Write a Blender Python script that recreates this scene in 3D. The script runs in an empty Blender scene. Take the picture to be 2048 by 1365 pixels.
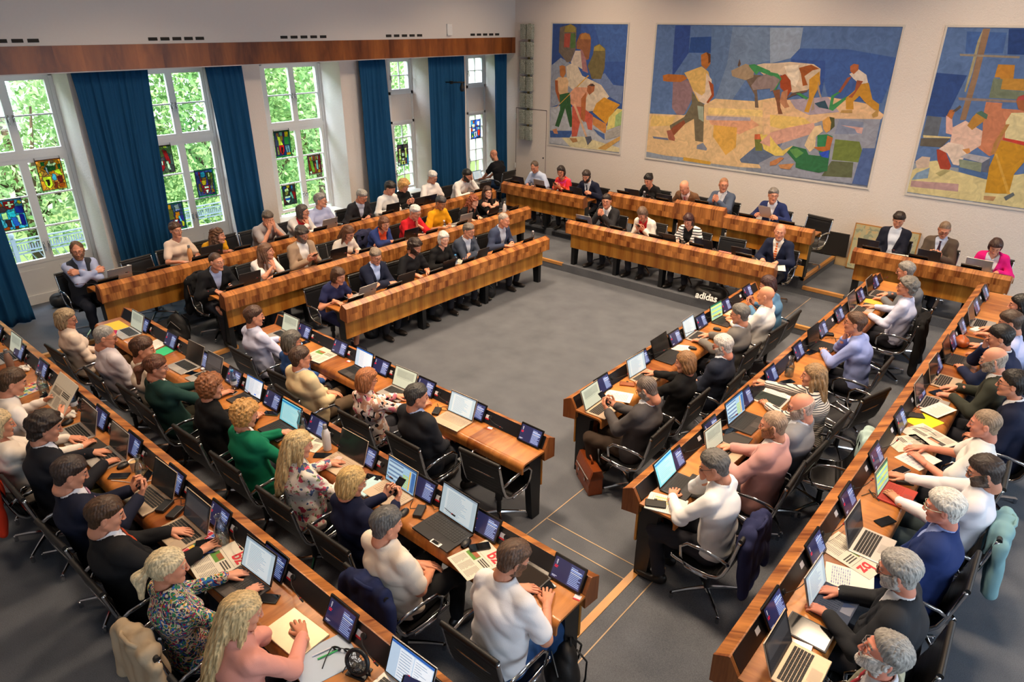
import bpy, bmesh, math, random
import numpy as np
from mathutils import Vector, Matrix, Euler
C = bpy.context.scene.collection
SC = bpy.context.scene
random.seed(7)
# ------------------------------------------------------------------ camera
cam_d = bpy.data.cameras.new('camera'); cam = bpy.data.objects.new('camera', cam_d); C.objects.link(cam)
_r = Vector((0.75974311, 0.65019422, 0.00615458)); _u = Vector((-0.27718449, 0.31529508, 0.90761102)); _f = Vector((-0.58818293, 0.69125718, -0.41976702))
cam.matrix_world = Matrix(((_r.x, _u.x, -_f.x, 0), (_r.y, _u.y, -_f.y, 0), (_r.z, _u.z, -_f.z, 4.3), (0, 0, 0, 1)))
cam_d.sensor_width = 36; cam_d.lens = 1385 / 2048 * 36; cam_d.clip_start = 0.05; cam_d.clip_end = 200
SC.camera = cam
# ------------------------------------------------------------------ exposure, sky, large lights
SC.view_settings.view_transform = 'Standard'; SC.view_settings.look = 'None'; SC.view_settings.gamma = 1
SC.view_settings.use_curve_mapping = False; SC.view_settings.exposure = 0.0
SC.cycles.max_bounces = 6; SC.cycles.diffuse_bounces = 3; SC.cycles.glossy_bounces = 3
SC.cycles.transmission_bounces = 4; SC.cycles.transparent_max_bounces = 10
SC.cycles.caustics_reflective = False; SC.cycles.caustics_refractive = False
SC.cycles.sample_clamp_indirect = 4.0
W = bpy.data.worlds.new('sky'); SC.world = W; W.use_nodes = True
_bg = W.node_tree.nodes['Background']; _bg.inputs[0].default_value = (0.86, 0.93, 1.0, 1); _bg.inputs[1].default_value = 2.6
def area(name, loc, size, power, col, direction, sy=None, spread=180):
    l = bpy.data.lights.new(name, 'AREA'); l.energy = power; l.color = col; l.shape = 'RECTANGLE'
    l.size = size; l.size_y = sy or size; l.spread = math.radians(spread)
    o = bpy.data.objects.new(name, l); C.objects.link(o); o.location = loc
    o.rotation_euler = Vector(direction).to_track_quat('-Z', 'Y').to_euler()
    return o
# daylight entering through the window openings (left wall, and the matching windows of the right-hand wall)
for _y in (3.15, 5.48, 7.75, 10.2, 12.6):
    area('window_daylight', (-13.1, _y, 4.6), 1.3, 230, (0.70, 0.86, 1.0), (1, 0, -1.15), 1.4)
_s = bpy.data.lights.new('sun', 'SUN'); _s.energy = 13.0; _s.angle = math.radians(1.5); _s.color = (1.0, .97, .88); _so = bpy.data.objects.new('sun', _s); C.objects.link(_so)
_so.rotation_euler = Vector((-.42, .12, -.90)).to_track_quat('-Z', 'Y').to_euler()
for _y in (-1.0, 3.0, 7.0, 11.0):
    area('window_daylight', (4.15, _y, 2.4), 1.3, 85, (0.66, 0.83, 1.0), (-1, 0, -0.5), 2.6)
# warm ceiling luminaires over the chamber; row by the mural wall added to brighten it
for _x, _y in ((-7.9, 4.4), (-4.6, 4.4), (-1.3, 4.4), (-7.9, 8.6), (-4.6, 8.6), (-1.3, 8.6), (-4.6, 0.6), (-7.9, 0.6), (-8.6, 11.2), (-5.2, 11.2), (-1.8, 11.2)):
    area('ceiling_lamp_light', (_x, _y, 6.3), .7, (145 if _x == -4.6 else 112) if 3 < _y < 10 else 26 if _y < 3 else 72, (1.0, 0.75, 0.51), (0, 0, -1), .7, 118)
H1 = 0.145
# ------------------------------------------------------------------ materials
def lin(h):
    if isinstance(h, tuple): return (h[0], h[1], h[2], 1)
    v = [int(h[i:i + 2], 16) / 255 for i in (0, 2, 4)]
    return tuple([(c / 12.92 if c <= .04045 else ((c + .055) / 1.055) ** 2.4) for c in v] + [1])
_mc = {}
def N(m, t, **k):
    n = m.node_tree.nodes.new(t)
    for a, b in k.items():
        if a in n.inputs.keys(): n.inputs[a].default_value = b
        else: setattr(n, a, b)
    return n
def L(m, a, b): m.node_tree.links.new(a, b)
def base_mat(name):
    m = bpy.data.materials.new(name); m.use_nodes = True
    return m, m.node_tree.nodes['Principled BSDF']
def plain(name, col, rough=.5, metal=0, var=0.06, scale=30, bump=0, emit=0, coat=0, spec=None):
    """flat colour with a little procedural variation"""
    key = (name, col, rough, metal, emit)
    if key in _mc: return _mc[key]
    m, p = base_mat(name); c = lin(col)
    p.inputs['Roughness'].default_value = rough; p.inputs['Metallic'].default_value = metal
    if coat: p.inputs['Coat Weight'].default_value = coat
    if spec is not None: p.inputs['Specular IOR Level'].default_value = spec
    tc = N(m, 'ShaderNodeTexCoord'); nz = N(m, 'ShaderNodeTexNoise', Scale=scale, Detail=3.0)
    L(m, tc.outputs['Object'], nz.inputs['Vector'])
    hs = N(m, 'ShaderNodeHueSaturation', Color=c)
    mr = N(m, 'ShaderNodeMapRange'); mr.inputs[3].default_value = 1 - var; mr.inputs[4].default_value = 1 + var
    L(m, nz.outputs['Fac'], mr.inputs[0]); L(m, mr.outputs[0], hs.inputs['Value']); L(m, hs.outputs[0], p.inputs['Base Color'])
    if bump:
        b = N(m, 'ShaderNodeBump', Strength=bump, Distance=.004); L(m, nz.outputs['Fac'], b.inputs['Height']); L(m, b.outputs[0], p.inputs['Normal'])
    if emit:
        p.inputs['Emission Color'].default_value = c; p.inputs['Emission Strength'].default_value = emit
    _mc[key] = m
    return m
def cloth(col, rough=.85, weave=260, kind='plain', cols=(), scale=9):
    """woven fabric; kind adds a printed pattern"""
    key = ('cloth', col, kind, tuple(cols), scale)
    if key in _mc: return _mc[key]
    m, p = base_mat('fabric'); c = lin(col)
    p.inputs['Roughness'].default_value = rough
    p.inputs['Specular IOR Level'].default_value = .25
    tc = N(m, 'ShaderNodeTexCoord'); out = None
    nz = N(m, 'ShaderNodeTexNoise', Scale=5.0, Detail=4.0); L(m, tc.outputs['Object'], nz.inputs['Vector'])
    hs = N(m, 'ShaderNodeHueSaturation', Color=c); mr = N(m, 'ShaderNodeMapRange'); mr.inputs[3].default_value = .92; mr.inputs[4].default_value = 1.07
    L(m, nz.outputs['Fac'], mr.inputs[0]); L(m, mr.outputs[0], hs.inputs['Value']); out = hs.outputs[0]
    def mix(fac, a, b):
        x = N(m, 'ShaderNodeMix'); x.data_type = 'RGBA'
        L(m, fac, x.inputs[0])
        for s, v in ((6, a), (7, b)):
            if isinstance(v, tuple): x.inputs[s].default_value = v
            else: L(m, v, x.inputs[s])
        return x.outputs[2]
    if kind == 'stripes':
        wv = N(m, 'ShaderNodeTexWave', Scale=scale * 1.0, Distortion=1.2); wv.bands_direction = 'Z'; wv.inputs['Detail Scale'].default_value = 1.0
        L(m, tc.outputs['Object'], wv.inputs['Vector'])
        cr = N(m, 'ShaderNodeMath', operation='GREATER_THAN'); cr.inputs[1].default_value = .72; L(m, wv.outputs['Fac'], cr.inputs[0])
        out = mix(cr.outputs[0], out, lin(cols[0]))
    elif kind in ('floral', 'paisley', 'blotch'):
        for i, cc in enumerate(cols):
            mp = N(m, 'ShaderNodeMapping'); mp.inputs['Location'].default_value = (i * 3.7, i * 1.9, i * 5.3); L(m, tc.outputs['Object'], mp.inputs['Vector'])
            if kind == 'blotch':
                v = N(m, 'ShaderNodeTexNoise', Scale=float(scale), Detail=1.0, Distortion=1.5); L(m, mp.outputs[0], v.inputs['Vector']); o_ = v.outputs['Fac']
                g = N(m, 'ShaderNodeMath', operation='GREATER_THAN'); g.inputs[1].default_value = .58
            else:
                v = N(m, 'ShaderNodeTexVoronoi', Scale=float(scale) * (1 + .25 * i)); v.inputs['Randomness'].default_value = 1
                d = N(m, 'ShaderNodeTexNoise', Scale=float(scale) * 2); L(m, mp.outputs[0], d.inputs['Vector'])
                ad = N(m, 'ShaderNodeMixRGB'); ad.blend_type = 'ADD'; ad.inputs[0].default_value = .10 if kind == 'floral' else .22
                L(m, mp.outputs[0], ad.inputs[1]); L(m, d.outputs['Color'], ad.inputs[2]); L(m, ad.outputs[0], v.inputs['Vector']); o_ = v.outputs['Distance']
                if kind == 'paisley':
                    mm = N(m, 'ShaderNodeMath', operation='PINGPONG'); mm.inputs[1].default_value = .16; L(m, o_, mm.inputs[0]); o_ = mm.outputs[0]
                g = N(m, 'ShaderNodeMath', operation='LESS_THAN'); g.inputs[1].default_value = (.30 - .02 * i) if kind == 'floral' else .045
            L(m, o_, g.inputs[0]); out = mix(g.outputs[0], out, lin(cc))
    L(m, out, p.inputs['Base Color'])
    w1 = N(m, 'ShaderNodeTexNoise', Scale=float(weave), Detail=2.0); L(m, tc.outputs['Object'], w1.inputs['Vector'])
    b = N(m, 'ShaderNodeBump', Strength=.25, Distance=.003); L(m, w1.outputs['Fac'], b.inputs['Height']); L(m, b.outputs[0], p.inputs['Normal'])
    _mc[key] = m
    return m
def hair_mat(col):
    key = ('hair', col)
    if key in _mc: return _mc[key]
    m, p = base_mat('hair'); c = lin(col); p.inputs['Roughness'].default_value = .48
    tc = N(m, 'ShaderNodeTexCoord'); mp = N(m, 'ShaderNodeMapping'); mp.inputs['Scale'].default_value = (190, 55, 16); L(m, tc.outputs['Object'], mp.inputs['Vector'])
    nz = N(m, 'ShaderNodeTexNoise', Scale=1.0, Detail=3.0); L(m, mp.outputs[0], nz.inputs['Vector'])
    hs = N(m, 'ShaderNodeHueSaturation', Color=c); mr = N(m, 'ShaderNodeMapRange'); mr.inputs[1].default_value = .3; mr.inputs[2].default_value = .7; mr.inputs[3].default_value = .45; mr.inputs[4].default_value = 1.45
    L(m, nz.outputs['Fac'], mr.inputs[0]); L(m, mr.outputs[0], hs.inputs['Value']); L(m, hs.outputs[0], p.inputs['Base Color'])
    b = N(m, 'ShaderNodeBump', Strength=.7, Distance=.004); L(m, nz.outputs['Fac'], b.inputs['Height']); L(m, b.outputs[0], p.inputs['Normal'])
    _mc[key] = m
    return m
def skin_mat(col):
    key = ('skin', col); v_ = [int(col[i:i + 2], 16) for i in (0, 2, 4)]; col = '%02x%02x%02x' % tuple(min(255, int(a * k_ + b_)) for a, k_, b_ in zip(v_, (1.0, .97, .95), (13, 13, 13)))
    if key in _mc: return _mc[key]
    m, p = base_mat('skin'); c = lin(col); p.inputs['Roughness'].default_value = .5
    tc = N(m, 'ShaderNodeTexCoord'); nz = N(m, 'ShaderNodeTexNoise', Scale=14.0, Detail=4.0); L(m, tc.outputs['Object'], nz.inputs['Vector'])
    x = N(m, 'ShaderNodeMix'); x.data_type = 'RGBA'; x.inputs[6].default_value = tuple(v * k for v, k in zip(c, (.93, .80, .76, 1))); x.inputs[7].default_value = tuple(min(1, v * 1.06) for v in c)
    L(m, nz.outputs['Fac'], x.inputs[0]); L(m, x.outputs[2], p.inputs['Base Color'])
    p.inputs['Subsurface Weight'].default_value = 0.0
    n2 = N(m, 'ShaderNodeTexNoise', Scale=160.0, Detail=2.0); L(m, tc.outputs['Object'], n2.inputs['Vector'])
    b = N(m, 'ShaderNodeBump', Strength=.12, Distance=.002); L(m, n2.outputs['Fac'], b.inputs['Height']); L(m, b.outputs[0], p.inputs['Normal'])
    _mc[key] = m
    return m
def wood(name, dark, light, board=.11, rows=0, grain=26, axis='x', rough=.34, seed=0.0, shift=.5, contrast=1.0, split=.725):
    """veneer boards side by side along local x, grain running across (y/z)"""
    key = ('wood', name, dark, light, board, seed)
    if key in _mc: return _mc[key]
    m, p = base_mat(name); p.inputs['Roughness'].default_value = rough
    tc = N(m, 'ShaderNodeTexCoord'); sx = N(m, 'ShaderNodeSeparateXYZ'); L(m, tc.outputs['Object'], sx.inputs[0])
    def M(op, a, b=None, c=None):
        n = N(m, 'ShaderNodeMath', operation=op)
        for i, v in enumerate((a, b, c)):
            if v is None: continue
            if isinstance(v, (int, float)): n.inputs[i].default_value = v
            else: L(m, v, n.inputs[i])
        return n.outputs[0]
    X, Y, Z = sx.outputs
    if axis == 'y': X, Y = Y, X
    row = M('GREATER_THAN', Z, split) if rows else 0.0
    u = M('ADD', M('DIVIDE', X, board), M('MULTIPLY', row, shift) if rows else seed)
    idx = M('FLOOR', u); fr = M('FRACT', u)
    wn = N(m, 'ShaderNodeTexWhiteNoise'); wn.noise_dimensions = '2D'
    cv = N(m, 'ShaderNodeCombineXYZ'); L(m, idx, cv.inputs[0])
    if rows: L(m, row, cv.inputs[1])
    L(m, cv.outputs[0], wn.inputs['Vector'])
    cg = N(m, 'ShaderNodeCombineXYZ'); L(m, M('MULTIPLY', X, float(grain)), cg.inputs[0]); L(m, M('MULTIPLY', Y, 2.2), cg.inputs[1])
    L(m, M('ADD', M('MULTIPLY', Z, 2.2), M('MULTIPLY', wn.outputs['Value'], 9.0)), cg.inputs[2])
    nz = N(m, 'ShaderNodeTexNoise', Scale=1.0, Detail=5.0, Roughness=.6, Distortion=.6); L(m, cg.outputs[0], nz.inputs['Vector'])
    # alternate boards are book-matched: lighter at one edge, darker at the other
    tri = M('PINGPONG', u, 1.0)
    f = M('ADD', M('MULTIPLY', M('SUBTRACT', nz.outputs['Fac'], .5), 1.5 * contrast), M('ADD', M('MULTIPLY', tri, .42), M('MULTIPLY', wn.outputs['Value'], .34)))
    cr = N(m, 'ShaderNodeValToRGB'); cr.color_ramp.elements[0].position = .02; cr.color_ramp.elements[1].position = .85
    cr.color_ramp.elements[0].color = lin(dark); cr.color_ramp.elements[1].color = lin(light)
    L(m, f, cr.inputs[0]); L(m, cr.outputs[0], p.inputs['Base Color'])
    fine = N(m, 'ShaderNodeTexNoise', Scale=1.0, Detail=2.0); c2 = N(m, 'ShaderNodeCombineXYZ'); L(m, M('MULTIPLY', X, 220.0), c2.inputs[0]); L(m, M('MULTIPLY', Y, 8.0), c2.inputs[1]); L(m, M('MULTIPLY', Z, 8.0), c2.inputs[2])
    L(m, c2.outputs[0], fine.inputs['Vector'])
    b = N(m, 'ShaderNodeBump', Strength=.12, Distance=.002); L(m, fine.outputs['Fac'], b.inputs['Height']); L(m, b.outputs[0], p.inputs['Normal'])
    _mc[key] = m
    return m
# ------------------------------------------------------------------ mesh helpers
class MB:
    def __init__(s): s.v = []; s.f = []; s.m = []
    def add(s, vs, fs, mi=0):
        o = len(s.v); s.v += [tuple(v) for v in vs]; s.f += [tuple(i + o for i in f) for f in fs]; s.m += [mi] * len(fs); return s
    def box(s, a, b, mi=0, M=None):
        x0, y0, z0 = a; x1, y1, z1 = b
        vs = [(x0, y0, z0), (x1, y0, z0), (x1, y1, z0), (x0, y1, z0), (x0, y0, z1), (x1, y0, z1), (x1, y1, z1), (x0, y1, z1)]
        if M is not None: vs = [M @ Vector(v) for v in vs]
        return s.add(vs, [(0, 3, 2, 1), (4, 5, 6, 7), (0, 1, 5, 4), (1, 2, 6, 5), (2, 3, 7, 6), (3, 0, 4, 7)], mi)
    def prism(s, poly, x0, x1, mi=0, axis='x', capm=None):
        """polygon in (y,z) extruded along x (or (x,y) along z, (x,z) along y)"""
        n = len(poly)
        mk = {'x': lambda p, t: (t, p[0], p[1]), 'z': lambda p, t: (p[0], p[1], t), 'y': lambda p, t: (p[0], t, p[1])}[axis]
        vs = [mk(p, x0) for p in poly] + [mk(p, x1) for p in poly]
        s.add(vs, [(i, (i + 1) % n, n + (i + 1) % n, n + i) for i in range(n)], mi)
        o = len(s.v) - 2 * n; c = mi if capm is None else capm
        s.f += [tuple(o + i for i in reversed(range(n))), tuple(o + n + i for i in range(n))]; s.m += [c, c]
        return s
    def tube(s, pts, r, n=8, mi=0, closed=False, flat=1.0, up=(0, 0, 1)):
        pts = [Vector(p) for p in pts]; k = len(pts); rs = r if isinstance(r, (list, tuple)) else [r] * k
        vs = []
        for i, p in enumerate(pts):
            a = pts[i - 1] if (i or closed) else pts[0]; b = pts[(i + 1) % k] if (i < k - 1 or closed) else pts[-1]
            d = (b - a).normalized() if (b - a).length > 1e-9 else Vector((0, 0, 1))
            w = Vector(up); 
            if abs(d.dot(w)) > .93: w = Vector((0, 1, 0)) if abs(d.y) < .9 else Vector((1, 0, 0))
            x = d.cross(w).normalized(); y = x.cross(d)
            for j in range(n):
                t = 2 * math.pi * j / n
                vs.append(p + x * math.cos(t) * rs[i] + y * math.sin(t) * rs[i] * flat)
        fs = []
        for i in range(k if closed else k - 1):
            for j in range(n):
                a = i * n + j; b = i * n + (j + 1) % n; c = ((i + 1) % k) * n
                fs.append((a, b, c + (j + 1) % n, c + j))
        if not closed: fs += [tuple(reversed(range(n))), tuple((k - 1) * n + j for j in range(n))]
        return s.add(vs, fs, mi)
    def lathe(s, prof, n=16, c=(0, 0, 0), mi=0):
        vs = [(c[0] + r * math.cos(2 * math.pi * j / n), c[1] + r * math.sin(2 * math.pi * j / n), c[2] + z) for r, z in prof for j in range(n)]
        k = len(prof)
        fs = [(i * n + j, i * n + (j + 1) % n, (i + 1) * n + (j + 1) % n, (i + 1) * n + j) for i in range(k - 1) for j in range(n)]
        fs += [tuple(reversed(range(n))), tuple((k - 1) * n + j for j in range(n))]
        return s.add(vs, fs, mi)
    def xf(s, M):
        s.v = [tuple(M @ Vector(v)) for v in s.v]; return s
    def mesh(s, name, mats, smooth=False, bevel=0):
        me = bpy.data.meshes.new(name); me.from_pydata(s.v, [], s.f)
        for m in (mats if isinstance(mats, (list, tuple)) else [mats]): me.materials.append(m)
        me.polygons.foreach_set('material_index', s.m)
        if smooth: me.polygons.foreach_set('use_smooth', [True] * len(s.f))
        if smooth == 'auto': me.set_sharp_from_angle(angle=math.radians(38))
        me.update(); return me
def ob(name, mesh, parent=None, loc=None, rot=None, bevel=0):
    o = bpy.data.objects.new(name, mesh); C.objects.link(o)
    if parent is not None: o.parent = parent
    if loc is not None: o.location = loc
    if rot is not None: o.rotation_euler = rot
    if bevel:
        b = o.modifiers.new('bevel', 'BEVEL'); b.width = bevel; b.segments = 2; b.limit_method = 'ANGLE'
    return o
def thing(name, label, cat, loc=(0, 0, 0), rz=0, group=None):
    o = bpy.data.objects.new(name, None); C.objects.link(o); o.location = loc; o.rotation_euler = (0, 0, rz)
    o.empty_display_size = .1; o['label'] = label; o['category'] = cat
    if group: o['group'] = group
    return o
def tag(o, label, cat, group=None, kind=None):
    o['label'] = label; o['category'] = cat
    if group: o['group'] = group
    if kind: o['kind'] = kind
    return o
def struct(name, mesh, **k):
    o = ob(name, mesh, **k); o['kind'] = 'structure'; return o
def kids(o): return KIDS.get(o.name, [])
KIDS = {}
def dup(root, loc, rz, label=None, group=None, rot=None, sub=None):
    r = root.copy(); C.objects.link(r); r.location = loc; r.rotation_euler = rot or (0, 0, rz)
    if label: r['label'] = label
    if group: r['group'] = group
    for ch in root.children:
        c = ch.copy(); C.objects.link(c); c.parent = r
        if sub and ch.name.split('.')[0] in sub: c.data = sub[ch.name.split('.')[0]]
        for g in ch.children:
            d = g.copy(); C.objects.link(d); d.parent = c
            if sub and g.name.split('.')[0] in sub: d.data = sub[g.name.split('.')[0]]
    return r

# ------------------------------------------------------------------ signed distance modelling (smooth continuous bodies, cloth, hair)
F32 = np.float32
def cap(P, a, b, ra, rb):
    a = np.asarray(a, F32); d = np.asarray(b, F32) - a; q = P - a
    t = np.clip(q @ d / (d @ d + 1e-9), 0, 1)
    return np.sqrt(((q - t[:, None] * d) ** 2).sum(1)) - (ra + (rb - ra) * t)
def capx(P, a, b, ra, rb, ax, k):
    """capsule flattened: axis ax stretched by k (k>1 = wider along ax)"""
    a = np.asarray(a, F32); ax = np.asarray(ax, F32); d = np.asarray(b, F32) - a; q = P - a
    s = (q @ ax) * (1 - 1 / k); q = q - s[:, None] * ax
    d = d - (d @ ax) * (1 - 1 / k) * ax
    t = np.clip(q @ d / (d @ d + 1e-9), 0, 1)
    return np.sqrt(((q - t[:, None] * d) ** 2).sum(1)) - (ra + (rb - ra) * t)
def ell(P, c, r, R=None):
    q = P - np.asarray(c, F32)
    if R is not None: q = q @ np.asarray(R, F32)
    r = np.asarray(r, F32); a = np.sqrt(((q / r) ** 2).sum(1)); b = np.sqrt(((q / r ** 2) ** 2).sum(1))
    return a * (a - 1) / np.maximum(b, 1e-6)
def smin(a, b, k):
    h = np.maximum(k - np.abs(a - b), 0) / k
    return np.minimum(a, b) - h * h * k * .25
def smax(a, b, k): return -smin(-a, -b, k)
def net(f, lo, hi, h, newton=1, band=1.8):
    """surface nets of f<0 on a grid of step h; sparse: only blocks near the surface are sampled"""
    lo = np.array(lo, float); hi = np.array(hi, float); B = 4
    nb = np.maximum(np.ceil((hi - lo) / (h * B)).astype(int), 1); n = nb * B + 1
    ax = [lo[i] + (np.arange(nb[i]) + .5) * h * B for i in range(3)]
    G = np.stack(np.meshgrid(*ax, indexing='ij'), -1).reshape(-1, 3).astype(F32)
    act = np.argwhere((np.abs(f(G)) < h * B * band * .62).reshape(nb))
    if not len(act): return np.zeros((0, 3)), np.zeros((0, 4), int)
    need = np.zeros(n, bool)
    for dx in range(B + 1):
        for dy in range(B + 1):
            for dz in range(B + 1):
                need[act[:, 0] * B + dx, act[:, 1] * B + dy, act[:, 2] * B + dz] = True
    idx = np.argwhere(need); F = np.full(n, 9.0, F32)
    F[need] = f((lo + idx * h).astype(F32))
    known = need; ins = (F < 0)
    cellk = known[:-1, :-1, :-1].copy(); s = ins[:-1, :-1, :-1].astype(np.int8)
    for c in ((1, 0, 0), (0, 1, 0), (0, 0, 1), (1, 1, 0), (1, 0, 1), (0, 1, 1), (1, 1, 1)):
        sl = tuple(slice(c[i], n[i] - 1 + c[i]) for i in range(3))
        cellk &= known[sl]; s = s + ins[sl]
    cells = cellk & (s > 0) & (s < 8); ci = np.argwhere(cells)
    if not len(ci): return np.zeros((0, 3)), np.zeros((0, 4), int)
    acc = np.zeros((len(ci), 3)); cnt = np.zeros(len(ci))
    for a in range(3):
        o1, o2 = [i for i in range(3) if i != a]
        for u in (0, 1):
            for w in (0, 1):
                p = ci.copy(); p[:, o1] += u; p[:, o2] += w; q = p.copy(); q[:, a] += 1
                fa = F[tuple(p.T)]; fb = F[tuple(q.T)]; m = (fa < 0) != (fb < 0)
                t = np.where(m, fa / np.where(m, fa - fb, 1), 0)
                pt = p.astype(float); pt[:, a] += t; acc[m] += pt[m]; cnt[m] += 1
    V = lo + acc / cnt[:, None] * h
    num = -np.ones(n - 1, int); num[tuple(ci.T)] = np.arange(len(ci))
    Q = []
    for a in range(3):
        o1, o2 = (a + 1) % 3, (a + 2) % 3
        sa = [slice(0, n[i]) for i in range(3)]; sb = list(sa); sa[a] = slice(0, n[a] - 1); sb[a] = slice(1, n[a])
        e = np.argwhere((ins[tuple(sa)] != ins[tuple(sb)]) & known[tuple(sa)] & known[tuple(sb)])
        e = e[(e[:, o1] > 0) & (e[:, o2] > 0) & (e[:, o1] < n[o1] - 1) & (e[:, o2] < n[o2] - 1)]
        if not len(e): continue
        def g(u, w):
            p = e.copy(); p[:, o1] -= u; p[:, o2] -= w; return num[tuple(p.T)]
        q = np.stack([g(1, 1), g(0, 1), g(0, 0), g(1, 0)], 1)
        fl = ~ins[tuple(e.T)]; q[fl] = q[fl][:, ::-1]
        Q.append(q[(q >= 0).all(1)])
    Q = np.concatenate(Q)
    for _ in range(newton):
        P = V.astype(F32); e = F32(h * .25)
        K = np.array([(1, -1, -1), (-1, -1, 1), (-1, 1, -1), (1, 1, 1)], F32)
        fk = [f(P + k * e) for k in K]; g = sum(k[None] * v[:, None] for k, v in zip(K, fk)) / (4 * e)
        v0 = sum(fk) / 4; st = v0[:, None] * g / np.maximum((g * g).sum(1), .25)[:, None]
        l = np.sqrt((st ** 2).sum(1)); st *= np.minimum(1, h * .7 / np.maximum(l, 1e-9))[:, None]
        V = V - st
    return V, Q
def npmesh(name, V, Q, mats, mi=None, smooth=True):
    me = bpy.data.meshes.new(name); nv = len(V)
    if isinstance(Q, list):
        me.from_pydata([tuple(v) for v in V], [], Q)
    else:
        me.vertices.add(nv); me.vertices.foreach_set('co', np.asarray(V, F32).ravel())
        me.loops.add(Q.size); me.loops.foreach_set('vertex_index', Q.ravel().astype(np.int32))
        me.polygons.add(len(Q)); me.polygons.foreach_set('loop_start', np.arange(0, Q.size, 4, dtype=np.int32))
        me.update(calc_edges=True); me.validate()
    for m in (mats if isinstance(mats, (list, tuple)) else [mats]): me.materials.append(m)
    if mi is not None: me.polygons.foreach_set('material_index', np.asarray(mi, np.int32))
    if smooth: me.polygons.foreach_set('use_smooth', np.ones(len(me.polygons), bool))
    me.update(); return me
def wob(P, k, A, s=0.0):
    x, y, z = P[:, 0] * k, P[:, 1] * k, P[:, 2] * k
    return A * (np.sin(x + 2.1 * np.sin(z * .7 + s) + s) * np.sin(z * 1.3 + 1.7 * np.sin(y * .9 + 2 * s)) + .5 * np.sin(2.3 * y + 1.9 * z + 1.3 * np.sin(x * 1.7) + s))
def crease(P, A, k, s):
    x, y, z = P[:, 0], P[:, 1], P[:, 2]
    u = (z + .45 * np.abs(x) + .25 * y) * k * 1.25 + 1.6 * np.sin(x * k * .55 + s) + 1.1 * np.sin(y * k * .7 + 2 * s)
    return A * (1.1 - 2.0 * np.abs(np.sin(u))) * (.35 + .65 * np.sin(x * k * .33 + z * k * .21 + 3 * s) ** 2)
def rot(yaw=0, pitch=0, roll=0):
    """yaw>0 turns left, pitch>0 looks down"""
    return np.array(Matrix.Rotation(math.radians(yaw), 3, 'Z') @ Matrix.Rotation(math.radians(-pitch), 3, 'X') @ Matrix.Rotation(math.radians(roll), 3, 'Y'))
# ---- head: x right, y forward, z up, origin between the ears
def f_cran(P, g=0): return ell(P, (0, -.012, .030), (.0745 + g, .096 + g, .090 + g))
def f_head(P, fem=0, jaw=1.0):
    Q = P.copy(); Q[:, 0] = np.abs(Q[:, 0])
    d = f_cran(P)
    d = smin(d, ell(Q, (0, .024, -.036), (.060 * jaw, .068, .080)), .03)
    d = smin(d, cap(Q, (.050 * jaw, .004, -.052), (.016, .070, -.096), .020, .016), .022)
    d = smin(d, ell(Q, (0, .078, -.098), (.020, .018, .016)), .02)
    d = smin(d, ell(Q, (.036, .062, -.022), (.022, .022, .020)), .02)
    d = smin(d, cap(Q, (0, .086, .029), (.036, .074, .030), .010, .010), .014)
    d = smax(d, -ell(Q, (.031, .099, .008), (.017, .016, .012)), .012)
    d = smin(d, ell(Q, (.0305, .0795, .0125), (.0155, .0115, .0085)), .004)
    d = smin(d, cap(Q, (0, .094, .016), (0, .1115, -.026), .006, .009), .010)
    d = smin(d, ell(Q, (.009, .104, -.031), (.009, .009, .007)), .007)
    d = smin(d, cap(Q, (0, .0945, -.057), (.017, .088, -.059), .0055, .004), .007)
    d = smin(d, cap(Q, (0, .0925, -.068), (.014, .087, -.067), .006, .004), .006)
    d = smin(d, ell(Q, (.079, -.010, -.006), (.009, .019, .031)), .006)
    d = smax(d, -ell(Q, (.091, -.006, -.002), (.008, .010, .017)), .004)
    d = smin(d, cap(P, (0, -.022, -.06), (0, -.030, -.125), .052 - .006 * fem, .050 - .007 * fem), .02)
    return d
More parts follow.
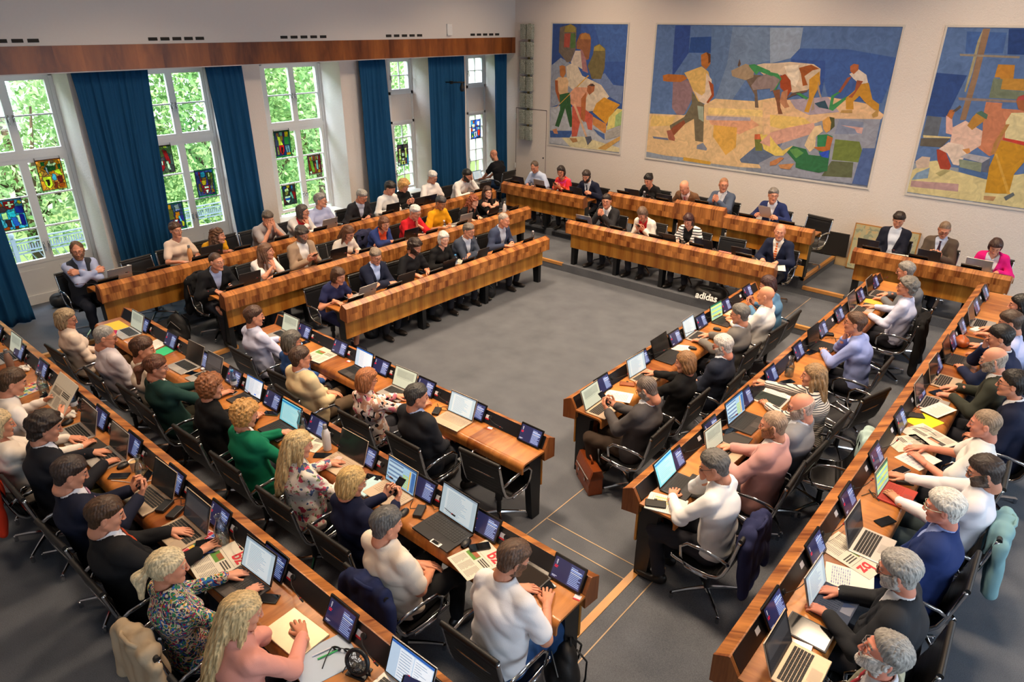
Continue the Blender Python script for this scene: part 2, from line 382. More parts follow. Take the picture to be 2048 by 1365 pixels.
def hairf(kind):
    def plane(P, n, d): return P[:, 1] * n[0] + P[:, 2] * n[1] - d     # >0 kept
    def f(P):
        X = np.abs(P[:, 0]); Y = P[:, 1]; Z = P[:, 2]
        ph = np.arctan2(P[:, 0], -Y - .01); st = .0016 * np.sin(ph * 30 + 9 * Z * 8) + .0012 * np.sin(ph * 53 - 60 * Z)
        ear = ell(np.stack([X, Y, Z], 1), (.082, .000, -.012), (.02, .020, .032))
        base = -.019 + np.maximum(X - .04, 0) * .35 * np.clip(Y / .03 + .6, 0, 1)
        if kind == 'bald':
            d = smin(f_cran(P, .003), cap(P, (0, -.026, -.03), (0, -.032, -.125), .055, .050), .02) + st * .5
            d = smax(d, -(-.30 * Y - Z + .028), .006); d = np.maximum(d, -(-Y * .9 + .012 - (Z - .0) * .1)); d = np.maximum(d, -(Z + .068)); return np.maximum(d, -ear)
        if kind == 'buzz': g, base = .0035, base + .010
        elif kind == 'short': g = .0115
        elif kind == 'receding': g, base = .007, base + .052 - np.minimum(X, .05) * .9
        elif kind == 'thick': g = .019
        elif kind in ('wavy', 'curly'): g = .026
        else: g = .014
        kp = -.75 * Y + .66 * Z - base; tp = np.clip(kp / .06, .10, 1) * np.clip((Z + .088) / .08, .10, 1) if kind in ('short', 'buzz', 'receding', 'thick', 'crop') else 1
        tuft = (.0022 * np.sin(P[:, 0] * 210 + 3 * np.sin(Y * 60)) * np.sin(Y * 120 + 2 * np.sin(Z * 90)) + .003 * np.sin(P[:, 0] * 45 + Y * 30 + 2 * np.sin(Z * 40))) * (kind != 'buzz')
        S_ = smin(f_cran(P, 0), cap(P, (0, -.026, -.03), (0, -.032, -.125), .055, .050), .02) if kind in ('short', 'buzz', 'receding', 'thick', 'crop', 'wavy') else f_cran(P, 0)
        d = S_ - g * tp + st + tuft * tp
        if kind in ('short', 'thick', 'wavy', 'bobw', 'crop'):   # volume on top, side parting
            d = smin(d, ell(P, (.012, .012, .080), (.064, .070, .040)) + st + tuft, .03)
        if kind == 'curly': d = d + .011 * np.sin(P[:, 0] * 95 + 2 * np.sin(Z * 60)) * np.sin(Y * 90 + 1.5 * np.sin(P[:, 0] * 70)) * np.sin(Z * 88 + 1) - .004
        if kind == 'wavy': d = d + .006 * np.sin(P[:, 0] * 60 + 3 * np.sin(Z * 40)) * np.sin(Y * 55)
        d = smax(d, -plane(P, (-.75, .66), base), .008)
        low = {'buzz': -.072, 'short': -.078, 'receding': -.074, 'thick': -.084, 'wavy': -.090, 'crop': -.082}.get(kind, -.085)
        if kind in ('bob', 'bobw', 'curly', 'long', 'longl', 'curlylong'): pass
        else: d = np.maximum(d, -(Z - low)); d = smax(d, -ear, .006)
        if kind in ('ponytail', 'bun'): d = np.maximum(d, -(Z + .06))
        wv = .004 * np.sin(ph * 17 + 40 * Z) + .003 * np.sin(ph * 41 + 22 * Z)
        if kind in ('bob', 'bobw', 'curly'):
            lo_ = -.125 if kind != 'curly' else -.10
            e = ell(P, (0, -.030, -.030), (.092, .082, .112)) + wv
            if kind == 'curly': e = ell(P, (0, -.030, -.005), (.102, .094, .112)) + .010 * np.sin(P[:, 0] * 95 + 2 * np.sin(Z * 60)) * np.sin(Y * 90) * np.sin(Z * 88)
            e = smax(e, -(-Y * .92 + .040 - np.maximum(Z - .02, 0) * .2), .012); e = np.maximum(e, -(Z - lo_))
            d = smin(d, e, .02)
        if kind in ('long', 'longl', 'curlylong'):
            Lh = -.40 if kind != 'longl' else -.52
            e = ell(P, (0, -.032, -.040), (.092, .080, .120)) + wv
            e = smax(e, -(-Y + .035), .012)
            t = ell(P, (0, -.095, Lh * .5), (.098, .040, -Lh * .5 + .08)) + wv * 1.3
            e = smin(e, t, .04); e = smin(e, cap(np.stack([X, Y, Z], 1), (.076, .0, -.04), (.092, .012, -.25), .024, .016) + wv, .03)
            d = smin(d, e, .02)
        if kind == 'curlylong': d = d + .009 * np.sin(P[:, 0] * 70 + 2 * np.sin(Z * 50)) * np.sin(Z * 75 + 2 * np.sin(Y * 40))
        if kind == 'ponytail':
            e = cap(P, (0, -.108, .0), (0, -.150, -.05), .026, .036) + wv; e = smin(e, cap(P, (0, -.150, -.05), (0, -.135, -.19), .036, .014) + wv, .02)
            d = smin(d, e, .012)
        if kind == 'bun': d = smin(d, ell(P, (0, -.112, .045), (.036, .032, .036)) + st * 2, .012)
        return d
    lo = (-.14, -.20, -.60 if kind == 'longl' else -.48 if 'long' in kind else -.24); return f, lo, (.14, .14, .17)
_hc = {}
def head_mesh(fem, h):
    k = ('h', fem, h)
    if k not in _hc:
        V, Q = net(lambda P: f_head(P, fem, .96 if fem else 1.03), (-.105, -.125, -.185), (.105, .14, .135), h, 2)
        c = V[Q].mean(1); x = np.abs(c[:, 0]); mi = np.zeros(len(Q), int)
        mi[(np.abs(c[:, 2] + .0625) < .0105) & (x < .022) & (c[:, 1] > .085)] = 1
        mi[(np.abs(c[:, 2] - .0315 + (x - .03) ** 2 * 6) < .0052) & (x > .012) & (x < .046) & (c[:, 1] > .06)] = 2
        _hc[k] = (V, Q, mi)
    return _hc[k]
def hair_geo(kind, h):
    k = ('g', kind, h)
    if k not in _hc:
        f, lo, hi = hairf(kind); V, Q = net(f, lo, hi, h, 1); _hc[k] = (V, Q)
    return _hc[k]
def beard_geo(kind, h):
    k = ('b', kind, h)
    if k not in _hc:
        g = .007 if kind == 'full' else .004
        def f(P):
            X = np.abs(P[:, 0]); kd = -(P[:, 2] + .040 - np.maximum(X - .022, 0) * 1.1 * (P[:, 1] > -.02)); kd = np.minimum(kd, (P[:, 1] + .012) * .8); kd = np.minimum(kd, (P[:, 2] + .125) * .8)
            t = np.clip(kd / .016, -.5, 1); m = ell(P, (0, .10, -.063), (.019, .03, .008)); t = np.minimum(t, np.clip(m / .004, -.5, 1))
            return f_head(P) - g * t + .0012 * np.sin(P[:, 0] * 400) * np.sin(P[:, 2] * 380)
        V, Q = net(f, (-.1, -.03, -.15), (.1, .14, .02), h, 1); _hc[k] = (V, Q)
    return _hc[k]
def ell_geo(c, r, n=8):
    V = []; 
    for i in range(1, n):
        t = math.pi * i / n
        for j in range(2 * n): V.append((c[0] + r[0] * math.sin(t) * math.cos(math.pi * j / n), c[1] + r[1] * math.cos(t), c[2] + r[2] * math.sin(t) * math.sin(math.pi * j / n)))
    m = 2 * n; Q = [(i * m + j, i * m + (j + 1) % m, (i + 1) * m + (j + 1) % m, (i + 1) * m + j) for i in range(n - 2) for j in range(m)]
    return np.array(V), np.array(Q)
# ---- right hand, palm down: wrist at origin, fingers +y, thumb side -x, back of the hand +z
HAND = {'relax': ((12, 22, 18), 10), 'type': ((22, 34, 22), 6), 'flat': ((3, 6, 5), 22), 'curl': ((48, 62, 40), 0), 'fist': ((72, 88, 60), -6)}
def hand_geo(pose, h):
    k = ('hand', pose, h)
    if k in _hc: return _hc[k]
    (a1, a2, a3), sp = HAND[pose]; segs = []
    for i, (bx, by, ls, r) in enumerate((((-.030), .088, (.042, .025, .020), .0088), ((-.010), .094, (.046, .028, .021), .0090), ((.011), .090, (.042, .026, .020), .0086), ((.030), .080, (.033, .020, .018), .0076))):
        yaw = math.radians((bx / .03) * (4 + sp * .35)); p = np.array((bx, by, -.002)); ang = 0
        fl = 1 + .12 * (i - 1)
        for l, a, rr in zip(ls, (a1, a2, a3), (1, .93, .85)):
            ang += math.radians(a * fl); d = np.array((math.sin(yaw) * math.cos(ang), math.cos(yaw) * math.cos(ang), -math.sin(ang)))
            segs.append((p, p + d * l, r * rr, r * rr * .93)); p = p + d * l
    th = [(-.022, .022, -.006), (-.046, .052, -.014), (-.054 - sp * .0006, .082, -.020 - a1 * .0003), (-.046 - sp * .0009 + a1 * .0003, .106, -.024 - a1 * .0005)]
    for a, b, r0, r1 in zip(th[:-1], th[1:], (.015, .011, .0095), (.011, .0095, .008)): segs.append((a, b, r0, r1))
    def f(P):
        d = capx(P, (0, .004, 0), (0, .03, 0), .019, .0165, (1, 0, 0), 1.5)
        for x, y in ((-.029, .084), (-.010, .090), (.011, .086), (.029, .076)): d = smin(d, cap(P, (x * .45, .022, -.001), (x, y, -.002), .0155, .0108), .014)
        d = smin(d, capx(P, (0, -.05, .0), (0, .004, 0), .0215, .0190, (1, 0, 0), 1.25), .012)
        for s in segs: d = smin(d, cap(P, *s), .005)
        return d
    V, Q = net(f, (-.09, -.075, -.125), (.075, .21, .045), h, 1); _hc[k] = (V, Q); return V, Q

# ------------------------------------------------------------------ people
A3 = lambda *a: np.array(a, float)
def nrm(v): v = np.asarray(v, float); return v / (np.linalg.norm(v) + 1e-9)
# wrist (x,y,z), finger direction, back-of-hand normal, hand shape, elbow hint; x is given for the right side, mirrored for the left
def P_(w, d, n, s, e=(.7, -.35, -.8)): return (w, d, n, s, e)
POSE = {
 'type': (P_((.115, .40, .800), (-.22, 1, -.16), (0, .1, 1), 'type'),) * 2,
 'rest': (P_((.13, .385, .790), (-.55, .85, -.02), (0, 0, 1), 'relax'), P_((.10, .36, .792), (-.75, .7, -.02), (0, 0, 1), 'relax')),
 'lap': (P_((.085, .18, .625), (-.65, .75, -.1), (.2, 0, 1), 'relax'), P_((.05, .21, .635), (-.7, .7, -.1), (.2, 0, 1), 'relax')),
 'mouse': (P_((.25, .40, .790), (-.1, 1, 0), (0, 0, 1), 'relax'), P_((.10, .37, .790), (-.7, .7, -.02), (0, 0, 1), 'relax')),
 'cross': (P_((-.07, .385, .800), (-1, .12, -.03), (0, .1, 1), 'relax', (.8, .1, -.5)), P_((-.06, .345, .822), (-1, .12, -.05), (0, .1, 1), 'relax', (.8, .1, -.5))),
 'fold': (P_((-.10, .27, .93), (-1, .02, .1), (.1, .9, .4), 'curl', (.9, .1, -.6)), P_((-.08, .235, .96), (-1, .05, .1), (.1, .9, .4), 'curl', (.9, .1, -.6))),
 'phone': (P_((.065, .29, .85), (-.30, .75, .50), (.55, .35, -.75), 'curl', (.6, -.4, -.9)), P_((.065, .29, .85), (-.30, .75, .50), (.55, .35, -.75), 'curl', (.6, -.4, -.9))),
 'read': (P_((.19, .42, .86), (-.35, .85, .35), (.8, .2, .6), 'curl', (.7, -.3, -.8)),) * 2,
 'clasp': (P_((.045, .40, .97), (-.35, .55, .75), (.8, .6, -.1), 'curl', (.5, .3, -.9)),) * 2,
}
def arms_for(pose, Hc, Rh):
    side = {}
    nm = pose if isinstance(pose, str) else pose[0]
    if nm in ('chinR', 'chinL', 'faceR', 'faceL', 'face2', 'earR', 'earL'):
        up = {'chin': A3(.030, .085, -.205), 'face': A3(.045, .135, -.115), 'ear': A3(.13, .06, -.10)}[nm.rstrip('RL2')]
        def upper(sg):
            w = Hc + Rh @ (up * A3(sg, 1, 1))
            return (w, nrm(Rh @ A3(-.15 * sg, -.28, 1)), nrm(Rh @ A3(.55 * sg, .8, .2)), 'curl' if nm[:4] == 'chin' else 'relax', (.35 * sg, .9, -1))
        down = P_((.02, .37, .795), (-1, .35, -.02), (0, 0, 1), 'relax', (.8, -.1, -.6))
        for sg, k in ((1, 'R'), (-1, 'L')):
            side[sg] = upper(sg) if (nm.endswith(k) or nm == 'face2') else (A3(*down[0]) * A3(sg, 1, 1), nrm(A3(*down[1]) * A3(sg, 1, 1)), nrm(A3(*down[2]) * A3(sg, 1, 1)), down[3], A3(*down[4]) * A3(sg, 1, 1))
    else:
        pr = POSE[nm]
        for sg, q in ((1, pr[0]), (-1, pr[1])):
            m = A3(sg, 1, 1); side[sg] = (A3(*q[0]) * m, nrm(A3(*q[1]) * m), nrm(A3(*q[2]) * m), q[3], A3(*q[4]) * m)
    return side
def person(label, loc, rz, Hc, sex='m', hair='short', hc='4a3a2e', skin='c98f72', top='shirt', col='dfe3ee', under='e8e9ee', tie=None, pat=None,
           legs='2a2b33', pose='type', yaw=0, pitch=14, glasses=0, beard=0, near=1, build=1.0, ov=None, shoe='1a1614', group=None, roll=0, seat=1, legpos=None, spread=1.0):
    fem = 1 if sex == 'f' else 0; s = .95 if fem else 1.0
    hg, hh, hr, hd = ((.0105, .0048, .0055, .0038), (.0135, .0062, .0075, .0052))[0 if near else 1]
    Hc = np.array(Hc, float); Rh = rot(yaw, pitch, roll)
    P0 = A3(Hc[0] * .12, -.015, .535); dv = Hc - P0
    Nk = P0 + dv * .775 + A3(0, -.026, .0) + Rh @ A3(0, -.014, 0) * .6
    upv = nrm(Nk - P0); xr = A3(1, 0, 0); xr = nrm(xr - upv * (xr @ upv)); fw = np.cross(upv, xr)
    lt = np.linalg.norm(Nk - P0)
    wst = P0 + (Nk - P0) * .32 - fw * .012; ch = P0 + (Nk - P0) * .68 - fw * .018
    sw = (.138 if fem else .160) * (.97 + .08 * (build - 1) * 2)
    SH = {g_: Nk - upv * .062 + xr * sw * g_ - fw * .004 for g_ in (1, -1)}
    ar = arms_for(pose, Hc, Rh)
    if ov:
        for k, v in ov.items():
            ar[k] = (A3(*v[0]), nrm(v[1]), nrm(v[2]), v[3], A3(*v[4]) if len(v) > 4 else A3(.7 * k, -.3, -.8))
    LU, LF = .285 * s, .250 * s; EL = {}; WR = {}
    for g_ in (1, -1):
        S = SH[g_]; Wt = ar[g_][0]; d = Wt - S; D = np.linalg.norm(d)
        if D > (LU + LF) * .985:
            Wt = S + d / D * (LU + LF) * .985; D = (LU + LF) * .985; d = Wt - S
        a = (LU ** 2 - LF ** 2 + D * D) / (2 * D); hgt = math.sqrt(max(LU ** 2 - a * a, 0)); u = d / D; e = ar[g_][4]; e = nrm(e - u * (e @ u))
        EL[g_] = S + u * a + e * hgt; WR[g_] = Wt
        if .30 < EL[g_][1] < .64 and EL[g_][2] < .80 and Wt[2] > .76: EL[g_][2] = .80
    b = build
    def torso(P, g):
        d = capx(P, P0, wst, (.118 if not fem else .122) * b + g, (.104 if not fem else .092) * b + g, xr, 1.38)
        d = smin(d, capx(P, wst, ch, (.102 if not fem else .088) * b + g, (.112 if not fem else .098) * (1 + (b - 1) * .5) + g, xr, 1.34), .05)
        d = smin(d, capx(P, ch, Nk - upv * .065, (.110 if not fem else .096) + g, .062 + g, xr, 1.6), .05)
        d = smin(d, cap(P, SH[1] - upv * .006, Nk - upv * .035, .046 + g, .050 + g), .045); d = smin(d, cap(P, SH[-1] - upv * .006, Nk - upv * .035, .046 + g, .050 + g), .045)
        if b > 1.06: d = smin(d, ell(P, wst + fw * .05 - upv * .01, A3(.13, .12, .12) * b + g), .05)
        if fem:
            for g_ in (1, -1): d = smin(d, ell(P, ch + fw * .085 + xr * .062 * g_ - upv * .012, (.052 + g, .050 + g, .050 + g)), .04)
        return d
    af = (.84 if fem else 1.0) * (1 + (b - 1) * .5)
    def arm(P, g_, g, f0=0.0, f1=1.0, lower=True, g2=None):
        S, E, Wt = SH[g_], EL[g_], WR[g_]; g2 = g if g2 is None else g2
        if f1 < 1 and not lower: return cap(P, S, S + (E - S) * f1, .047 * af + g, (.043 * af + g2))
        d = cap(P, S, E, .047 * af + g, .039 * af + g)
        Wl = E + (Wt - E) * f1
        return smin(d, cap(P, E, Wl, .040 * af + g, (.026 + .013 * (1 - f1)) * af + g2), .03)
    # legs
    lp = legpos or ((.095, .425, .505, .125, .40), (.095, .425, .505, .12, .36)); HIP = {}; KN = {}; AN = {}
    for g_, q in ((1, lp[0]), (-1, lp[1])):
        HIP[g_] = A3(.085 * g_, 0.0, .505); KN[g_] = A3(q[0] * 1.35 * g_ * spread, q[1], q[2] + .005); AN[g_] = A3(q[3] * g_ * spread, q[4], .095)
    def leg(P, g_, g, low=1.0):
        d = cap(P, HIP[g_], KN[g_], .078 * b + g, .056 + g)
        return smin(d, cap(P, KN[g_], KN[g_] + (AN[g_] - KN[g_]) * low, .054 + g, .040 + .014 * (1 - low) + g), .03)
    bare = top in ('tee', 'polo', 'shortshirt', 'dress', 'blouse_s')
    NH = Hc + Rh @ A3(0, -.027, -.085)
    def fb(P):
        d = torso(P, -.018); d = smin(d, cap(P, Nk - upv * .05, NH, .053 - .007 * fem, .049 - .006 * fem), .03)
        for g_ in (1, -1):
            d = smin(d, arm(P, g_, -.001 if bare else -.008, g2=None), .02); d = np.minimum(d, leg(P, g_, -.022 if top != 'dress' else -.004))
        return d
    pts = [P0, Nk, NH, *KN.values(), *AN.values(), *EL.values(), *WR.values(), *SH.values()]
    lo = np.min(pts, 0) - .17; hi = np.max(pts, 0) + .17; lo[2] = max(lo[2], .02)
    V, Q = net(fb, lo, hi, hg * 1.35, 1); VS = [V]; QS = [Q]; MI = [np.zeros(len(Q), int)]; o = len(V)
    def app(v, q, mi):
        nonlocal o
        VS.append(v); QS.append(q + o); MI.append(mi if hasattr(mi, '__len__') else np.full(len(q), mi)); o += len(v)
    hs = (.955 if fem else 1.0); hv, hq, hm = head_mesh(fem, hh); app(hv * hs @ Rh.T + Hc, hq, hm)
    for g_ in (1, -1):
        ev, eq = ell_geo((.0305 * g_, .0775, .0045), (.0120, .0115, .0095), 6); c = ev[eq].mean(1); iris = (c[:, 1] > .0855) & (np.abs(c[:, 0] - .0305 * g_) < .0068)
        app(ev * hs @ Rh.T + Hc, eq, np.where(iris, 4, 3))
        w, d, n, shp, _e = ar[g_]; y = nrm(d); z = nrm(n - y * (n @ y)); x = np.cross(y, z); v, q = hand_geo(shp, hd); v = v * s * 1.0
        if g_ < 0: v = v * A3(-1, 1, 1); q = q[:, ::-1]
        app(v @ np.stack([x, y, z]) + WR[g_], q, 0)
    sk = skin_mat(skin); hm_ = hair_mat(hc if hair else '6b5a4c')
    lip = plain('lip', tuple(np.array(lin(skin)[:3]) * A3(.80, .50, .50)), .5)
    me = npmesh('person', np.concatenate(VS), np.concatenate(QS), [sk, lip, hm_ if hair != 'none' else sk, plain('eye_white', 'd8d4cf', .2), plain('iris', '2a211b', .2)], np.concatenate(MI))
    body = ob('person', me, None, loc, (0, 0, rz)); tag(body, label, 'person', group)
    sd = (len(label) * 7 + ord(label[3])) % 23 * .41
    wr = lambda P, A=.0030, k=24: wob(P, k, A, label.__len__() * .37)
    def nk(P, r): return cap(P, Nk - upv * .03, NH, r, r - .006)
    def collar(P, d, r=.058, hgt=.034, gap=.012):
        ax = nrm(NH - Nk); t = (P - Nk) @ ax; q = P - Nk - t[:, None] * ax; rad = np.sqrt((q * q).sum(1)); side = q @ xr; fr = q @ fw
        c = np.maximum(np.abs(rad - r - .010 * np.clip((.02 - t) / .05, 0, 1)) - .0075, np.maximum(t - hgt, -t - .035)); c = np.maximum(c, np.minimum(gap + (t + .03) * .35 - np.abs(side), fr))
        return smin(d, c, .008)
    def vneck(P, d, depth=.09, wd=.055):
        q = P - Nk; u = q @ upv; x = np.abs(q @ xr); f_ = q @ fw
        cut = np.maximum(np.maximum(x - wd * (1 + u / depth), -(u + depth)), -(f_ + .01)); return smax(d, -cut, .008)
    objs = {}
    def garment(f, name, mat, g=None, par=None):
        v, q = net(f, lo, hi, g or hg, 1)
        if not len(q): return None
        m = npmesh(name, v, q, mat); return ob(name, m, par or body)
    cm = cloth(col) if not pat else cloth(col, kind=pat[0], cols=pat[1], scale=pat[2])
    def shirtf(g=.012, sleeve=1.0, slack=.004, col_=True, low=True, ag=None):
        def f(P):
            d = torso(P, g) + crease(P, .0042, 17, sd) + wr(P, .0022)
            for g_ in (1, -1):
                w2 = crease(P, .0045 if ag is None else .001, 30, sd)
                d = smin(d, arm(P, g_, (g + .002) if ag is None else ag, f1=sleeve, lower=low, g2=(ag if ag is not None else g + .012) if not low else (g if ag is None else ag)) + w2, .022)
            d = np.maximum(d, -nk(P, .054 - .004 * fem)); 
            return collar(P, d) if col_ else d
        return f
    if top in ('shirt', 'shirtopen'): garment(shirtf(.012, .93), 'shirt', cm)
    elif top == 'rolled': garment(shirtf(.013, .25, True), 'shirt', cm)
    elif top in ('shortshirt', 'polo'): garment(shirtf(.013, .78, low=False), 'shirt', cm)
    elif top in ('tee', 'blouse_s'):
        garment(lambda P: vneck(P, shirtf(.010, .70, col_=False, low=False)(P), .055, .062), 'top', cm)
    elif top == 'blouse': garment(lambda P: vneck(P, shirtf(.013, .92, col_=False)(P), .075, .05), 'blouse', cm)
    elif top == 'sweater': garment(shirtf(.016, .95, col_=False), 'sweater', cm)
    elif top == 'dress':
        def fd(P):
            d = vneck(P, shirtf(.010, .55, col_=False, low=False)(P), .06, .07)
            for g_ in (1, -1): d = smin(d, cap(P, HIP[g_], KN[g_], .088, .07), .05)
            return d
        garment(fd, 'dress', cm); legs = None
    elif top in ('suit', 'blazer', 'vest'):
        bp = P0 + upv * lt * (.40 if not fem else .42)
        def open_(P, k0=.0, full=.26):
            q = P - bp; v = q @ upv; x = np.abs(q @ xr - 0.0); f_ = q @ fw
            w = np.where(v > 0, np.clip(v * full + k0, 0, .085 if top != 'vest' else .05), k0 + .22 * -v if top != 'vest' else -.02); return np.minimum(w - x, f_), v, x - w, f_
        gj = .024 if top != 'vest' else .017; kk = .03 if top == 'blazer' else 0
        inner = shirtf(.009, .965, ag=.004) if top != 'vest' else shirtf(.011, .93)
        um = cloth(under) if isinstance(under, str) else cloth(under[0], kind=under[1], cols=under[2], scale=under[3])
        if fem: garment(lambda P: vneck(P, shirtf(.009, .4, col_=False, low=False, ag=.002)(P), .06, .05), 'top', um)
        else: garment(inner, 'shirt', um if top != 'vest' else cloth(under))
        def fj(P):
            cut, v, dx, f_ = open_(P, kk)
            lap = .007 * ((f_ > 0) & (dx < .05) & (dx > -.02) & (v > .02) & (v < lt * .56))
            d = torso(P, gj) + crease(P, .0028, 13, sd) + wr(P, .002, 20) - lap
            if top != 'vest':
                d = smin(d, capx(P, P0 - upv * .07, P0, .13 * b, .13 * b, xr, 1.4), .04)
                d = smax(d, cut, .006)
                for g_ in (1, -1):
                    d = smin(d, cap(P, SH[g_] - xr * .03 * g_, SH[g_] + xr * .006 * g_, .058, .055), .03)
                    d = smin(d, arm(P, g_, .019, f1=.90, g2=.018) + crease(P, .0042, 26, sd), .026)
            else: d = smax(d, -np.minimum(.8, cap(P, SH[1] + xr * .07, SH[1] + xr * .3, .075, .075)), .01); d = smax(d, -cap(P, SH[-1] - xr * .07, SH[-1] - xr * .3, .075, .075), .01)
            if top == 'vest': d = smax(d, cut, .006)
            d = np.maximum(d, -nk(P, .064)); d = np.maximum(d, -capx(P, Nk + upv * .02, Nk + upv * .10, .055, .075, xr, 1.1))
            ax = nrm(NH - Nk); t = (P - Nk) @ ax; q = P - Nk - t[:, None] * ax; rad = np.sqrt((q * q).sum(1)); fr = q @ fw
            c = np.maximum(np.abs(rad - .074) - .0065, np.maximum(t - .014, -t - .04)); c = np.maximum(c, fr - .02)
            return smin(d, c, .012)
        garment(fj, 'jacket' if top != 'vest' else 'waistcoat', cm)
        if tie:
            f = lambda P: torso(P, .013); pts_ = []
            for i in range(9):
                t = .97 - i * .062; c0 = P0 + (Nk - P0) * t - fw * .0; r = np.linspace(.03, .26, 60); ps = (c0 + fw * r[:, None]).astype(F32); v = f(ps); k = np.argmax(v > 0) if (v > 0).any() else 30
                pts_.append(c0 + fw * (r[k] + .003))
            mb = MB(); wd = [.016, .011, .014, .018, .021, .024, .027, .028, .026]
            vs = []; 
            for p, w in zip(pts_, wd): vs += [p - xr * w - fw * .002, p + fw * .006, p + xr * w - fw * .002]
            fs = [];
            for i in range(8):
                for j in (0, 1): fs.append((i * 3 + j, i * 3 + j + 1, i * 3 + j + 4, i * 3 + j + 3))
            mb.add([tuple(v) for v in vs], fs); to = ob('tie', mb.mesh('tie', cloth(tie, rough=.5) if isinstance(tie, str) else cloth(tie[0], kind='stripes', cols=(tie[1],), scale=8), True), body)
            to.modifiers.new('thickness', 'SOLIDIFY').thickness = .004
    if top == 'scarf': pass
    if legs:
        def fl(P):
            d = capx(P, A3(0, -.01, .50), A3(0, .0, .56), .118 * b, .116 * b, A3(1, 0, 0), 1.42)
            for g_ in (1, -1): d = smin(d, leg(P, g_, .012, .93) + wr(P, .004, 22), .035)
            return np.maximum(d, (P - P0) @ upv - .10)
        garment(fl, 'trousers', cloth(legs), hg * 1.25)
    k = ('shoe', shoe)
    if k not in _hc:
        def fs_(P):
            d = smin(ell(P, (0, .075, .036), (.046, .125, .036)), ell(P, (0, -.02, .06), (.036, .055, .052)), .03); return np.maximum(d, -P[:, 2])
        v, q = net(fs_, (-.07, -.1, -.02), (.07, .22, .13), .009, 1); _hc[k] = npmesh('shoe', v, q, plain('shoe_leather', shoe, .35))
    for g_ in (1, -1): ob('shoe', _hc[k], body, tuple(AN[g_] - A3(0, .0, .093)), (0, 0, -.12 * g_))
    RM = Matrix([list(map(float, r)) for r in Rh]).to_4x4(); RM.translation = Vector([float(x) for x in Hc])
    def onhead(name, v, q, mat):
        kk2 = (name, id(mat), id(v))
        if kk2 not in _hc: _hc[kk2] = npmesh(name, v, q, mat)
        o_ = ob(name, _hc[kk2], body); o_.matrix_local = RM @ Matrix.Scale(hs, 4); return o_
    if hair and hair != 'none':
        v, q = hair_geo(hair, hr); onhead('hair', v, q, hm_)
    if beard:
        v, q = beard_geo('full' if beard == 1 else 'short', hr * .8); onhead('beard', v, q, hair_mat(beard if isinstance(beard, str) else hc))
    if glasses:
        gk = ('glasses', glasses)
        if gk not in _hc:
            mb = MB()
            for g_ in (1, -1):
                pp = [(g_ * .031 + .024 * math.cos(t) * (1 - .12 * math.sin(t)), .104 - .012 * abs(math.cos(t)) * (1 if math.cos(t) * g_ > 0 else .3), .006 + .0175 * math.sin(t)) for t in [i * math.pi / 8 for i in range(16)]]
                mb.tube(pp, .0020 if glasses != 2 else .0012, 5, closed=True); mb.tube([(g_ * .055, .094, .012), (g_ * .079, .055, .012), (g_ * .083, -.005, .010), (g_ * .081, -.022, -.008)], .0018, 5)
            mb.tube([(-.009, .107, .009), (0, .110, .012), (.009, .107, .009)], .0018, 5)
            _hc[gk] = mb.mesh('glasses', plain('glasses_frame', {1: '15130f', 2: '8a8a8c', 3: 'b9c9b0', 4: '5a2d1c'}.get(glasses, '15130f'), .35), True)
        o_ = ob('glasses', _hc[gk], body); o_.matrix_local = RM @ Matrix.Scale(hs, 4)
    return body, dict(WR=WR, Hc=Hc, Nk=Nk, Rh=Rh, EL=EL)

# ------------------------------------------------------------------ room shell
XW, YN = -11.1, 13.08          # window-side face of the upper wall, mural wall
LV = [0, H1, 2 * H1, 3 * H1]
m_carpet, _p = base_mat('carpet'); _p.inputs['Roughness'].default_value = .95; _p.inputs['Specular IOR Level'].default_value = .2
_tc = N(m_carpet, 'ShaderNodeTexCoord'); _n1 = N(m_carpet, 'ShaderNodeTexNoise', Scale=190.0, Detail=2.0); _n2 = N(m_carpet, 'ShaderNodeTexNoise', Scale=3.0, Detail=3.0)
L(m_carpet, _tc.outputs['Object'], _n1.inputs['Vector']); L(m_carpet, _tc.outputs['Object'], _n2.inputs['Vector'])
_cr = N(m_carpet, 'ShaderNodeValToRGB'); _cr.color_ramp.elements[0].color = lin('4b4f57'); _cr.color_ramp.elements[1].color = lin('6d7179'); _cr.color_ramp.elements[0].position = .3; _cr.color_ramp.elements[1].position = .7
_mx = N(m_carpet, 'ShaderNodeMath', operation='MULTIPLY_ADD'); _mx.inputs[1].default_value = .65; L(m_carpet, _n1.outputs['Fac'], _mx.inputs[0]); _m2 = N(m_carpet, 'ShaderNodeMath', operation='MULTIPLY'); _m2.inputs[1].default_value = .35; L(m_carpet, _n2.outputs['Fac'], _m2.inputs[0]); L(m_carpet, _m2.outputs[0], _mx.inputs[2])
L(m_carpet, _mx.outputs[0], _cr.inputs[0]); L(m_carpet, _cr.outputs[0], _p.inputs['Base Color'])
_b = N(m_carpet, 'ShaderNodeBump', Strength=.5, Distance=.004); L(m_carpet, _n1.outputs['Fac'], _b.inputs['Height']); L(m_carpet, _b.outputs[0], _p.inputs['Normal'])
m_plaster, _p = base_mat('rough_plaster'); _p.inputs['Base Color'].default_value = lin('e6ddd6'); _p.inputs['Roughness'].default_value = .9
_tc = N(m_plaster, 'ShaderNodeTexCoord'); _n1 = N(m_plaster, 'ShaderNodeTexNoise', Scale=34.0, Detail=4.0, Distortion=1.2); L(m_plaster, _tc.outputs['Object'], _n1.inputs['Vector'])
_b = N(m_plaster, 'ShaderNodeBump', Strength=.65, Distance=.012); L(m_plaster, _n1.outputs['Fac'], _b.inputs['Height']); L(m_plaster, _b.outputs[0], _p.inputs['Normal'])
m_white = plain('white_wall_paint', 'dfdad6', .85, var=.02)
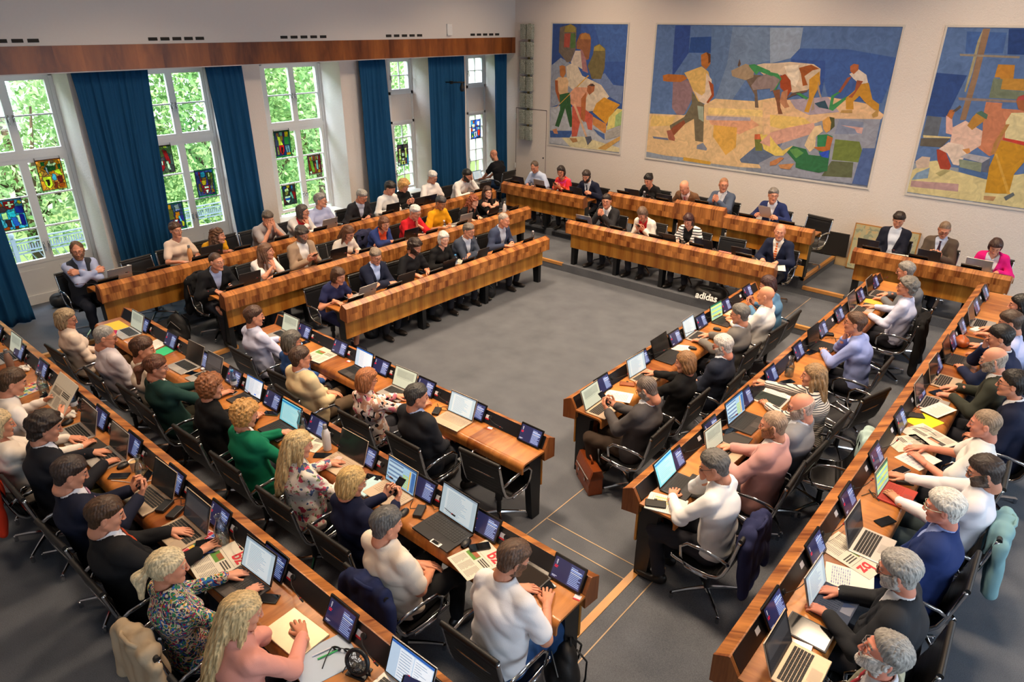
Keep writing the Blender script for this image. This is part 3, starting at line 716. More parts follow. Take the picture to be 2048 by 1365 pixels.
m_frame = plain('white_window_paint', 'e9e9e8', .45, var=.02)
m_brass = plain('pale_joint', 'b79c7c', .5)
m_nose = wood('oak_nosing', 'a5713a', 'd69c58', board=.9, grain=6, contrast=.5)
m_dark = plain('black_lacquer', '14151a', .38, var=.1)
m_steel = plain('black_steel', '101216', .42, var=.15)
m_chrome = plain('chrome', 'c9c9cc', .12, 1.0)
def flat(x0, y0, x1, y1, z0, z1): return MB().box((x0, y0, z0), (x1, y1, z1))
fl = MB()
fl.box((-12.1, -3, -.3), (4, YN, 0))
fl.box((-12.1, -3, -.0), (-8.62, YN, LV[1])); fl.box((-8.62, 10.12, 0), (4, YN, LV[1])); fl.box((-2.10, -3, 0), (4, 10.12, LV[1])); fl.box((-8.62, -3, 0), (-2.10, 2.97, LV[1]))
fl.box((-12.1, -3, LV[1]), (-9.93, YN, LV[2])); fl.box((-9.93, 11.46, LV[1]), (4, YN, LV[2])); fl.box((-.80, -3, LV[1]), (4, 11.46, LV[2])); fl.box((-9.93, -3, LV[1]), (-.80, 1.62, LV[2]))
fl.box((-7.5, 11.46, LV[2]), (-3.38, YN, LV[3]))
floor = struct('floor', fl.mesh('floor', m_carpet))
# wooden nosings where an aisle crosses a step
ns = [((-8.60, 3.02, LV[1]), (-8.66, 4.16)), ((-9.91, 1.62, LV[2]), (-9.97, 2.93)), ((-2.12, 2.97, LV[1]), (-2.06, 4.06))]
tr = []
for n_, (a, b) in enumerate((((-8.66, 3.0), (-8.605, 4.2)), ((-9.985, 1.62), (-9.925, 2.95)), ((-2.105, 2.97), (-2.04, 4.07)), ((-7.98, 10.115), (-7.38, 10.17)), ((-3.12, 10.115), (-2.62, 10.17)), ((-3.38, 11.455), (-2.72, 11.52)), ((-3.435, 11.46), (-3.375, 13.06)), ((-.9, 11.455), (-.2, 11.52)))):
    lv = (1, 2, 1, 1, 1, 2, 3, 2)[n_]
    o = struct('trim_%d' % (n_ + 1), MB().box((a[0], a[1], LV[lv] - .045), (b[0], b[1], LV[lv] + .006)).mesh('nosing', m_nose)); o['label'] = 'oak nosing strip on the edge of a carpeted step'
jl = MB()
for a, b in (((-3.165, 3.2), (-3.155, 6.2)), ((-3.16, 4.235), (-2.12, 4.245)), ((-2.95, 4.04), (-2.12, 4.05))): jl.box((a[0], a[1], .001), (b[0], b[1], .0035))
for a, b in (((-1.915, 2.6), (-1.905, 4.25)), ((-3.2, 10.2), (-3.19, 11.4)), ((-2.6, 10.2), (-2.59, 11.4)), ((-10.9, 2.0), (-10.0, 2.006))): jl.box((a[0], a[1], LV[1 if a[0] > -8 else 2] + .001), (b[0], b[1], LV[1 if a[0] > -8 else 2] + .0035))
struct('trim_9', jl.mesh('carpet_joints', m_brass))['label'] = 'pale joint lines in the carpet'
# step vents in the risers
def vent_strip(x0, x1, y, z, n, nm):
    o = thing('floor_vent', nm, 'vent', ((x0 + x1) / 2, y, z)); fr = MB().box((-(x1 - x0) / 2, -.012, -.035), ((x1 - x0) / 2, 0, .035)); ob('frame', fr.mesh('frame', m_dark), o)
    sl = MB()
    for i in range(n):
        x = -(x1 - x0) / 2 + .01 + (x1 - x0 - .02) * (i + .5) / n; sl.box((x - .006, -.016, -.028), (x + .006, -.011, .028))
    ob('grille', sl.mesh('grille', plain('vent_grey', '2c2e33', .5)), o)['kind'] = 'stuff'
vent_strip(-9.75, -8.85, 11.455, LV[1] + .07, 22, 'wide black vent grille in the riser under the far corner desk')
vent_strip(-8.65, -8.1, 11.455, LV[1] + .07, 14, 'short black vent grille in the riser right of the far corner desk')
vent_strip(-4.35, -3.95, 11.455, LV[1] + .07, 14, 'black vent grille in the high step below the rear centre desk')
vent_strip(-2.3, -1.9, 11.455, LV[1] + .07, 14, 'black vent grille in the step under the three-seat desk at right')
# walls
wl = MB()
XI, XG = -11.40, -12.05      # inner face between the windows, window plane
openings = [(2.5, 3.80, LV[2], 3.60), (4.85, 6.13, LV[2], 3.60), (7.12, 8.40, .80, 3.60), (9.42, 10.72, .80, 3.60), (11.76, 13.05, .80, 3.60)]
edges = [-3.0] + [v for o_ in openings for v in o_[:2]] + [YN + .3]
for i in range(0, len(edges), 2):
    _s = .36 if i < 5 else 0      # the left reveals of the wide openings are splayed
    wl.prism([(-12.25, edges[i]), (XI, edges[i]), (XI, edges[i + 1] - _s), (XG + .05, edges[i + 1]), (-12.25, edges[i + 1])], 0, 3.62, axis='z')
for a, b, z0, z1 in openings:
    wl.box((-12.25, a, z1), (XI, b, 3.62))
    if z0 > .5: wl.box((-12.25, a, 0), (XI - .0, b, z0 - .03)); wl.box((XG, a - .36, 0), (XI, a, z0 - .03))
for a, b in ((10.05, 10.72), (12.40, 13.05)): wl.box((-12.15, a, 2.31), (-12.02, b, 2.87)); wl.box((-12.15, a - .64, .80), (-12.02, a, 3.60))
struct('wall_left', wl.mesh('wall_left', m_plaster))
struct('wall_left', MB().box((-12.25, -3, 3.62), (XW, YN, 6.4)).mesh('wall_upper', m_white))
bw = MB().box((-11.13, -3, 3.635), (XW + .012, YN, 3.965))
struct('trim_10', bw.mesh('pelmet', wood('walnut_pelmet', '5a2a10', 'a5602a', board=.36, grain=9, axis='y', contrast=.7, shift=0)))['label'] = 'long walnut veneer pelmet board above the curtains'
struct('ceiling', MB().box((-12.25, -3.2, 6.4), (4.3, YN + .3, 6.5)).mesh('ceiling', m_white))
struct('wall_back', MB().box((-12.25, YN, 0), (4.3, YN + .25, 6.4)).mesh('wall_back', m_plaster))['label'] = 'rough plastered wall that carries the murals'
rw = MB(); rops = [(-1.7, -.3), (2.3, 3.7), (6.3, 7.7), (10.3, 11.7)]; e = [-3.0] + [v for o_ in rops for v in o_] + [YN]
for i in range(0, len(e), 2): rw.box((4.0, e[i], 0), (4.3, e[i + 1], 6.4))
for a, b in rops: rw.box((4.0, a, 0), (4.3, b, .9)); rw.box((4.0, a, 3.8), (4.3, b, 6.4))
struct('wall_right', rw.mesh('wall_right', m_plaster)); struct('wall_front', MB().box((-12.25, -3.2, 0), (4.3, -3.0, 6.4)).mesh('wall_front', m_white))
# windows
m_glass = bpy.data.materials.new('window_glass'); m_glass.use_nodes = True; _nt = m_glass.node_tree; _nt.nodes.clear()
_o = _nt.nodes.new('ShaderNodeOutputMaterial'); _mx = _nt.nodes.new('ShaderNodeMixShader'); _t = _nt.nodes.new('ShaderNodeBsdfTransparent'); _g = _nt.nodes.new('ShaderNodeBsdfGlossy'); _g.inputs['Roughness'].default_value = .02
_mx.inputs[0].default_value = .06; _nt.links.new(_t.outputs[0], _mx.inputs[1]); _nt.links.new(_g.outputs[0], _mx.inputs[2]); _nt.links.new(_mx.outputs[0], _o.inputs[0])
def sash(mb, gl, y0, y1, z0, z1, rows, cols=1, fw=.055, mw=.022, x=XG):
    mb.box((x - .03, y0, z0), (x + .03, y0 + fw, z1)); mb.box((x - .03, y1 - fw, z0), (x + .03, y1, z1)); mb.box((x - .03, y0 + fw, z0), (x + .03, y1 - fw, z0 + fw)); mb.box((x - .03, y0 + fw, z1 - fw), (x + .03, y1 - fw, z1))
    for r in range(1, rows):
        z = z0 + fw + (z1 - z0 - 2 * fw) * r / rows; mb.box((x - .018, y0 + fw, z - mw / 2), (x + .018, y1 - fw, z + mw / 2))
    for c in range(1, cols):
        y = y0 + fw + (y1 - y0 - 2 * fw) * c / cols; mb.box((x - .018, y - mw / 2, z0 + fw), (x + .018, y + mw / 2, z1 - fw))
    gl.box((x - .003, y0 + fw - .01, z0 + fw - .01), (x + .003, y1 - fw + .01, z1 - fw + .01))
def handle(y, z, par):
    mb = MB(); mb.box((XG + .03, y - .014, z - .05), (XG + .04, y + .014, z + .05)); mb.tube([(XG + .035, y, z + .02), (XG + .07, y, z + .02), (XG + .075, y, z - .09)], .008, 6)
    ob('window_handle', mb.mesh('window_handle', m_chrome, True), par)
for i, (a, b, z0, z1) in enumerate(openings):
    if i > 2: a += .63 if i == 3 else .64
    fr = MB(); fr.box((XG - .05, a, z0), (XG + .045, a + .05, z1)); fr.box((XG - .05, b - .05, z0), (XG + .045, b, z1)); fr.box((XG - .05, a, z1 - .05), (XG + .045, b, z1))
    if i < 3: fr.box((XG - .05, a + .05, 2.43), (XG + .04, b - .05, 2.50))
    w = struct('window_%d' % (i + 1), fr.mesh('window_frame_outer', m_frame)); w['label'] = ('leftmost white glazed double door to the balcony', 'second white glazed double door, between two blue curtains', 'wide white window right of the balcony doors', 'first narrow white window', 'last narrow white window near the corner')[i]
    mb = MB(); gl = MB(); mid = (a + b) / 2
    if i < 3:
        for (p, q) in ((a + .05, mid), (mid, b - .05)):
            sash(mb, gl, p, q, 2.50, z1 - .05, 2)
            if i < 2: sash(mb, gl, p, q, .90, 2.43, 3); mb.box((XG - .025, p, z0 + .02), (XG + .025, q, .90)); mb.box((XG + .02, p + .1, z0 + .14), (XG + .032, q - .1, .82))
            else: sash(mb, gl, p, q, .86, 2.43, 3)
        for y in (mid - .035, mid + .035): handle(y, 1.16, w); handle(y, 3.0, w)
    else:
        fr2 = MB(); fr2.box((XG - .05, a, 2.86), (XG + .045, b, 2.92)); fr2.box((XG - .05, a, 2.27), (XG + .045, b, 2.32)); ob('window_frame', fr2.mesh('window_frame', m_frame), w)
        sash(mb, gl, a + .05, b - .05, 2.92, z1 - .05, 2, 2, .045, .018); sash(mb, gl, a + .05, b - .05, .84, 2.27, 5, 2, .045, .018); handle(a + .07, 1.2, w); handle(a + .07, 3.2, w)
    ob('window_sash', mb.mesh('window_sash', m_frame), w); ob('window_pane', gl.mesh('window_pane', m_glass), w)
    if z0 > .5: struct('trim_%d' % (11 + i), MB().box((-12.0, a - .04 - (.63 if i > 2 else .33), .765), (XI + .07, b + .04, .80)).mesh('sill', m_frame))['label'] = 'white window sill'
struct('baseboard_left', MB().box((-12.02, 2.5, LV[2]), (-11.99, 3.8, LV[2] + .14)).mesh('kick', m_frame))
# radiators under the sills
for k, (y, n_) in enumerate(((7.75, 'white column radiator under the sill of the wide window'), (9.93, 'white column radiator under the first narrow window'))):
    r = thing('radiator', n_, 'radiator', (-11.33, y, LV[2])); mb = MB()
    for j in range(14): mb.tube([(0, -.40 + j * .06, .10), (0, -.40 + j * .06, .40)], .018, 6); mb.tube([(.05, -.40 + j * .06, .10), (.05, -.40 + j * .06, .40)], .018, 6)
    for z in (.10, .40): mb.box((-.02, -.43, z - .02), (.07, .43, z + .02))
    mb.box((-.05, -.40, 0), (.0, -.37, .12)); mb.box((-.05, .37, 0), (.0, .40, .12)); ob('columns', mb.mesh('columns', m_frame), r)
# mural wall door (flush), slots in the upper wall, sensor box
dr = MB()
for a, b in (((-11.05, 2.44), (-10.13, 2.452)), ((-11.05, LV[2]), (-11.04, 2.45)), ((-10.14, LV[2]), (-10.13, 2.45))): dr.box((a[0], YN - .004, a[1]), (b[0], YN - .001, b[1]))
d_ = struct('door_1', dr.mesh('door_gap', plain('shadow_gap', '4a443f', .9))); d_['label'] = 'flush plastered door in the mural wall'
ob('door_handle', MB().lathe([(.0, 0), (.018, 0), (.018, .01), (0, .012)], 10).xf(Matrix.Translation((-10.2, YN - .004, 1.38)) @ Matrix.Rotation(math.pi / 2, 4, 'X')).mesh('door_handle', m_steel), d_)
for k, z in enumerate((1.05, 2.2)): ob('hinge', MB().box((-11.065, YN - .03, z), (-11.045, YN - .001, z + .12)).mesh('hinge', m_frame), d_)
vm = MB().box((-.002, -.065, -.022), (.006, .065, .022)).mesh('vent_slot', plain('slot_black', '26231f', .8)); first = None
for gi, (y0, y1, n_) in enumerate(((2.62, 3.47, 5), (4.88, 5.72, 5), (7.05, 7.96, 5), (9.31, 10.23, 5), (11.62, 12.53, 5))):
    for j in range(n_):
        o = ob('wall_vent', vm, None, (XW + .002, y0 + .065 + (y1 - y0 - .13) * j / (n_ - 1), 4.03)); 
        tag(o, 'narrow dark vent slot in the white wall, %s of five above %s' % (('first', 'second', 'third', 'fourth', 'last')[j], ('the leftmost balcony door', 'the second balcony door', 'the wide window', 'the first narrow window', 'the last narrow window')[gi]), 'vent', 'vent slots above the pelmet')
s_ = thing('wall_sensor', 'small white box on the upper wall above the blue curtains near the corner', 'sensor', (XW, 10.98, 4.13)); ob('housing', MB().box((0, -.07, -.11), (.035, .07, .11)).mesh('housing', m_frame), s_, bevel=.008); ob('indicator_light', MB().box((.034, .03, .04), (.038, .038, .048)).mesh('indicator_light', plain('indicator', '9fb8e8', .3)), s_)
# curtains
m_curt = cloth('124a74', weave=160)
def curtain(y0, y1, b0, b1, label, zt=3.62, zb=None, x=-11.27, nf=None):
    zb = LV[2] + .02 if zb is None else zb; w = y1 - y0; nf = nf or max(5, int(w / .115)); n = nf * 8; rows = 26; v = []
    for r in range(rows + 1):
        t = r / rows; a = y0 + (b0 - y0) * t ** .8; b = y1 + (b1 - y1) * t ** .8
        for i in range(n + 1):
            s = i / n; ph = s * nf * 2 * math.pi + .5 * math.sin(3 * t + y0 * 5) + .6 * math.sin(s * 9 + t * 2.2)
            am = (.028 + .030 * t) * (.75 + .35 * math.sin(s * 17 + y0)); v.append((x + am * math.sin(ph) + .012 * math.sin(2.3 * ph + t * 5), a + (b - a) * s + .010 * math.cos(ph), zt + (zb - zt) * t))
    f = [(r * (n + 1) + i, r * (n + 1) + i + 1, (r + 1) * (n + 1) + i + 1, (r + 1) * (n + 1) + i) for r in range(rows) for i in range(n)]
    o = thing('curtain', label, 'curtain', (0, 0, 0)); c = ob('fabric', MB().add(v, f).mesh('fabric', m_curt, True), o); c.modifiers.new('thickness', 'SOLIDIFY').thickness = .004
    tp = MB()
    for i in range(nf): tp.box((x - .008, y0 + (i + .4) * w / nf, zt - .01), (x + .008, y0 + (i + .6) * w / nf, zt + .02))
    ob('hooks', tp.mesh('hooks', m_frame), o)['kind'] = 'stuff'
curtain(1.65, 2.42, 1.5, 2.56, 'dark blue curtain left of the leftmost balcony door at the photo edge')
curtain(3.80, 4.85, 3.88, 4.68, 'widest dark blue curtain between the two balcony doors')
curtain(5.74, 6.36, 5.84, 6.42, 'dark blue curtain right of the second balcony door')
curtain(8.74, 9.38, 8.72, 9.50, 'dark blue curtain left of the first narrow window')
curtain(10.50, 11.56, 10.50, 11.64, 'dark blue curtain behind the ceiling-hung camera, between the narrow windows')
curtain(12.56, 12.98, 12.66, 13.0, 'narrow dark blue curtain in the far corner', nf=5)
struct('trim_20', MB().box((-11.31, -3, 3.622), (-11.23, YN, 3.634)).mesh('curtain_rail', m_frame))['label'] = 'curtain track'
# cctv style camera on an arm in front of the curtain
c_ = thing('room_camera', 'black camera hanging from an arm in front of the blue curtain', 'camera', (-10.95, 11.18, 3.08))
ob('arm', MB().tube([(-.15, -.16, .03), (-.05, 0, .03), (.02, .06, .03)], .016, 8).mesh('arm', m_steel, True), c_); ob('camera_body', MB().lathe([(0, -.15), (.035, -.15), (.05, -.12), (.05, -.06), (.035, -.03), (.03, .02), (0, .02)], 14).mesh('camera_body', m_steel, 'auto'), c_)
ob('lens', MB().lathe([(0, 0), (.02, 0), (.02, .015), (0, .018)], 10).xf(Matrix.Translation((.05, -.01, -.10)) @ Matrix.Rotation(math.pi / 2, 4, 'Y')).mesh('lens', plain('lens', '30405a', .05)), c_)
ob('bracket', MB().box((-.17, -.20, .0), (-.13, -.14, .06)).box((-.45, -.19, .02), (-.13, -.16, .04)).mesh('bracket', m_steel), c_)
# glass block wall lamp
g_ = thing('wall_lamp', 'tall wall lamp of two columns of textured glass blocks in the corner', 'lamp', (-10.66, YN, 3.0))
m_gb, _p = base_mat('textured_glass'); _p.inputs['Base Color'].default_value = lin('a9b3a4'); _p.inputs['Roughness'].default_value = .12; _p.inputs['Metallic'].default_value = .15
_tc = N(m_gb, 'ShaderNodeTexCoord'); _v = N(m_gb, 'ShaderNodeTexVoronoi', Scale=55.0); L(m_gb, _tc.outputs['Object'], _v.inputs['Vector']); _b = N(m_gb, 'ShaderNodeBump', Strength=.9, Distance=.02); L(m_gb, _v.outputs['Distance'], _b.inputs['Height']); L(m_gb, _b.outputs[0], _p.inputs['Normal'])
_cr = N(m_gb, 'ShaderNodeValToRGB'); _cr.color_ramp.elements[0].color = lin('6f7767'); _cr.color_ramp.elements[1].color = lin('cdd2c6'); L(m_gb, _v.outputs['Distance'], _cr.inputs[0]); L(m_gb, _cr.outputs[0], _p.inputs['Base Color'])
ob('back_plate', MB().box((-.015, -.05, -1.25), (.015, -.0, 1.25)).mesh('back_plate', plain('brass_bar', '8a7a4a', .35, .8)), g_)
bm_ = MB().box((-.075, -.10, -.155), (.075, 0, .155)).mesh('glass_block', m_gb)
for c in (-1, 1):
    for r in range(7): ob('glass_block', bm_, g_, (c * .092, -.055, -1.085 + r * .362), bevel=.012)
# leaning boards at the foot of the mural wall
o = ob('black_board', MB().box((-.58, -.03, 0), (.58, 0, .42)).mesh('black_board', plain('board_black', '201d1c', .7)), None, (-3.78, YN - .02, LV[3] + .03), (math.radians(4), 0, 0)); tag(o, 'long black board leaning on the mural wall behind the dais', 'board')
o = ob('plywood_strip', MB().box((-.72, -.025, 0), (.72, 0, .17)).mesh('plywood_strip', wood('plywood', 'a98d63', 'd2bb92', board=1.2, grain=3, contrast=.4)), None, (-2.65, YN - .01, LV[2] + .003)); tag(o, 'pale plywood strip along the floor at the mural wall', 'board')
o = thing('leaning_canvas', 'pale green canvas on a wooden frame leaning on the wall behind the three-seat desk', 'canvas', (-2.63, YN - .12, LV[2] + .004)); o.rotation_euler = (math.radians(-5), 0, 0)
ob('canvas', MB().box((-.50, -.012, .02), (.50, 0, .80)).mesh('canvas', cloth('b9b795', kind='blotch', cols=('9aa08a', 'c9b58a'), scale=6)), o); fr_ = MB()
for a, b in (((-.52, 0, 0), (.52, .03, .03)), ((-.52, 0, .79), (.52, .03, .82)), ((-.52, 0, 0), (-.49, .03, .82)), ((.49, 0, 0), (.52, .03, .82))): fr_.box(a, b)
ob('stretcher_frame', fr_.mesh('stretcher_frame', m_nose), o)
# ceiling luminaires (above the frame)
for k, (x, y) in enumerate(((-7.9, 4.4), (-4.6, 4.4), (-1.3, 4.4), (-7.9, 8.6), (-4.6, 8.6), (-1.3, 8.6))):
    pass

MUR1 = '''33559a -1001,424 -812,424 -812,175 -1002,175
2b4885 -1001,424 -928,425 -928,380 -1002,342
3f62a4 -895,424 -812,424 -811,356 -864,354
b4b9c2 -1002,253 -960,261 -915,253 -863,223 -811,237 -812,175 -1002,175
d8cfa4 -969,190 -911,198 -812,184 -812,175 -942,172
3d5f9c -1002,202 -937,208 -946,192 -1001,187
8e97a8 -1002,342 -978,358 -951,347 -919,320 -935,276 -1002,253
d2c5b0 -963,341 -939,352 -919,324 -894,316 -863,309 -844,289 -884,255 -902,251 -935,290 -958,303
c9bcae -940,373 -917,374 -906,332 -951,349
9c6f72 -928,382 -917,374 -904,330 -919,334
6b7fa8 -894,316 -862,332 -839,310 -814,309 -816,274 -847,286 -869,308
6a5f55 -983,418 -967,422 -955,424 -939,418 -939,377 -951,351 -961,349 -984,369
8a7a3c -969,420 -955,425 -943,420 -940,409 -971,409
a04a3e -970,406 -954,407 -956,379 -971,379
4c6b3a -954,407 -942,407 -940,379 -953,377
8b5a3c -930,405 -924,408 -906,407 -901,398 -901,378 -904,358 -910,355 -922,375 -937,377 -938,389
a8743c -927,404 -916,409 -904,404 -902,396 -929,396
6f6440 -892,383 -879,388 -864,379 -863,368 -863,341 -870,320 -894,319 -906,344 -894,367
9c8a44 -892,381 -879,387 -866,379 -865,375 -893,374
d8b48a -992,311 -982,318 -961,319 -955,311 -956,289 -951,288 -980,281
b0703c -981,341 -973,343 -965,341 -963,327 -970,317 -978,321
a85c34 -992,311 -984,311 -982,290 -973,273 -978,265 -990,289
2f5c34 -978,282 -951,288 -947,270 -938,216 -946,215 -961,254 -977,212 -988,214 -975,250
c98a64 -995,205 -983,209 -979,197 -990,197
d0a24a -989,252 -985,254 -901,325 -904,326
d49a7c -948,289 -936,300 -905,301 -900,292 -909,272 -918,260 -937,258 -947,265
a0603c -904,304 -895,310 -885,307 -886,295 -898,286 -905,294
4a3a34 -902,306 -890,310 -885,305 -893,304
c8604c -942,260 -915,260 -886,245 -886,214 -897,215 -902,229 -917,235 -926,197 -940,195
b0683c -919,277 -906,292 -906,243 -908,228 -917,235
b08050 -946,191 -927,193 -923,186 -936,182
d8b090 -940,265 -934,266 -897,198 -902,197
5a6070 -904,198 -888,201 -885,193 -896,181
d0952e -887,252 -879,270 -860,284 -819,272 -830,261 -844,241 -850,230
dccf7c -849,217 -845,244 -825,264 -813,263 -813,232
9cba7c -829,226 -828,250 -812,261 -813,231
c98a4c -886,243 -850,230 -850,209 -885,226
a8a6a0 -853,211 -813,230 -813,210 -849,197
c9a05a -869,177 -813,209 -813,201 -848,176
4a68a0 -884,218 -853,209 -852,197 -871,207'''
MUR2 = '''2c4a90 -708,424 -676,424 -674,377 -704,332 -707,376
244a8c -673,404 -629,406 -629,378 -674,377
5a76a0 -633,423 -592,423 -587,330 -621,320 -629,378
6d84a6 -592,423 -483,422 -490,396 -504,389 -503,373 -538,362 -576,296 -609,298 -594,360
8a7078 -702,332 -659,326 -655,298 -670,265 -684,261 -698,275
d8b98c -749,260 -699,262 -670,263 -609,298 -532,299 -486,310 -464,184 -543,178 -748,176
dcbc74 -743,257 -688,259 -696,241 -743,235
e4c884 -621,281 -481,286 -479,272 -536,273 -619,269
d8a080 -618,261 -535,268 -515,258 -552,238 -612,251
d8a850 -605,250 -558,250 -555,214 -573,197 -604,229
a8a0b0 -623,266 -535,270 -534,264 -622,258
8e9cb0 -749,184 -702,181 -660,182 -664,175 -748,176
c89c3c -662,183 -602,181 -602,175 -661,176
5c6c88 -544,192 -517,220 -488,233 -475,246 -469,210 -501,188 -540,187
6a7390 -736,216 -701,216 -698,212 -733,212
b06a2c -725,334 -714,337 -679,337 -671,331 -684,324 -713,323 -723,324
6c6450 -659,308 -639,291 -630,286 -625,239 -623,216 -640,217 -648,258 -668,246 -695,229 -699,241 -669,260 -656,286
d8b46c -679,341 -644,354 -629,345 -622,328 -617,305 -626,288 -643,291 -657,310 -668,328
d8c4b0 -654,309 -637,302 -631,308 -633,343 -621,332 -614,301 -626,286 -640,291
9c4c24 -627,330 -616,323 -612,303 -622,289 -626,290 -617,305
b06c30 -648,374 -638,379 -629,376 -627,359 -634,349 -645,356
5c3418 -638,379 -629,376 -627,363 -631,359 -633,372
9aa898 -644,283 -631,282 -627,254 -638,259
8c4c30 -693,238 -669,254 -665,248 -689,221 -692,216 -697,228
a0604c -705,230 -695,233 -684,217 -685,212 -698,213
7c8498 -635,209 -623,215 -613,205 -614,201 -635,202
6c7434 -521,233 -507,235 -503,213 -516,212
c86440 -522,241 -510,243 -509,233 -521,232
dcc468 -512,242 -502,245 -470,215 -468,206 -488,211 -501,216
6c5c50 -554,336 -539,344 -526,344 -530,318 -522,288 -529,288 -533,310
a08c74 -584,349 -572,355 -558,362 -541,357 -540,340 -554,334 -574,338 -581,340
5c4a40 -573,358 -571,370 -567,361 -570,356
d0bca4 -537,361 -524,364 -495,365 -491,342 -505,334 -527,348
8c7c7c -542,325 -532,340 -515,347 -500,342 -503,323 -523,320 -537,318
3c8c54 -552,360 -542,362 -493,346 -491,339 -531,350 -535,344 -549,356
3d5fa2 -479,390 -387,391 -307,380 -309,349 -317,311 -404,315 -422,355 -477,367
33549a -478,372 -419,372 -415,352 -415,318
8fa0b8 -523,422 -465,423 -465,390 -478,374 -513,364
dcb890 -516,299 -404,315 -334,308 -309,293 -312,286 -407,275 -439,259 -507,241
8f95a6 -465,245 -440,261 -393,280 -313,286 -311,176 -496,174 -506,190 -473,212
e0c070 -499,278 -438,278 -416,265 -464,254 -495,258
d0a090 -465,258 -419,271 -412,255 -489,222 -510,227 -493,247
7c88a4 -378,281 -338,279 -336,260 -381,255
c8a09c -374,271 -337,270 -337,260 -345,261 -350,267
6c7c3c -378,247 -338,247 -329,229 -327,213 -377,212
5c6448 -377,210 -341,212 -338,186 -389,182
4c6498 -331,237 -312,239 -311,176 -336,176
a89cac -468,306 -404,315 -380,292 -430,283 -455,292
d0bca4 -513,364 -477,368 -437,366 -424,359 -422,339 -440,324 -464,318 -477,319 -489,346 -510,349
e6d8c4 -487,361 -463,364 -457,343 -461,328 -471,332
9c4420 -492,344 -483,348 -472,338 -467,322 -475,306 -480,319 -488,325
9c5424 -461,359 -441,365 -426,359 -437,356 -449,346 -441,332 -449,330 -456,350
c89434 -440,341 -425,355 -420,335 -427,313 -431,287 -439,288 -435,311
a09080 -427,313 -422,293 -428,290
7c5038 -501,320 -488,322 -482,292 -476,281 -484,280 -491,301
b07c5c -484,318 -474,323 -472,302 -466,294 -474,291 -485,301
6c5448 -475,306 -466,317 -440,324 -440,321 -463,313
a08c7c -424,339 -418,322 -413,312 -417,314 -423,326
8c7c7c -509,343 -498,345 -491,337 -497,322 -505,317
3c8c54 -511,350 -496,348 -488,340 -496,320 -499,320 -490,338 -510,347
3c8c54 -398,295 -398,317 -387,325 -385,323 -393,316 -393,303 -373,318 -370,317 -391,293
3c8c54 -459,317 -453,319 -435,311 -439,308
2c4c60 -424,303 -407,309 -398,295 -415,297
c08c30 -374,315 -364,326 -356,338 -343,341 -332,316 -320,309 -318,297 -326,300 -343,311 -353,320 -361,310 -358,298 -370,297
d8ccc0 -376,353 -363,361 -349,353 -344,341 -356,338 -368,346
b0643c -377,365 -372,369 -364,368 -363,360 -369,353 -375,357
9c5438 -378,347 -371,350 -384,323 -388,324
9c5438 -362,344 -352,343 -364,316 -370,317 -362,326
b08c50 -377,295 -360,297 -359,292 -378,291
b08c50 -328,292 -319,303 -318,290 -325,287
dcc468 -493,242 -481,230 -465,218 -448,229 -463,209 -477,207 -487,211
2c6c44 -457,216 -448,228 -424,225 -418,216 -382,216 -381,192 -395,187 -425,189 -437,191 -438,200
5c9450 -454,221 -440,225 -427,218 -439,207
2c7c50 -409,251 -392,254 -383,251 -383,231 -382,216 -398,216 -406,233
dcc49c -428,231 -424,247 -416,265 -406,268 -401,258 -411,248 -409,229 -417,221
b06830 -392,252 -382,249 -384,223 -402,225 -412,230 -392,233
d09c54 -405,275 -397,283 -386,281 -384,270 -389,261 -395,256 -401,262
4c5030 -395,283 -386,282 -383,268 -389,261 -390,274
2c50c0 -401,221 -384,228 -383,214 -395,215
b87c50 -485,195 -467,206 -460,205 -473,191 -484,188
c08858 -469,192 -440,198 -447,186 -464,186'''
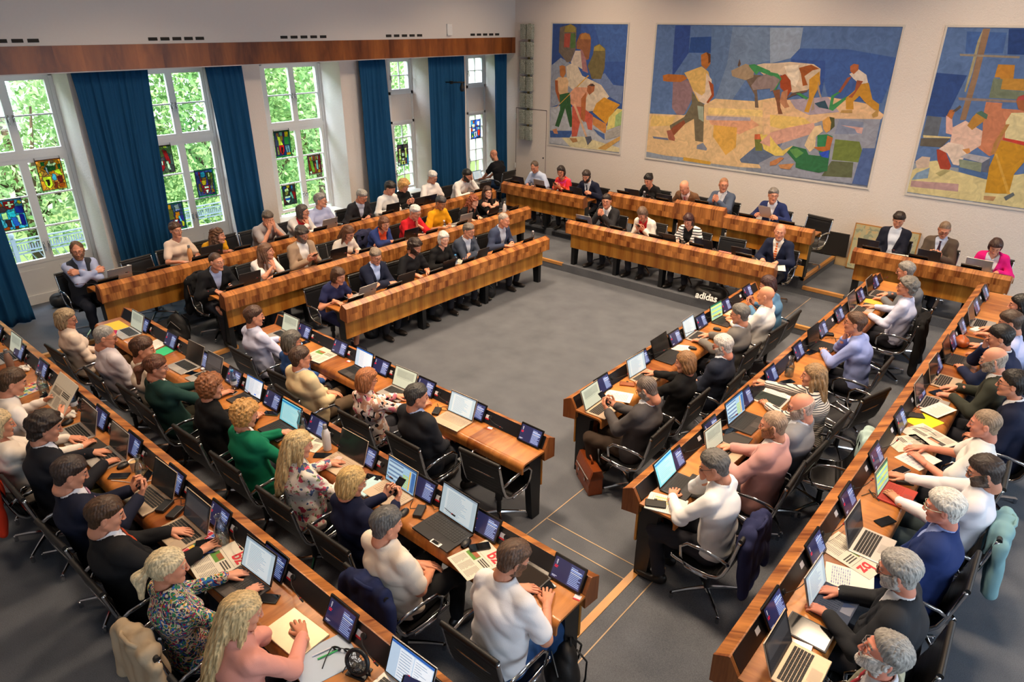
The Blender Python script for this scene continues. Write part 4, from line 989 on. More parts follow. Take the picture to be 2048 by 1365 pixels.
MUR3 = '''2b4a88 -252,361 -206,359 -219,297 -249,296
3f62a0 -221,420 -170,419 -168,391 -216,390
1f3f7c -169,424 -139,424 -132,390 -162,390
8c7058 -201,424 -192,424 -191,356 -192,295 -200,294 -199,359
a09a78 -204,407 -201,424 -200,363 -202,335 -204,336
8c8478 -223,389 -146,388 -146,385 -222,386
b88030 -170,376 -149,376 -146,358 -155,342 -163,358 -170,358
b88838 -159,357 -121,358 -119,341 -158,342
707c68 -171,357 -159,356 -158,342 -118,340 -118,332 -134,329 -170,329
8c7c74 -210,327 -113,328 -112,325 -208,323
c07c5c -172,323 -151,323 -150,315 -120,315 -114,265 -136,253 -148,245 -166,256 -166,281 -171,305
5c6470 -246,297 -225,296 -224,267 -246,265
5c5850 -247,262 -206,266 -215,251 -246,250
d0c08c -245,267 -206,268 -206,266 -244,263
d0c490 -229,227 -217,230 -195,218 -143,210 -92,227 -83,174 -248,175 -248,211
b09090 -246,194 -178,198 -176,186 -245,184
7c98b4 -241,207 -224,218 -223,201 -246,195
4a6a9c -184,223 -142,222 -143,210 -183,217
c8b4a4 -247,225 -239,234 -227,234 -226,218 -242,214
d8aca0 -220,299 -211,297 -207,283 -196,286 -203,271 -214,273
b06c3c -219,299 -217,308 -209,309 -211,294
5a5048 -213,306 -205,316 -202,313 -208,306
d8b8a8 -206,283 -192,294 -173,284 -166,281 -163,260 -175,248 -185,251 -205,260
b08038 -188,287 -184,300 -179,308 -166,305 -168,295 -180,281
4c6c5c -181,306 -175,310 -165,305 -165,298
a0402c -221,247 -210,249 -195,224 -196,218 -209,218 -216,231
dccabc -218,248 -207,260 -187,258 -178,246 -185,226 -193,227 -205,243
a8a070 -214,210 -203,218 -194,217 -206,206
a8a8b0 -186,239 -178,246 -146,243 -155,234
84907c -187,236 -155,234 -153,220 -183,224
5c6478 -155,234 -146,242 -143,220 -152,221
c88c50 -186,251 -177,254 -174,248 -178,245
d8cc9c -140,297 -136,310 -116,312 -101,269 -135,273
b08048 -139,293 -134,294 -142,262 -140,248 -147,249 -147,264
a06038 -134,326 -134,333 -124,336 -119,313 -129,316
b04848 -135,328 -132,334 -125,337 -122,329
c03c30 -137,274 -103,270 -101,264 -137,271
c08c20 -139,270 -107,265 -100,247 -110,223 -109,193 -123,191 -140,190 -144,229 -141,254
b08860 -140,185 -124,186 -126,179 -139,179
d0a040 -142,250 -139,250 -107,193 -111,192
5c6468 -114,187 -104,196 -101,192 -110,182'''

# ------------------------------------------------------------------ painted surfaces: flat artwork with one colour per patch
def attr_mat(name, rough=.85, glass=False, emit=0, brush=.1):
    m = bpy.data.materials.new(name); m.use_nodes = True; nt = m.node_tree
    at = nt.nodes.new('ShaderNodeAttribute'); at.attribute_name = 'col'
    if glass:
        p = nt.nodes['Principled BSDF']; t = nt.nodes.new('ShaderNodeBsdfTransparent'); d = nt.nodes.new('ShaderNodeBsdfTranslucent'); mx = nt.nodes.new('ShaderNodeMixShader'); a2 = nt.nodes.new('ShaderNodeMixShader')
        nt.links.new(at.outputs['Color'], t.inputs[0]); nt.links.new(at.outputs['Color'], d.inputs[0]); mx.inputs[0].default_value = .35; nt.links.new(t.outputs[0], mx.inputs[1]); nt.links.new(d.outputs[0], mx.inputs[2])
        p.inputs['Base Color'].default_value = (.02, .02, .02, 1); a2.inputs[0].default_value = .06; nt.links.new(mx.outputs[0], a2.inputs[1]); nt.links.new(p.outputs[0], a2.inputs[2]); nt.links.new(a2.outputs[0], nt.nodes['Material Output'].inputs[0]); return m
    p = nt.nodes['Principled BSDF']; p.inputs['Roughness'].default_value = rough
    tc = nt.nodes.new('ShaderNodeTexCoord'); nz = nt.nodes.new('ShaderNodeTexNoise'); nz.inputs['Scale'].default_value = 7.0; nz.inputs['Detail'].default_value = 6.0; nz.inputs['Distortion'].default_value = 1.5; nt.links.new(tc.outputs['Object'], nz.inputs['Vector'])
    mr = nt.nodes.new('ShaderNodeMapRange'); mr.inputs[1].default_value = .25; mr.inputs[2].default_value = .75; mr.inputs[3].default_value = 1 - brush * 2; mr.inputs[4].default_value = 1 + brush * 2.6; nt.links.new(nz.outputs['Fac'], mr.inputs[0])
    hs = nt.nodes.new('ShaderNodeHueSaturation'); nt.links.new(at.outputs['Color'], hs.inputs['Color']); nt.links.new(mr.outputs[0], hs.inputs['Value']); nt.links.new(hs.outputs[0], p.inputs['Base Color'])
    if emit: nt.links.new(at.outputs['Color'], p.inputs['Emission Color']); p.inputs['Emission Strength'].default_value = emit; p.inputs['Specular IOR Level'].default_value = .35
    return m
def painted(name, faces, mat):
    """faces: list of (colour, [3D points])"""
    v = []; f = []; c = []
    for col, pts in faces:
        f.append(tuple(range(len(v), len(v) + len(pts)))); v += pts; c.append(lin(col))
    me = bpy.data.meshes.new(name); me.from_pydata(v, [], f); me.materials.append(mat)
    a = me.attributes.new('col', 'FLOAT_COLOR', 'FACE'); a.data.foreach_set('color', np.array(c, F32).ravel()); me.update(); return me
def clip(poly, x0, x1, y0, y1):
    for ax, lim, sg in ((0, x0, 1), (0, x1, -1), (1, y0, 1), (1, y1, -1)):
        out = []
        for i, p in enumerate(poly):
            q = poly[(i + 1) % len(poly)]; a = (p[ax] - lim) * sg; b = (q[ax] - lim) * sg
            if a >= 0: out.append(p)
            if (a >= 0) != (b >= 0): t = a / (a - b); out.append((p[0] + (q[0] - p[0]) * t, p[1] + (q[1] - p[1]) * t))
        poly = out
        if len(poly) < 3: return []
    return poly
m_fresco = attr_mat('fresco'); m_pale = plain('mural_edge', 'd2ccc4', .8)
for k, (txt, x0, x1, lb) in enumerate(((MUR1, -10.03, -8.13, 'left mural of two labourers shovelling beside blast furnaces and a barrel'), (MUR2, -7.47, -3.10, 'large central mural of a sower, ploughing oxen and a seated woman with a baby'), (MUR3, -2.48, -.57, 'right mural of stone workers with hammers below scaffolding'))):
    z0, z1 = 1.725, 4.255; fr = MB(); w = .03
    for a, b in (((x0 - w, z0 - w), (x0, z1 + w)), ((x1, z0 - w), (x1 + w, z1 + w)), ((x0, z0 - w), (x1, z0)), ((x0, z1), (x1, z1 + w))): fr.box((a[0], YN - .016, a[1]), (b[0], YN - .001, b[1]))
    t = thing('mural_painting', lb, 'painting', (0, 0, 0)); ob('frame', fr.mesh('frame', m_pale), t)
    fs = [('5674a6' if k else '4a6aa2', [(x0, YN - .008, z0), (x1, YN - .008, z0), (x1, YN - .008, z1), (x0, YN - .008, z1)])]
    for j_, (a_, b_, c_) in enumerate(((0, .5, '8f98a4'), (.5, 1, '7c8494'))): fs.append((c_, [(x0 + (x1 - x0) * a_, YN - .0083, z0), (x0 + (x1 - x0) * b_, YN - .0083, z0), (x0 + (x1 - x0) * b_, YN - .0083, z0 + .5), (x0 + (x1 - x0) * a_, YN - .0083, z0 + .5)]))
    for i, ln in enumerate(txt.split('\n')):
        q = ln.split(); pp = [tuple(float(a) / 100 for a in s.split(',')) for s in q[1:]]
        pp = clip(pp, x0, x1, z0, z1)
        if len(pp) > 2: fs.append((q[0], [(a, YN - .0085 - .00012 * i, b) for a, b in pp]))
    ob('painted_canvas', painted('painted_canvas', fs, m_fresco), t)
# stained glass: small colour cells, lead lines where the colours change
m_sg = attr_mat('stained_glass', glass=True); m_lead = plain('lead', '0d0d0f', .5)
def inpoly(x, y, p):
    c = np.zeros(x.shape, bool); n = len(p)
    for i in range(n):
        (x1, y1), (x2, y2) = p[i], p[i - 1]
        if y1 == y2: continue
        m = ((y1 > y) != (y2 > y)) & (x < (x2 - x1) * (y - y1) / (y2 - y1) + x1); c ^= m
    return c
SGD = {
 'A': ('c87818', 'c06a10 .1,.7 .4,.95 .9,.9 .9,.6 .5,.5;1f4a28 .25,.72 .5,.85 .75,.75 .7,.62 .35,.6 .3,.66;cfd0c8 .4,.8 .55,.95 .8,.85 .7,.76 .5,.78;8a5a48 .58,.84 .7,.84 .7,.95 .58,.95;205a34 .2,.8 .35,.8 .35,.92 .2,.92;205a34 .82,.65 .95,.65 .95,.82 .82,.8;d4dc30 .62,.62 .85,.66 .95,.42 .75,.5;4aa8dc .55,.52 .68,.5 .66,.3 .52,.3 .5,.42;6a1c18 .7,.42 .9,.42 .88,.2 .72,.22;dce030 .12,.44 .48,.46 .46,.16 .34,.06 .2,.12;2a1c10 .24,.36 .38,.36 .34,.16 .28,.16;7a2a18 .55,.25 .66,.24 .64,.05 .5,.05;b8501a .7,.2 .95,.2 .95,.04 .7,.04;d4c030 .05,.6 .15,.6 .15,.48 .05,.48;9a9ac8 .33,.78 .38,.78 .42,.55 .36,.52'),
 'B': ('2a9ad8', '8a1820 .3,.95 .72,.95 .7,.72 .5,.66 .3,.74;e8ece8 .46,.92 .56,.92 .56,.72 .46,.72;e8ece8 .38,.86 .66,.86 .66,.79 .38,.79;4a3040 .0,.78 .3,.8 .4,.68 .3,.6 .0,.62;b8501a .05,.88 .2,.95 .28,.82 .14,.78;d8c030 .88,.95 .98,.85 .9,.78 .8,.86;1c2c9c .66,.74 .95,.74 .97,.5 .66,.52;2aaede .36,.6 .64,.62 .66,.4 .42,.42;c8e0a8 .12,.56 .34,.6 .34,.38 .14,.38;3a2028 .2,.36 .42,.36 .4,.1 .24,.1;2a5ad0 .44,.4 .64,.4 .72,.1 .5,.1;c8e8c0 .64,.46 .76,.46 .78,.14 .7,.14;1c1c8c .78,.48 .93,.46 .93,.1 .78,.1;a04018 .0,.1 .3,.12 .28,.0 .0,.0;7a2020 .5,.1 .64,.1 .64,.0 .5,.0'),
 'C': ('3c4438', 'a01820 .5,.85 .72,.8 .85,.4 .78,.3 .6,.5;d8e0d0 .2,.9 .34,.9 .36,.5 .24,.5;e0dc50 .12,.95 .3,.95 .3,.88 .12,.88;c8d4c0 .6,.42 .72,.42 .8,.1 .66,.1;a81c24 .2,.44 .52,.44 .5,.2 .36,.06 .22,.2;e8e8e8 .36,.44 .42,.44 .42,.3 .36,.3;e0dc50 .6,.97 .76,.97 .76,.9 .6,.9'),
 'D': ('1c2c78', '1c9858 .0,1 1,1 1,.95 .0,.95;1c9858 .0,0 1,0 1,.05 .0,.05;1c9858 .0,0 .05,0 .05,1 0,1;1c9858 .95,0 1,0 1,1 .95,1;2a8ac8 .3,.9 .5,.92 .55,.75 .4,.68 .28,.76;8a5a28 .34,.7 .56,.7 .56,.6 .34,.6;c8a020 .3,.6 .56,.6 .5,.42 .32,.44;4c5a28 .6,.88 .9,.85 .9,.6 .65,.58;e8e0d0 .68,.86 .78,.86 .76,.7 .7,.7;3a2c28 .62,.6 .9,.58 .85,.36 .62,.38;c82028 .34,.4 .7,.4 .66,.2 .5,.08 .38,.2;f0f0f0 .4,.37 .64,.37 .62,.3 .42,.3;f0f0f0 .44,.24 .6,.24 .56,.12 .48,.12;c86020 .74,.26 .86,.26 .92,.12 .76,.12;6a5020 .1,.5 .24,.5 .26,.2 .12,.2;b82030 .2,.92 .25,.92 .36,.12 .31,.12;c8b050 .88,.8 .92,.8 .78,.1 .74,.1'),
 'E': ('1c2468', '1c9058 .0,1 1,1 1,.95 .0,.95;1c9058 .0,0 1,0 1,.04 .0,.04;1c9058 .0,0 .05,0 .05,1 0,1;1c9058 .94,0 1,0 1,1 .94,1;e08820 .12,.95 .32,.95 .34,.78 .12,.78;6a6028 .1,.78 .4,.78 .42,.4 .14,.4;8a88a8 .5,.9 .75,.92 .8,.7 .55,.68;e07818 .5,.66 .75,.66 .72,.4 .46,.4;d8c030 .74,.3 .9,.28 .88,.08 .78,.1;c02020 .34,.4 .62,.4 .6,.2 .46,.1 .36,.2;f0f0f0 .38,.37 .56,.37 .54,.3 .4,.3;68b8dc .62,.5 .72,.5 .8,.3 .7,.26;c03030 .12,.36 .28,.36 .26,.1 .14,.1'),
 'F': ('1c2470', '20a058 .0,1 1,1 1,.96 .0,.96;20a058 .0,0 1,0 1,.04 .0,.04;20a058 .0,0 .05,0 .05,1 0,1;20a058 .94,0 1,0 1,1 .94,1;8a6048 .12,.92 .28,.94 .3,.78 .14,.78;d8cc40 .2,.8 .42,.76 .5,.46 .24,.42;88a8c8 .34,.94 .55,.94 .52,.8 .36,.8;a87838 .36,.82 .56,.78 .5,.6 .4,.6;e0a020 .66,.96 .9,.96 .88,.76 .68,.76;2a7a3c .6,.74 .92,.74 .9,.44 .6,.46;c82024 .22,.44 .58,.44 .56,.2 .42,.08 .26,.2;1c1414 .36,.38 .46,.38 .44,.16 .36,.16;78a0b8 .62,.42 .74,.42 .78,.14 .68,.14;78a0b8 .76,.42 .88,.42 .92,.14 .82,.14;e08c20 .66,.14 .92,.14 .92,.06 .66,.06;8c7c48 .1,.4 .2,.4 .24,.1 .1,.1'),
 'G': ('8c1420', 'e8e8e0 .1,.96 .36,.96 .38,.74 .1,.74;e0a828 .14,.92 .3,.92 .3,.72 .16,.72;88a838 .14,.72 .36,.72 .5,.16 .36,.1 .24,.2;e8e8e0 .56,.96 .8,.96 .8,.76 .56,.76;d89828 .6,.92 .72,.92 .72,.74 .6,.74;90c0c8 .6,.72 .78,.72 .76,.24 .62,.24;c87c20 .8,.5 .92,.5 .9,.3 .8,.3;c88c30 .7,.26 .92,.26 .9,.08 .7,.08;f0f0e8 .06,.2 .26,.2 .22,.08 .1,.08;302028 .4,.7 .52,.7 .5,.4 .42,.4;d8d4c8 .04,.04 .96,.04 .96,.0 .04,.0'),
 'H': ('30282c', '2a3a90 .06,.96 .3,.96 .24,.7 .06,.7;e0a828 .34,.98 .56,.98 .54,.84 .36,.84;e8e4c0 .16,.8 .42,.86 .5,.7 .2,.68;9c8850 .18,.68 .46,.7 .4,.52 .2,.5;2a70c0 .66,.95 .8,.95 .8,.78 .66,.78;a82028 .72,.66 .96,.6 .94,.24 .8,.24;60a0a8 .5,.6 .68,.66 .8,.3 .7,.26;e8eef0 .14,.44 .56,.44 .54,.34 .14,.34;2a5ad8 .14,.34 .54,.34 .52,.24 .16,.24;e8eef0 .16,.24 .52,.24 .36,.08;a02828 .06,.4 .12,.4 .12,.1 .06,.1;3c3a70 .66,.78 .9,.78 .88,.68 .68,.68'),
 'I': ('5c2a3c', '1c2420 .4,.7 .46,1 .54,1 .64,.7;e0dc80 .14,.8 .3,.84 .32,.3 .14,.3;e0dc80 .68,.8 .84,.84 .86,.34 .7,.34;f0ece0 .14,.58 .3,.58 .3,.5 .14,.5;f0ece0 .38,.6 .64,.6 .62,.46 .4,.46;3a3c30 .36,.46 .64,.46 .64,.36 .36,.36;e8e4d0 .4,.36 .6,.36 .6,.24 .4,.24;d8d070 .34,.22 .66,.24 .66,.04 .34,.04;402018 .46,.18 .54,.18 .54,.04 .46,.04;f0f0f0 .02,.18 .2,.18 .2,.06 .1,.01 .02,.06;3a8ad0 .88,.5 .97,.5 .97,.06 .88,.06;78b0e0 .22,.06 .96,.06 .96,.0 .22,.0;8aa850 .2,.3 .32,.3 .3,.08 .22,.08;6a4a60 .04,.98 .36,.98 .3,.86 .04,.84'),
 'J': ('2a5ac8', '38a0e0 .0,.96 .2,.96 .2,.7 .0,.7;a04828 .2,.95 .36,.95 .36,.82 .2,.82;e8dcb0 .1,.78 .42,.78 .4,.6 .14,.6;e8e8e0 .62,.9 .9,.9 .88,.68 .66,.66;c83c20 .56,.72 .72,.7 .6,.6;f0ece8 .18,.52 .44,.52 .42,.42 .18,.42;88b0b0 .66,.6 .92,.6 .9,.48 .66,.48;d83820 .68,.44 .95,.44 .9,.16 .7,.16;f4f4f4 .32,.38 .62,.38 .6,.16 .48,.06 .34,.16;1c1418 .44,.32 .5,.32 .5,.16 .44,.16;c84828 .04,.6 .14,.6 .16,.4 .04,.4;207848 .06,.3 .24,.3 .28,.08 .1,.08;283860 .6,.1 .96,.14 .96,.02 .6,.02;e0c030 .1,.2 .2,.2 .2,.1 .1,.1')}
SGP = (('A', 3.29, 3.63, 1.95, 2.40, 'orange and green stained glass panel with a black bull shield in the leftmost balcony door'), ('B', 2.65, 2.99, 1.47, 1.91, 'blue stained glass panel with a white cross on a red shield at the left edge'),
 ('C', 4.98, 5.30, 1.95, 2.40, 'dark stained glass panel with a red robed figure, partly behind the curtain'), ('D', 5.61, 5.95, 1.45, 1.925, 'green-bordered stained glass panel with a red shield of two white keys'), ('E', 5.0, 5.31, .975, 1.45, 'green-bordered stained glass panel behind the woman with the hair bun'),
 ('F', 7.225, 7.56, 1.93, 2.41, 'green-bordered stained glass panel with a red shield, highest in the wide window'), ('G', 7.89, 8.19, 1.50, 1.88, 'dark red stained glass panel with two haloed saints in the wide window'), ('H', 7.25, 7.54, 1.01, 1.395, 'stained glass panel with a blue and white shield, lowest in the wide window'),
 ('I', 10.18, 10.49, 1.36, 1.82, 'stained glass panel of a twin-towered gate in the first narrow window'), ('J', 12.52, 12.86, 1.68, 2.13, 'stained glass panel with a white shield in the last narrow window'))
for key, y0, y1, z0, z1, lb in SGP:
    nx, ny = 30, 40; bgc, dat = SGD[key]; gx, gy = np.meshgrid((np.arange(nx) + .5) / nx, (np.arange(ny) + .5) / ny, indexing='ij'); G = np.zeros((nx, ny), int); cols = [bgc]
    rs = np.random.RandomState(ord(key)); sx = rs.rand(14); sy = rs.rand(14); vor = np.argmin((gx[..., None] - sx) ** 2 + (gy[..., None] - sy) ** 2, -1)
    cl = np.array(lin(bgc)[:3])
    for i in range(14): cols.append(tuple(np.clip(cl * (.6 + .9 * rs.rand()) + rs.rand(3) * .05, 0, 1)))
    G = vor + 1
    for ln in dat.split(';'):
        q = ln.split(); cols.append(q[0]); G[inpoly(gx, gy, [tuple(map(float, s.split(','))) for s in q[1:]])] = len(cols) - 1
    t = thing('stained_glass_panel', lb, 'stained glass', (XG + .05, y0, z0)); w, h = y1 - y0, z1 - z0; dx, dy = w / nx, h / ny; fs = []; ld = MB()
    for i in range(nx):
        for j in range(ny): fs.append((cols[G[i, j]], [(0, i * dx, j * dy), (0, (i + 1) * dx, j * dy), (0, (i + 1) * dx, (j + 1) * dy), (0, i * dx, (j + 1) * dy)]))
    lw = .0022
    for i in range(1, nx):
        for j in range(ny):
            if G[i, j] != G[i - 1, j]: ld.box((-.002, i * dx - lw, j * dy), (.003, i * dx + lw, (j + 1) * dy))
    for i in range(nx):
        for j in range(1, ny):
            if G[i, j] != G[i, j - 1]: ld.box((-.002, i * dx, j * dy - lw), (.003, (i + 1) * dx, j * dy + lw))
    ob('coloured_glass', painted('coloured_glass', fs, m_sg), t); ob('lead_lines', ld.mesh('lead_lines', m_lead), t); fr = MB()
    for a, b in (((0, 0), (.008, h)), ((w - .008, 0), (w, h)), ((0, 0), (w, .008)), ((0, h - .008), (w, h))): fr.box((-.005, a[0], a[1]), (.006, b[0], b[1]))
    for y in (.004, w - .004): fr.box((-.008, y - .003, -.03), (-.002, y + .003, h + .03))
    ob('frame', fr.mesh('frame', m_lead), t)
# ------------------------------------------------------------------ outside: trees, balcony rail, ground, a pale house
struct('ground', MB().box((-45, -25, -3.2), (-12.3, 40, -3.0)).mesh('ground', plain('lawn', '5d7a3c', .9, scale=2)))['label'] = 'grass below the windows'
def leaf_mat(c1, c2):
    m, p = base_mat('leaf'); p.inputs['Roughness'].default_value = .6; g = N(m, 'ShaderNodeNewGeometry'); r = N(m, 'ShaderNodeValToRGB'); r.color_ramp.elements[0].color = lin(c1); r.color_ramp.elements[1].color = lin(c2)
    L(m, g.outputs['Random Per Island'], r.inputs[0]); L(m, r.outputs[0], p.inputs['Base Color']); t = N(m, 'ShaderNodeBsdfTranslucent'); L(m, r.outputs[0], t.inputs[0]); mx = N(m, 'ShaderNodeMixShader'); mx.inputs[0].default_value = .5
    L(m, p.outputs[0], mx.inputs[1]); L(m, t.outputs[0], mx.inputs[2]); L(m, mx.outputs[0], m.node_tree.nodes['Material Output'].inputs[0]); return m
lmats = [leaf_mat('5c9448', 'd2eeb4'), leaf_mat('6ca458', 'dcf0c4'), leaf_mat('4c8440', 'b8de98')]
m_bark = plain('bark', '5a4a3a', .9, var=.3, scale=8)
for k, (x, y, rr, hh, n_) in enumerate(((-17.5, .2, 3.0, 4.2, 'broad green tree left of the leftmost balcony door'), (-18.5, 4.6, 3.2, 4.6, 'dense green tree seen through the two balcony doors'), (-17.2, 9.2, 2.9, 4.0, 'bright green tree seen through the wide window'), (-19.5, 13.2, 2.8, 3.6, 'green tree behind the first narrow window'), (-22.0, 18.0, 2.8, 3.2, 'pale green tree behind the last narrow window'), (-16.0, 6.6, 1.8, 1.0, 'low leafy tree below the middle of the windows'), (-15.6, 2.6, 1.7, .8, 'low bright shrub-like tree behind the balcony rail'))):
    rs = np.random.RandomState(k + 3); t = thing('tree', n_, 'tree', (x, y, -3.0)); nl = 17000 if k < 5 else 7000
    u = rs.normal(size=(nl, 3)); u /= np.linalg.norm(u, axis=1)[:, None]; cl = rs.normal(size=(70, 3)); cl = cl / np.linalg.norm(cl, axis=1)[:, None] * (.6 + .4 * rs.rand(70, 1)); ci = rs.randint(0, 70, nl)
    P = (cl[ci] * .82 + u * (.24 + .08 * rs.rand(nl, 1))) * np.array([rr, rr, hh * .95]) + np.array([0, 0, hh + 1.4 - (k > 4) * .4])
    s = .045 + .035 * rs.rand(nl, 1); a = rs.normal(size=(nl, 3)); a /= np.linalg.norm(a, axis=1)[:, None]; b = np.cross(a, u + .3 * rs.normal(size=(nl, 3))); b /= np.linalg.norm(b, axis=1)[:, None]
    V = np.stack([P - a * s * 1.3, P + b * s * .62, P + a * s * 1.3, P - b * s * .62], 1).reshape(-1, 3); Q = np.arange(nl * 4).reshape(-1, 4)
    fo = ob('foliage', npmesh('foliage', V, Q, lmats[k % 3], smooth=False), t); fo['kind'] = 'stuff'
    tb = MB().tube([(0, 0, 0), (.1, .05, hh * .5), (0, .1, hh + 1)], [.22, .17, .08], 8)
    for j in range(6): an = j * 1.05; tb.tube([(0, .05, hh * .55 + .2 * j), (math.cos(an) * rr * .4, math.sin(an) * rr * .4, hh * .9 + .2 * j), (math.cos(an) * rr * .75, math.sin(an) * rr * .75, hh * 1.25)], [.09, .05, .02], 6)
    ob('trunk', tb.mesh('trunk', m_bark, True), t)
bl = thing('balcony', 'pale grey balcony slab outside the two glazed doors', 'balcony', (-12.9, 4.3, LV[2])); ob('slab', MB().box((-.75, -2.6, -.2), (.62, 2.6, -.03)).mesh('slab', plain('concrete', 'a9a9a6', .9)), bl)
rl = thing('balcony_railing', 'light grey metal balcony railing with patterned bands behind the glazed doors', 'railing', (-13.4, 4.3, LV[2])); m_rail = plain('rail_paint', '9fb0c4', .5)
mb = MB(); 
for z in (.66, .60, .47, .42, .12): mb.box((-.02, -2.6, z), (.02, 2.6, z + .02))
ob('rails', mb.mesh('rails', m_rail), rl); mb = MB()
for j in range(130): y = -2.6 + j * .04; mb.box((-.006, y, .49), (.006, y + .022, .58))
for j in range(44): y = -2.6 + j * .12; mb.tube([(0, y, .14), (0, y + .06, .28), (0, y, .42)], .007, 4)
ob('lattice', mb.mesh('lattice', m_rail), rl)
for y in (-2.5, -1.25, 0, 1.25, 2.5):
    p_ = MB().box((-.03, y - .03, 0), (.03, y + .03, .70)); p_.lathe([(.0, .70), (.035, .72), (.045, .76), (.03, .80), (0, .82)], 10, (0, y, 0)); ob('post', p_.mesh('post', m_rail, 'auto'), rl)
hs_ = thing('house', 'pale house front behind the trees at the last narrow window', 'building', (-30, 26, -3)); ob('wall', MB().box((-2, -5, 0), (2, 5, 9)).mesh('wall', plain('render', 'cfd0cc', .9)), hs_); 
for yy in (-3, 0, 3):
    for zz in (2.5, 5.5): ob('window', MB().box((1.98, yy - .5, zz), (2.04, yy + .5, zz + 1.5)).mesh('window', plain('dark_pane', '6c7680', .2)), hs_)

# ------------------------------------------------------------------ desks
m_hood = wood('walnut_hood', '6a3414', 'd08a48', board=.115, rows=1, grain=24, contrast=1.0)
m_top = wood('walnut_top', '7a4018', 'd08a46', board=.62, rows=0, grain=13, contrast=.85, rough=.28)
m_front = wood('veneer_front', 'a05c18', 'dc9c40', board=.115, rows=0, grain=18, contrast=.55, seed=.3)
m_endw = wood('walnut_end', '6e3818', 'b8743e', board=.3, rows=0, grain=30, axis='y', contrast=.8)
m_ctrl = plain('control_panel_black', '17181c', .3, var=.05)
def desk(name, label, fx, fy, z, rz, Ln, nleg=4, lift=0, foot=False, group=None, endtop=(1, 1)):
    """local x along the desk, +y away from the sitter (hood front at y=0)"""
    t = thing(name, label, 'desk', (fx, fy, z), rz, group); q = lift
    ob('hood', MB().prism([(0, .625), (0, .815 + q), (-.080, .858 + q), (-.092, .858 + q), (-.150, .758 + q), (-.150, .645)], .018, Ln - .018).mesh('hood', m_hood), t)
    for x in (0, Ln - .018): ob('end_panel', MB().prism([(0, .618), (.002, .818 + q), (-.080, .862 + q), (-.092, .862 + q), (-.152, .758 + q), (-.150, .640)], x, x + .018).mesh('end_panel', m_endw), t)
    cp = MB().prism([(-.090, .8615 + q), (-.151, .757 + q), (-.154, .759 + q), (-.093, .8635 + q)], .03, Ln - .03); ob('control_panel', cp.mesh('control_panel', m_ctrl), t)
    ed = [(-.150, .735), (-.150, .752), (-.415, .752)]
    for i in range(1, 7): a = math.pi / 2 * i / 6; ed.append((-.415 - .052 * math.sin(a), .700 + .052 * math.cos(a)))
    ed += [(-.470, .655), (-.452, .655)]
    for i in range(6, -1, -1): a = math.pi / 2 * i / 6; ed.append((-.415 - .036 * math.sin(a), .699 + .036 * math.cos(a)))
    wt = MB()
    # a strip of quads keeps the waterfall edge smooth
    outer = [(-.150, .752), (-.415, .752)] + [(-.415 - .052 * math.sin(math.pi / 2 * i / 6), .700 + .052 * math.cos(math.pi / 2 * i / 6)) for i in range(1, 7)] + [(-.470, .655)]
    inner = [(-.150, .735), (-.415, .735)] + [(-.415 - .036 * math.sin(math.pi / 2 * i / 6), .699 + .036 * math.cos(math.pi / 2 * i / 6)) for i in range(1, 7)] + [(-.452, .655)]
    n = len(outer); vs = []
    for x in (0.0, Ln): vs += [(x, *p) for p in outer] + [(x, *p) for p in inner]
    o = 2 * n; fs = []
    for i in range(n - 1): fs += [(i, i + 1, o + i + 1, o + i), (n + i + 1, n + i, o + n + i, o + n + i + 1), (i, n + i, n + i + 1, i + 1), (o + i, o + i + 1, o + n + i + 1, o + n + i)]
    fs += [(0, o, o + n, n), (n - 1, 2 * n - 1, o + 2 * n - 1, o + n - 1)]
    wt.add(vs, fs); ob('worktop', wt.mesh('worktop', m_top, 'auto'), t)
    pm = MB().box((.05, -.128, .335), (Ln - .05, -.108, .64)); ob('front_panel', pm.mesh('front_panel', m_front), t, bevel=.004)
    lm = MB().prism([(-.135, 0), (-.135, .74), (-.40, .74), (-.40, .71), (-.30, .66), (-.245, 0)], -.036, .036).mesh('leg', m_steel)
    for i in range(nleg): ob('leg', lm, t, (.09 + (Ln - .18) * i / (nleg - 1), 0, 0))
    ob('cable_tray', MB().box((.12, -.26, .36), (Ln - .12, -.14, .375)).mesh('cable_tray', m_endw), t)
    if foot: ob('footboard', MB().box((.05, -.05, .06), (Ln - .05, -.03, .24)).mesh('footboard', m_front), t)
    return t
PI = math.pi
# row: hood-front line, start along the row, level, rotation, length.  (W/E rows run along Y, N/S rows along X)
ROW = {
 'W1': (-7.17, 5.03, 0, -PI / 2, 4.40, 4), 'W2': (-8.41, 4.02, 1, -PI / 2, 6.42, 6), 'W3': (-9.52, 2.93, 2, -PI / 2, 7.72, 7),
 'NL': (-9.92, 11.26, 2, PI, 2.17, 3), 'N1': (-7.29, 10.06, 1, PI, 3.88, 5), 'N3': (-2.68, 11.25, 2, PI, 2.07, 3),
 'E1': (-3.57, 5.01, 0, PI / 2, 4.56, 4), 'E2': (-2.22, 3.97, 1, PI / 2, 6.80, 6), 'E3': (-.93, 2.84, 2, PI / 2, 7.95, 7),
 'S1': (-7.60, 4.38, 0, 0, 4.40, 4), 'S2': (-8.93, 3.06, 1, 0, 7.10, 6), 'S3': (-9.40, 1.77, 2, 0, 8.2, 7)}
def rowpt(r, u, d, z=0.0):
    """u: world coordinate along the row, d: distance behind the hood front towards the sitter"""
    a, b, lv, rz, ln, _ = ROW[r]; Z = LV[lv] + z
    if r[0] == 'W': return (a - d, u, Z)
    if r[0] == 'E': return (a + d, u, Z)
    if r[0] == 'N': return (u, b + d, Z)
    return (u, b - d, Z)
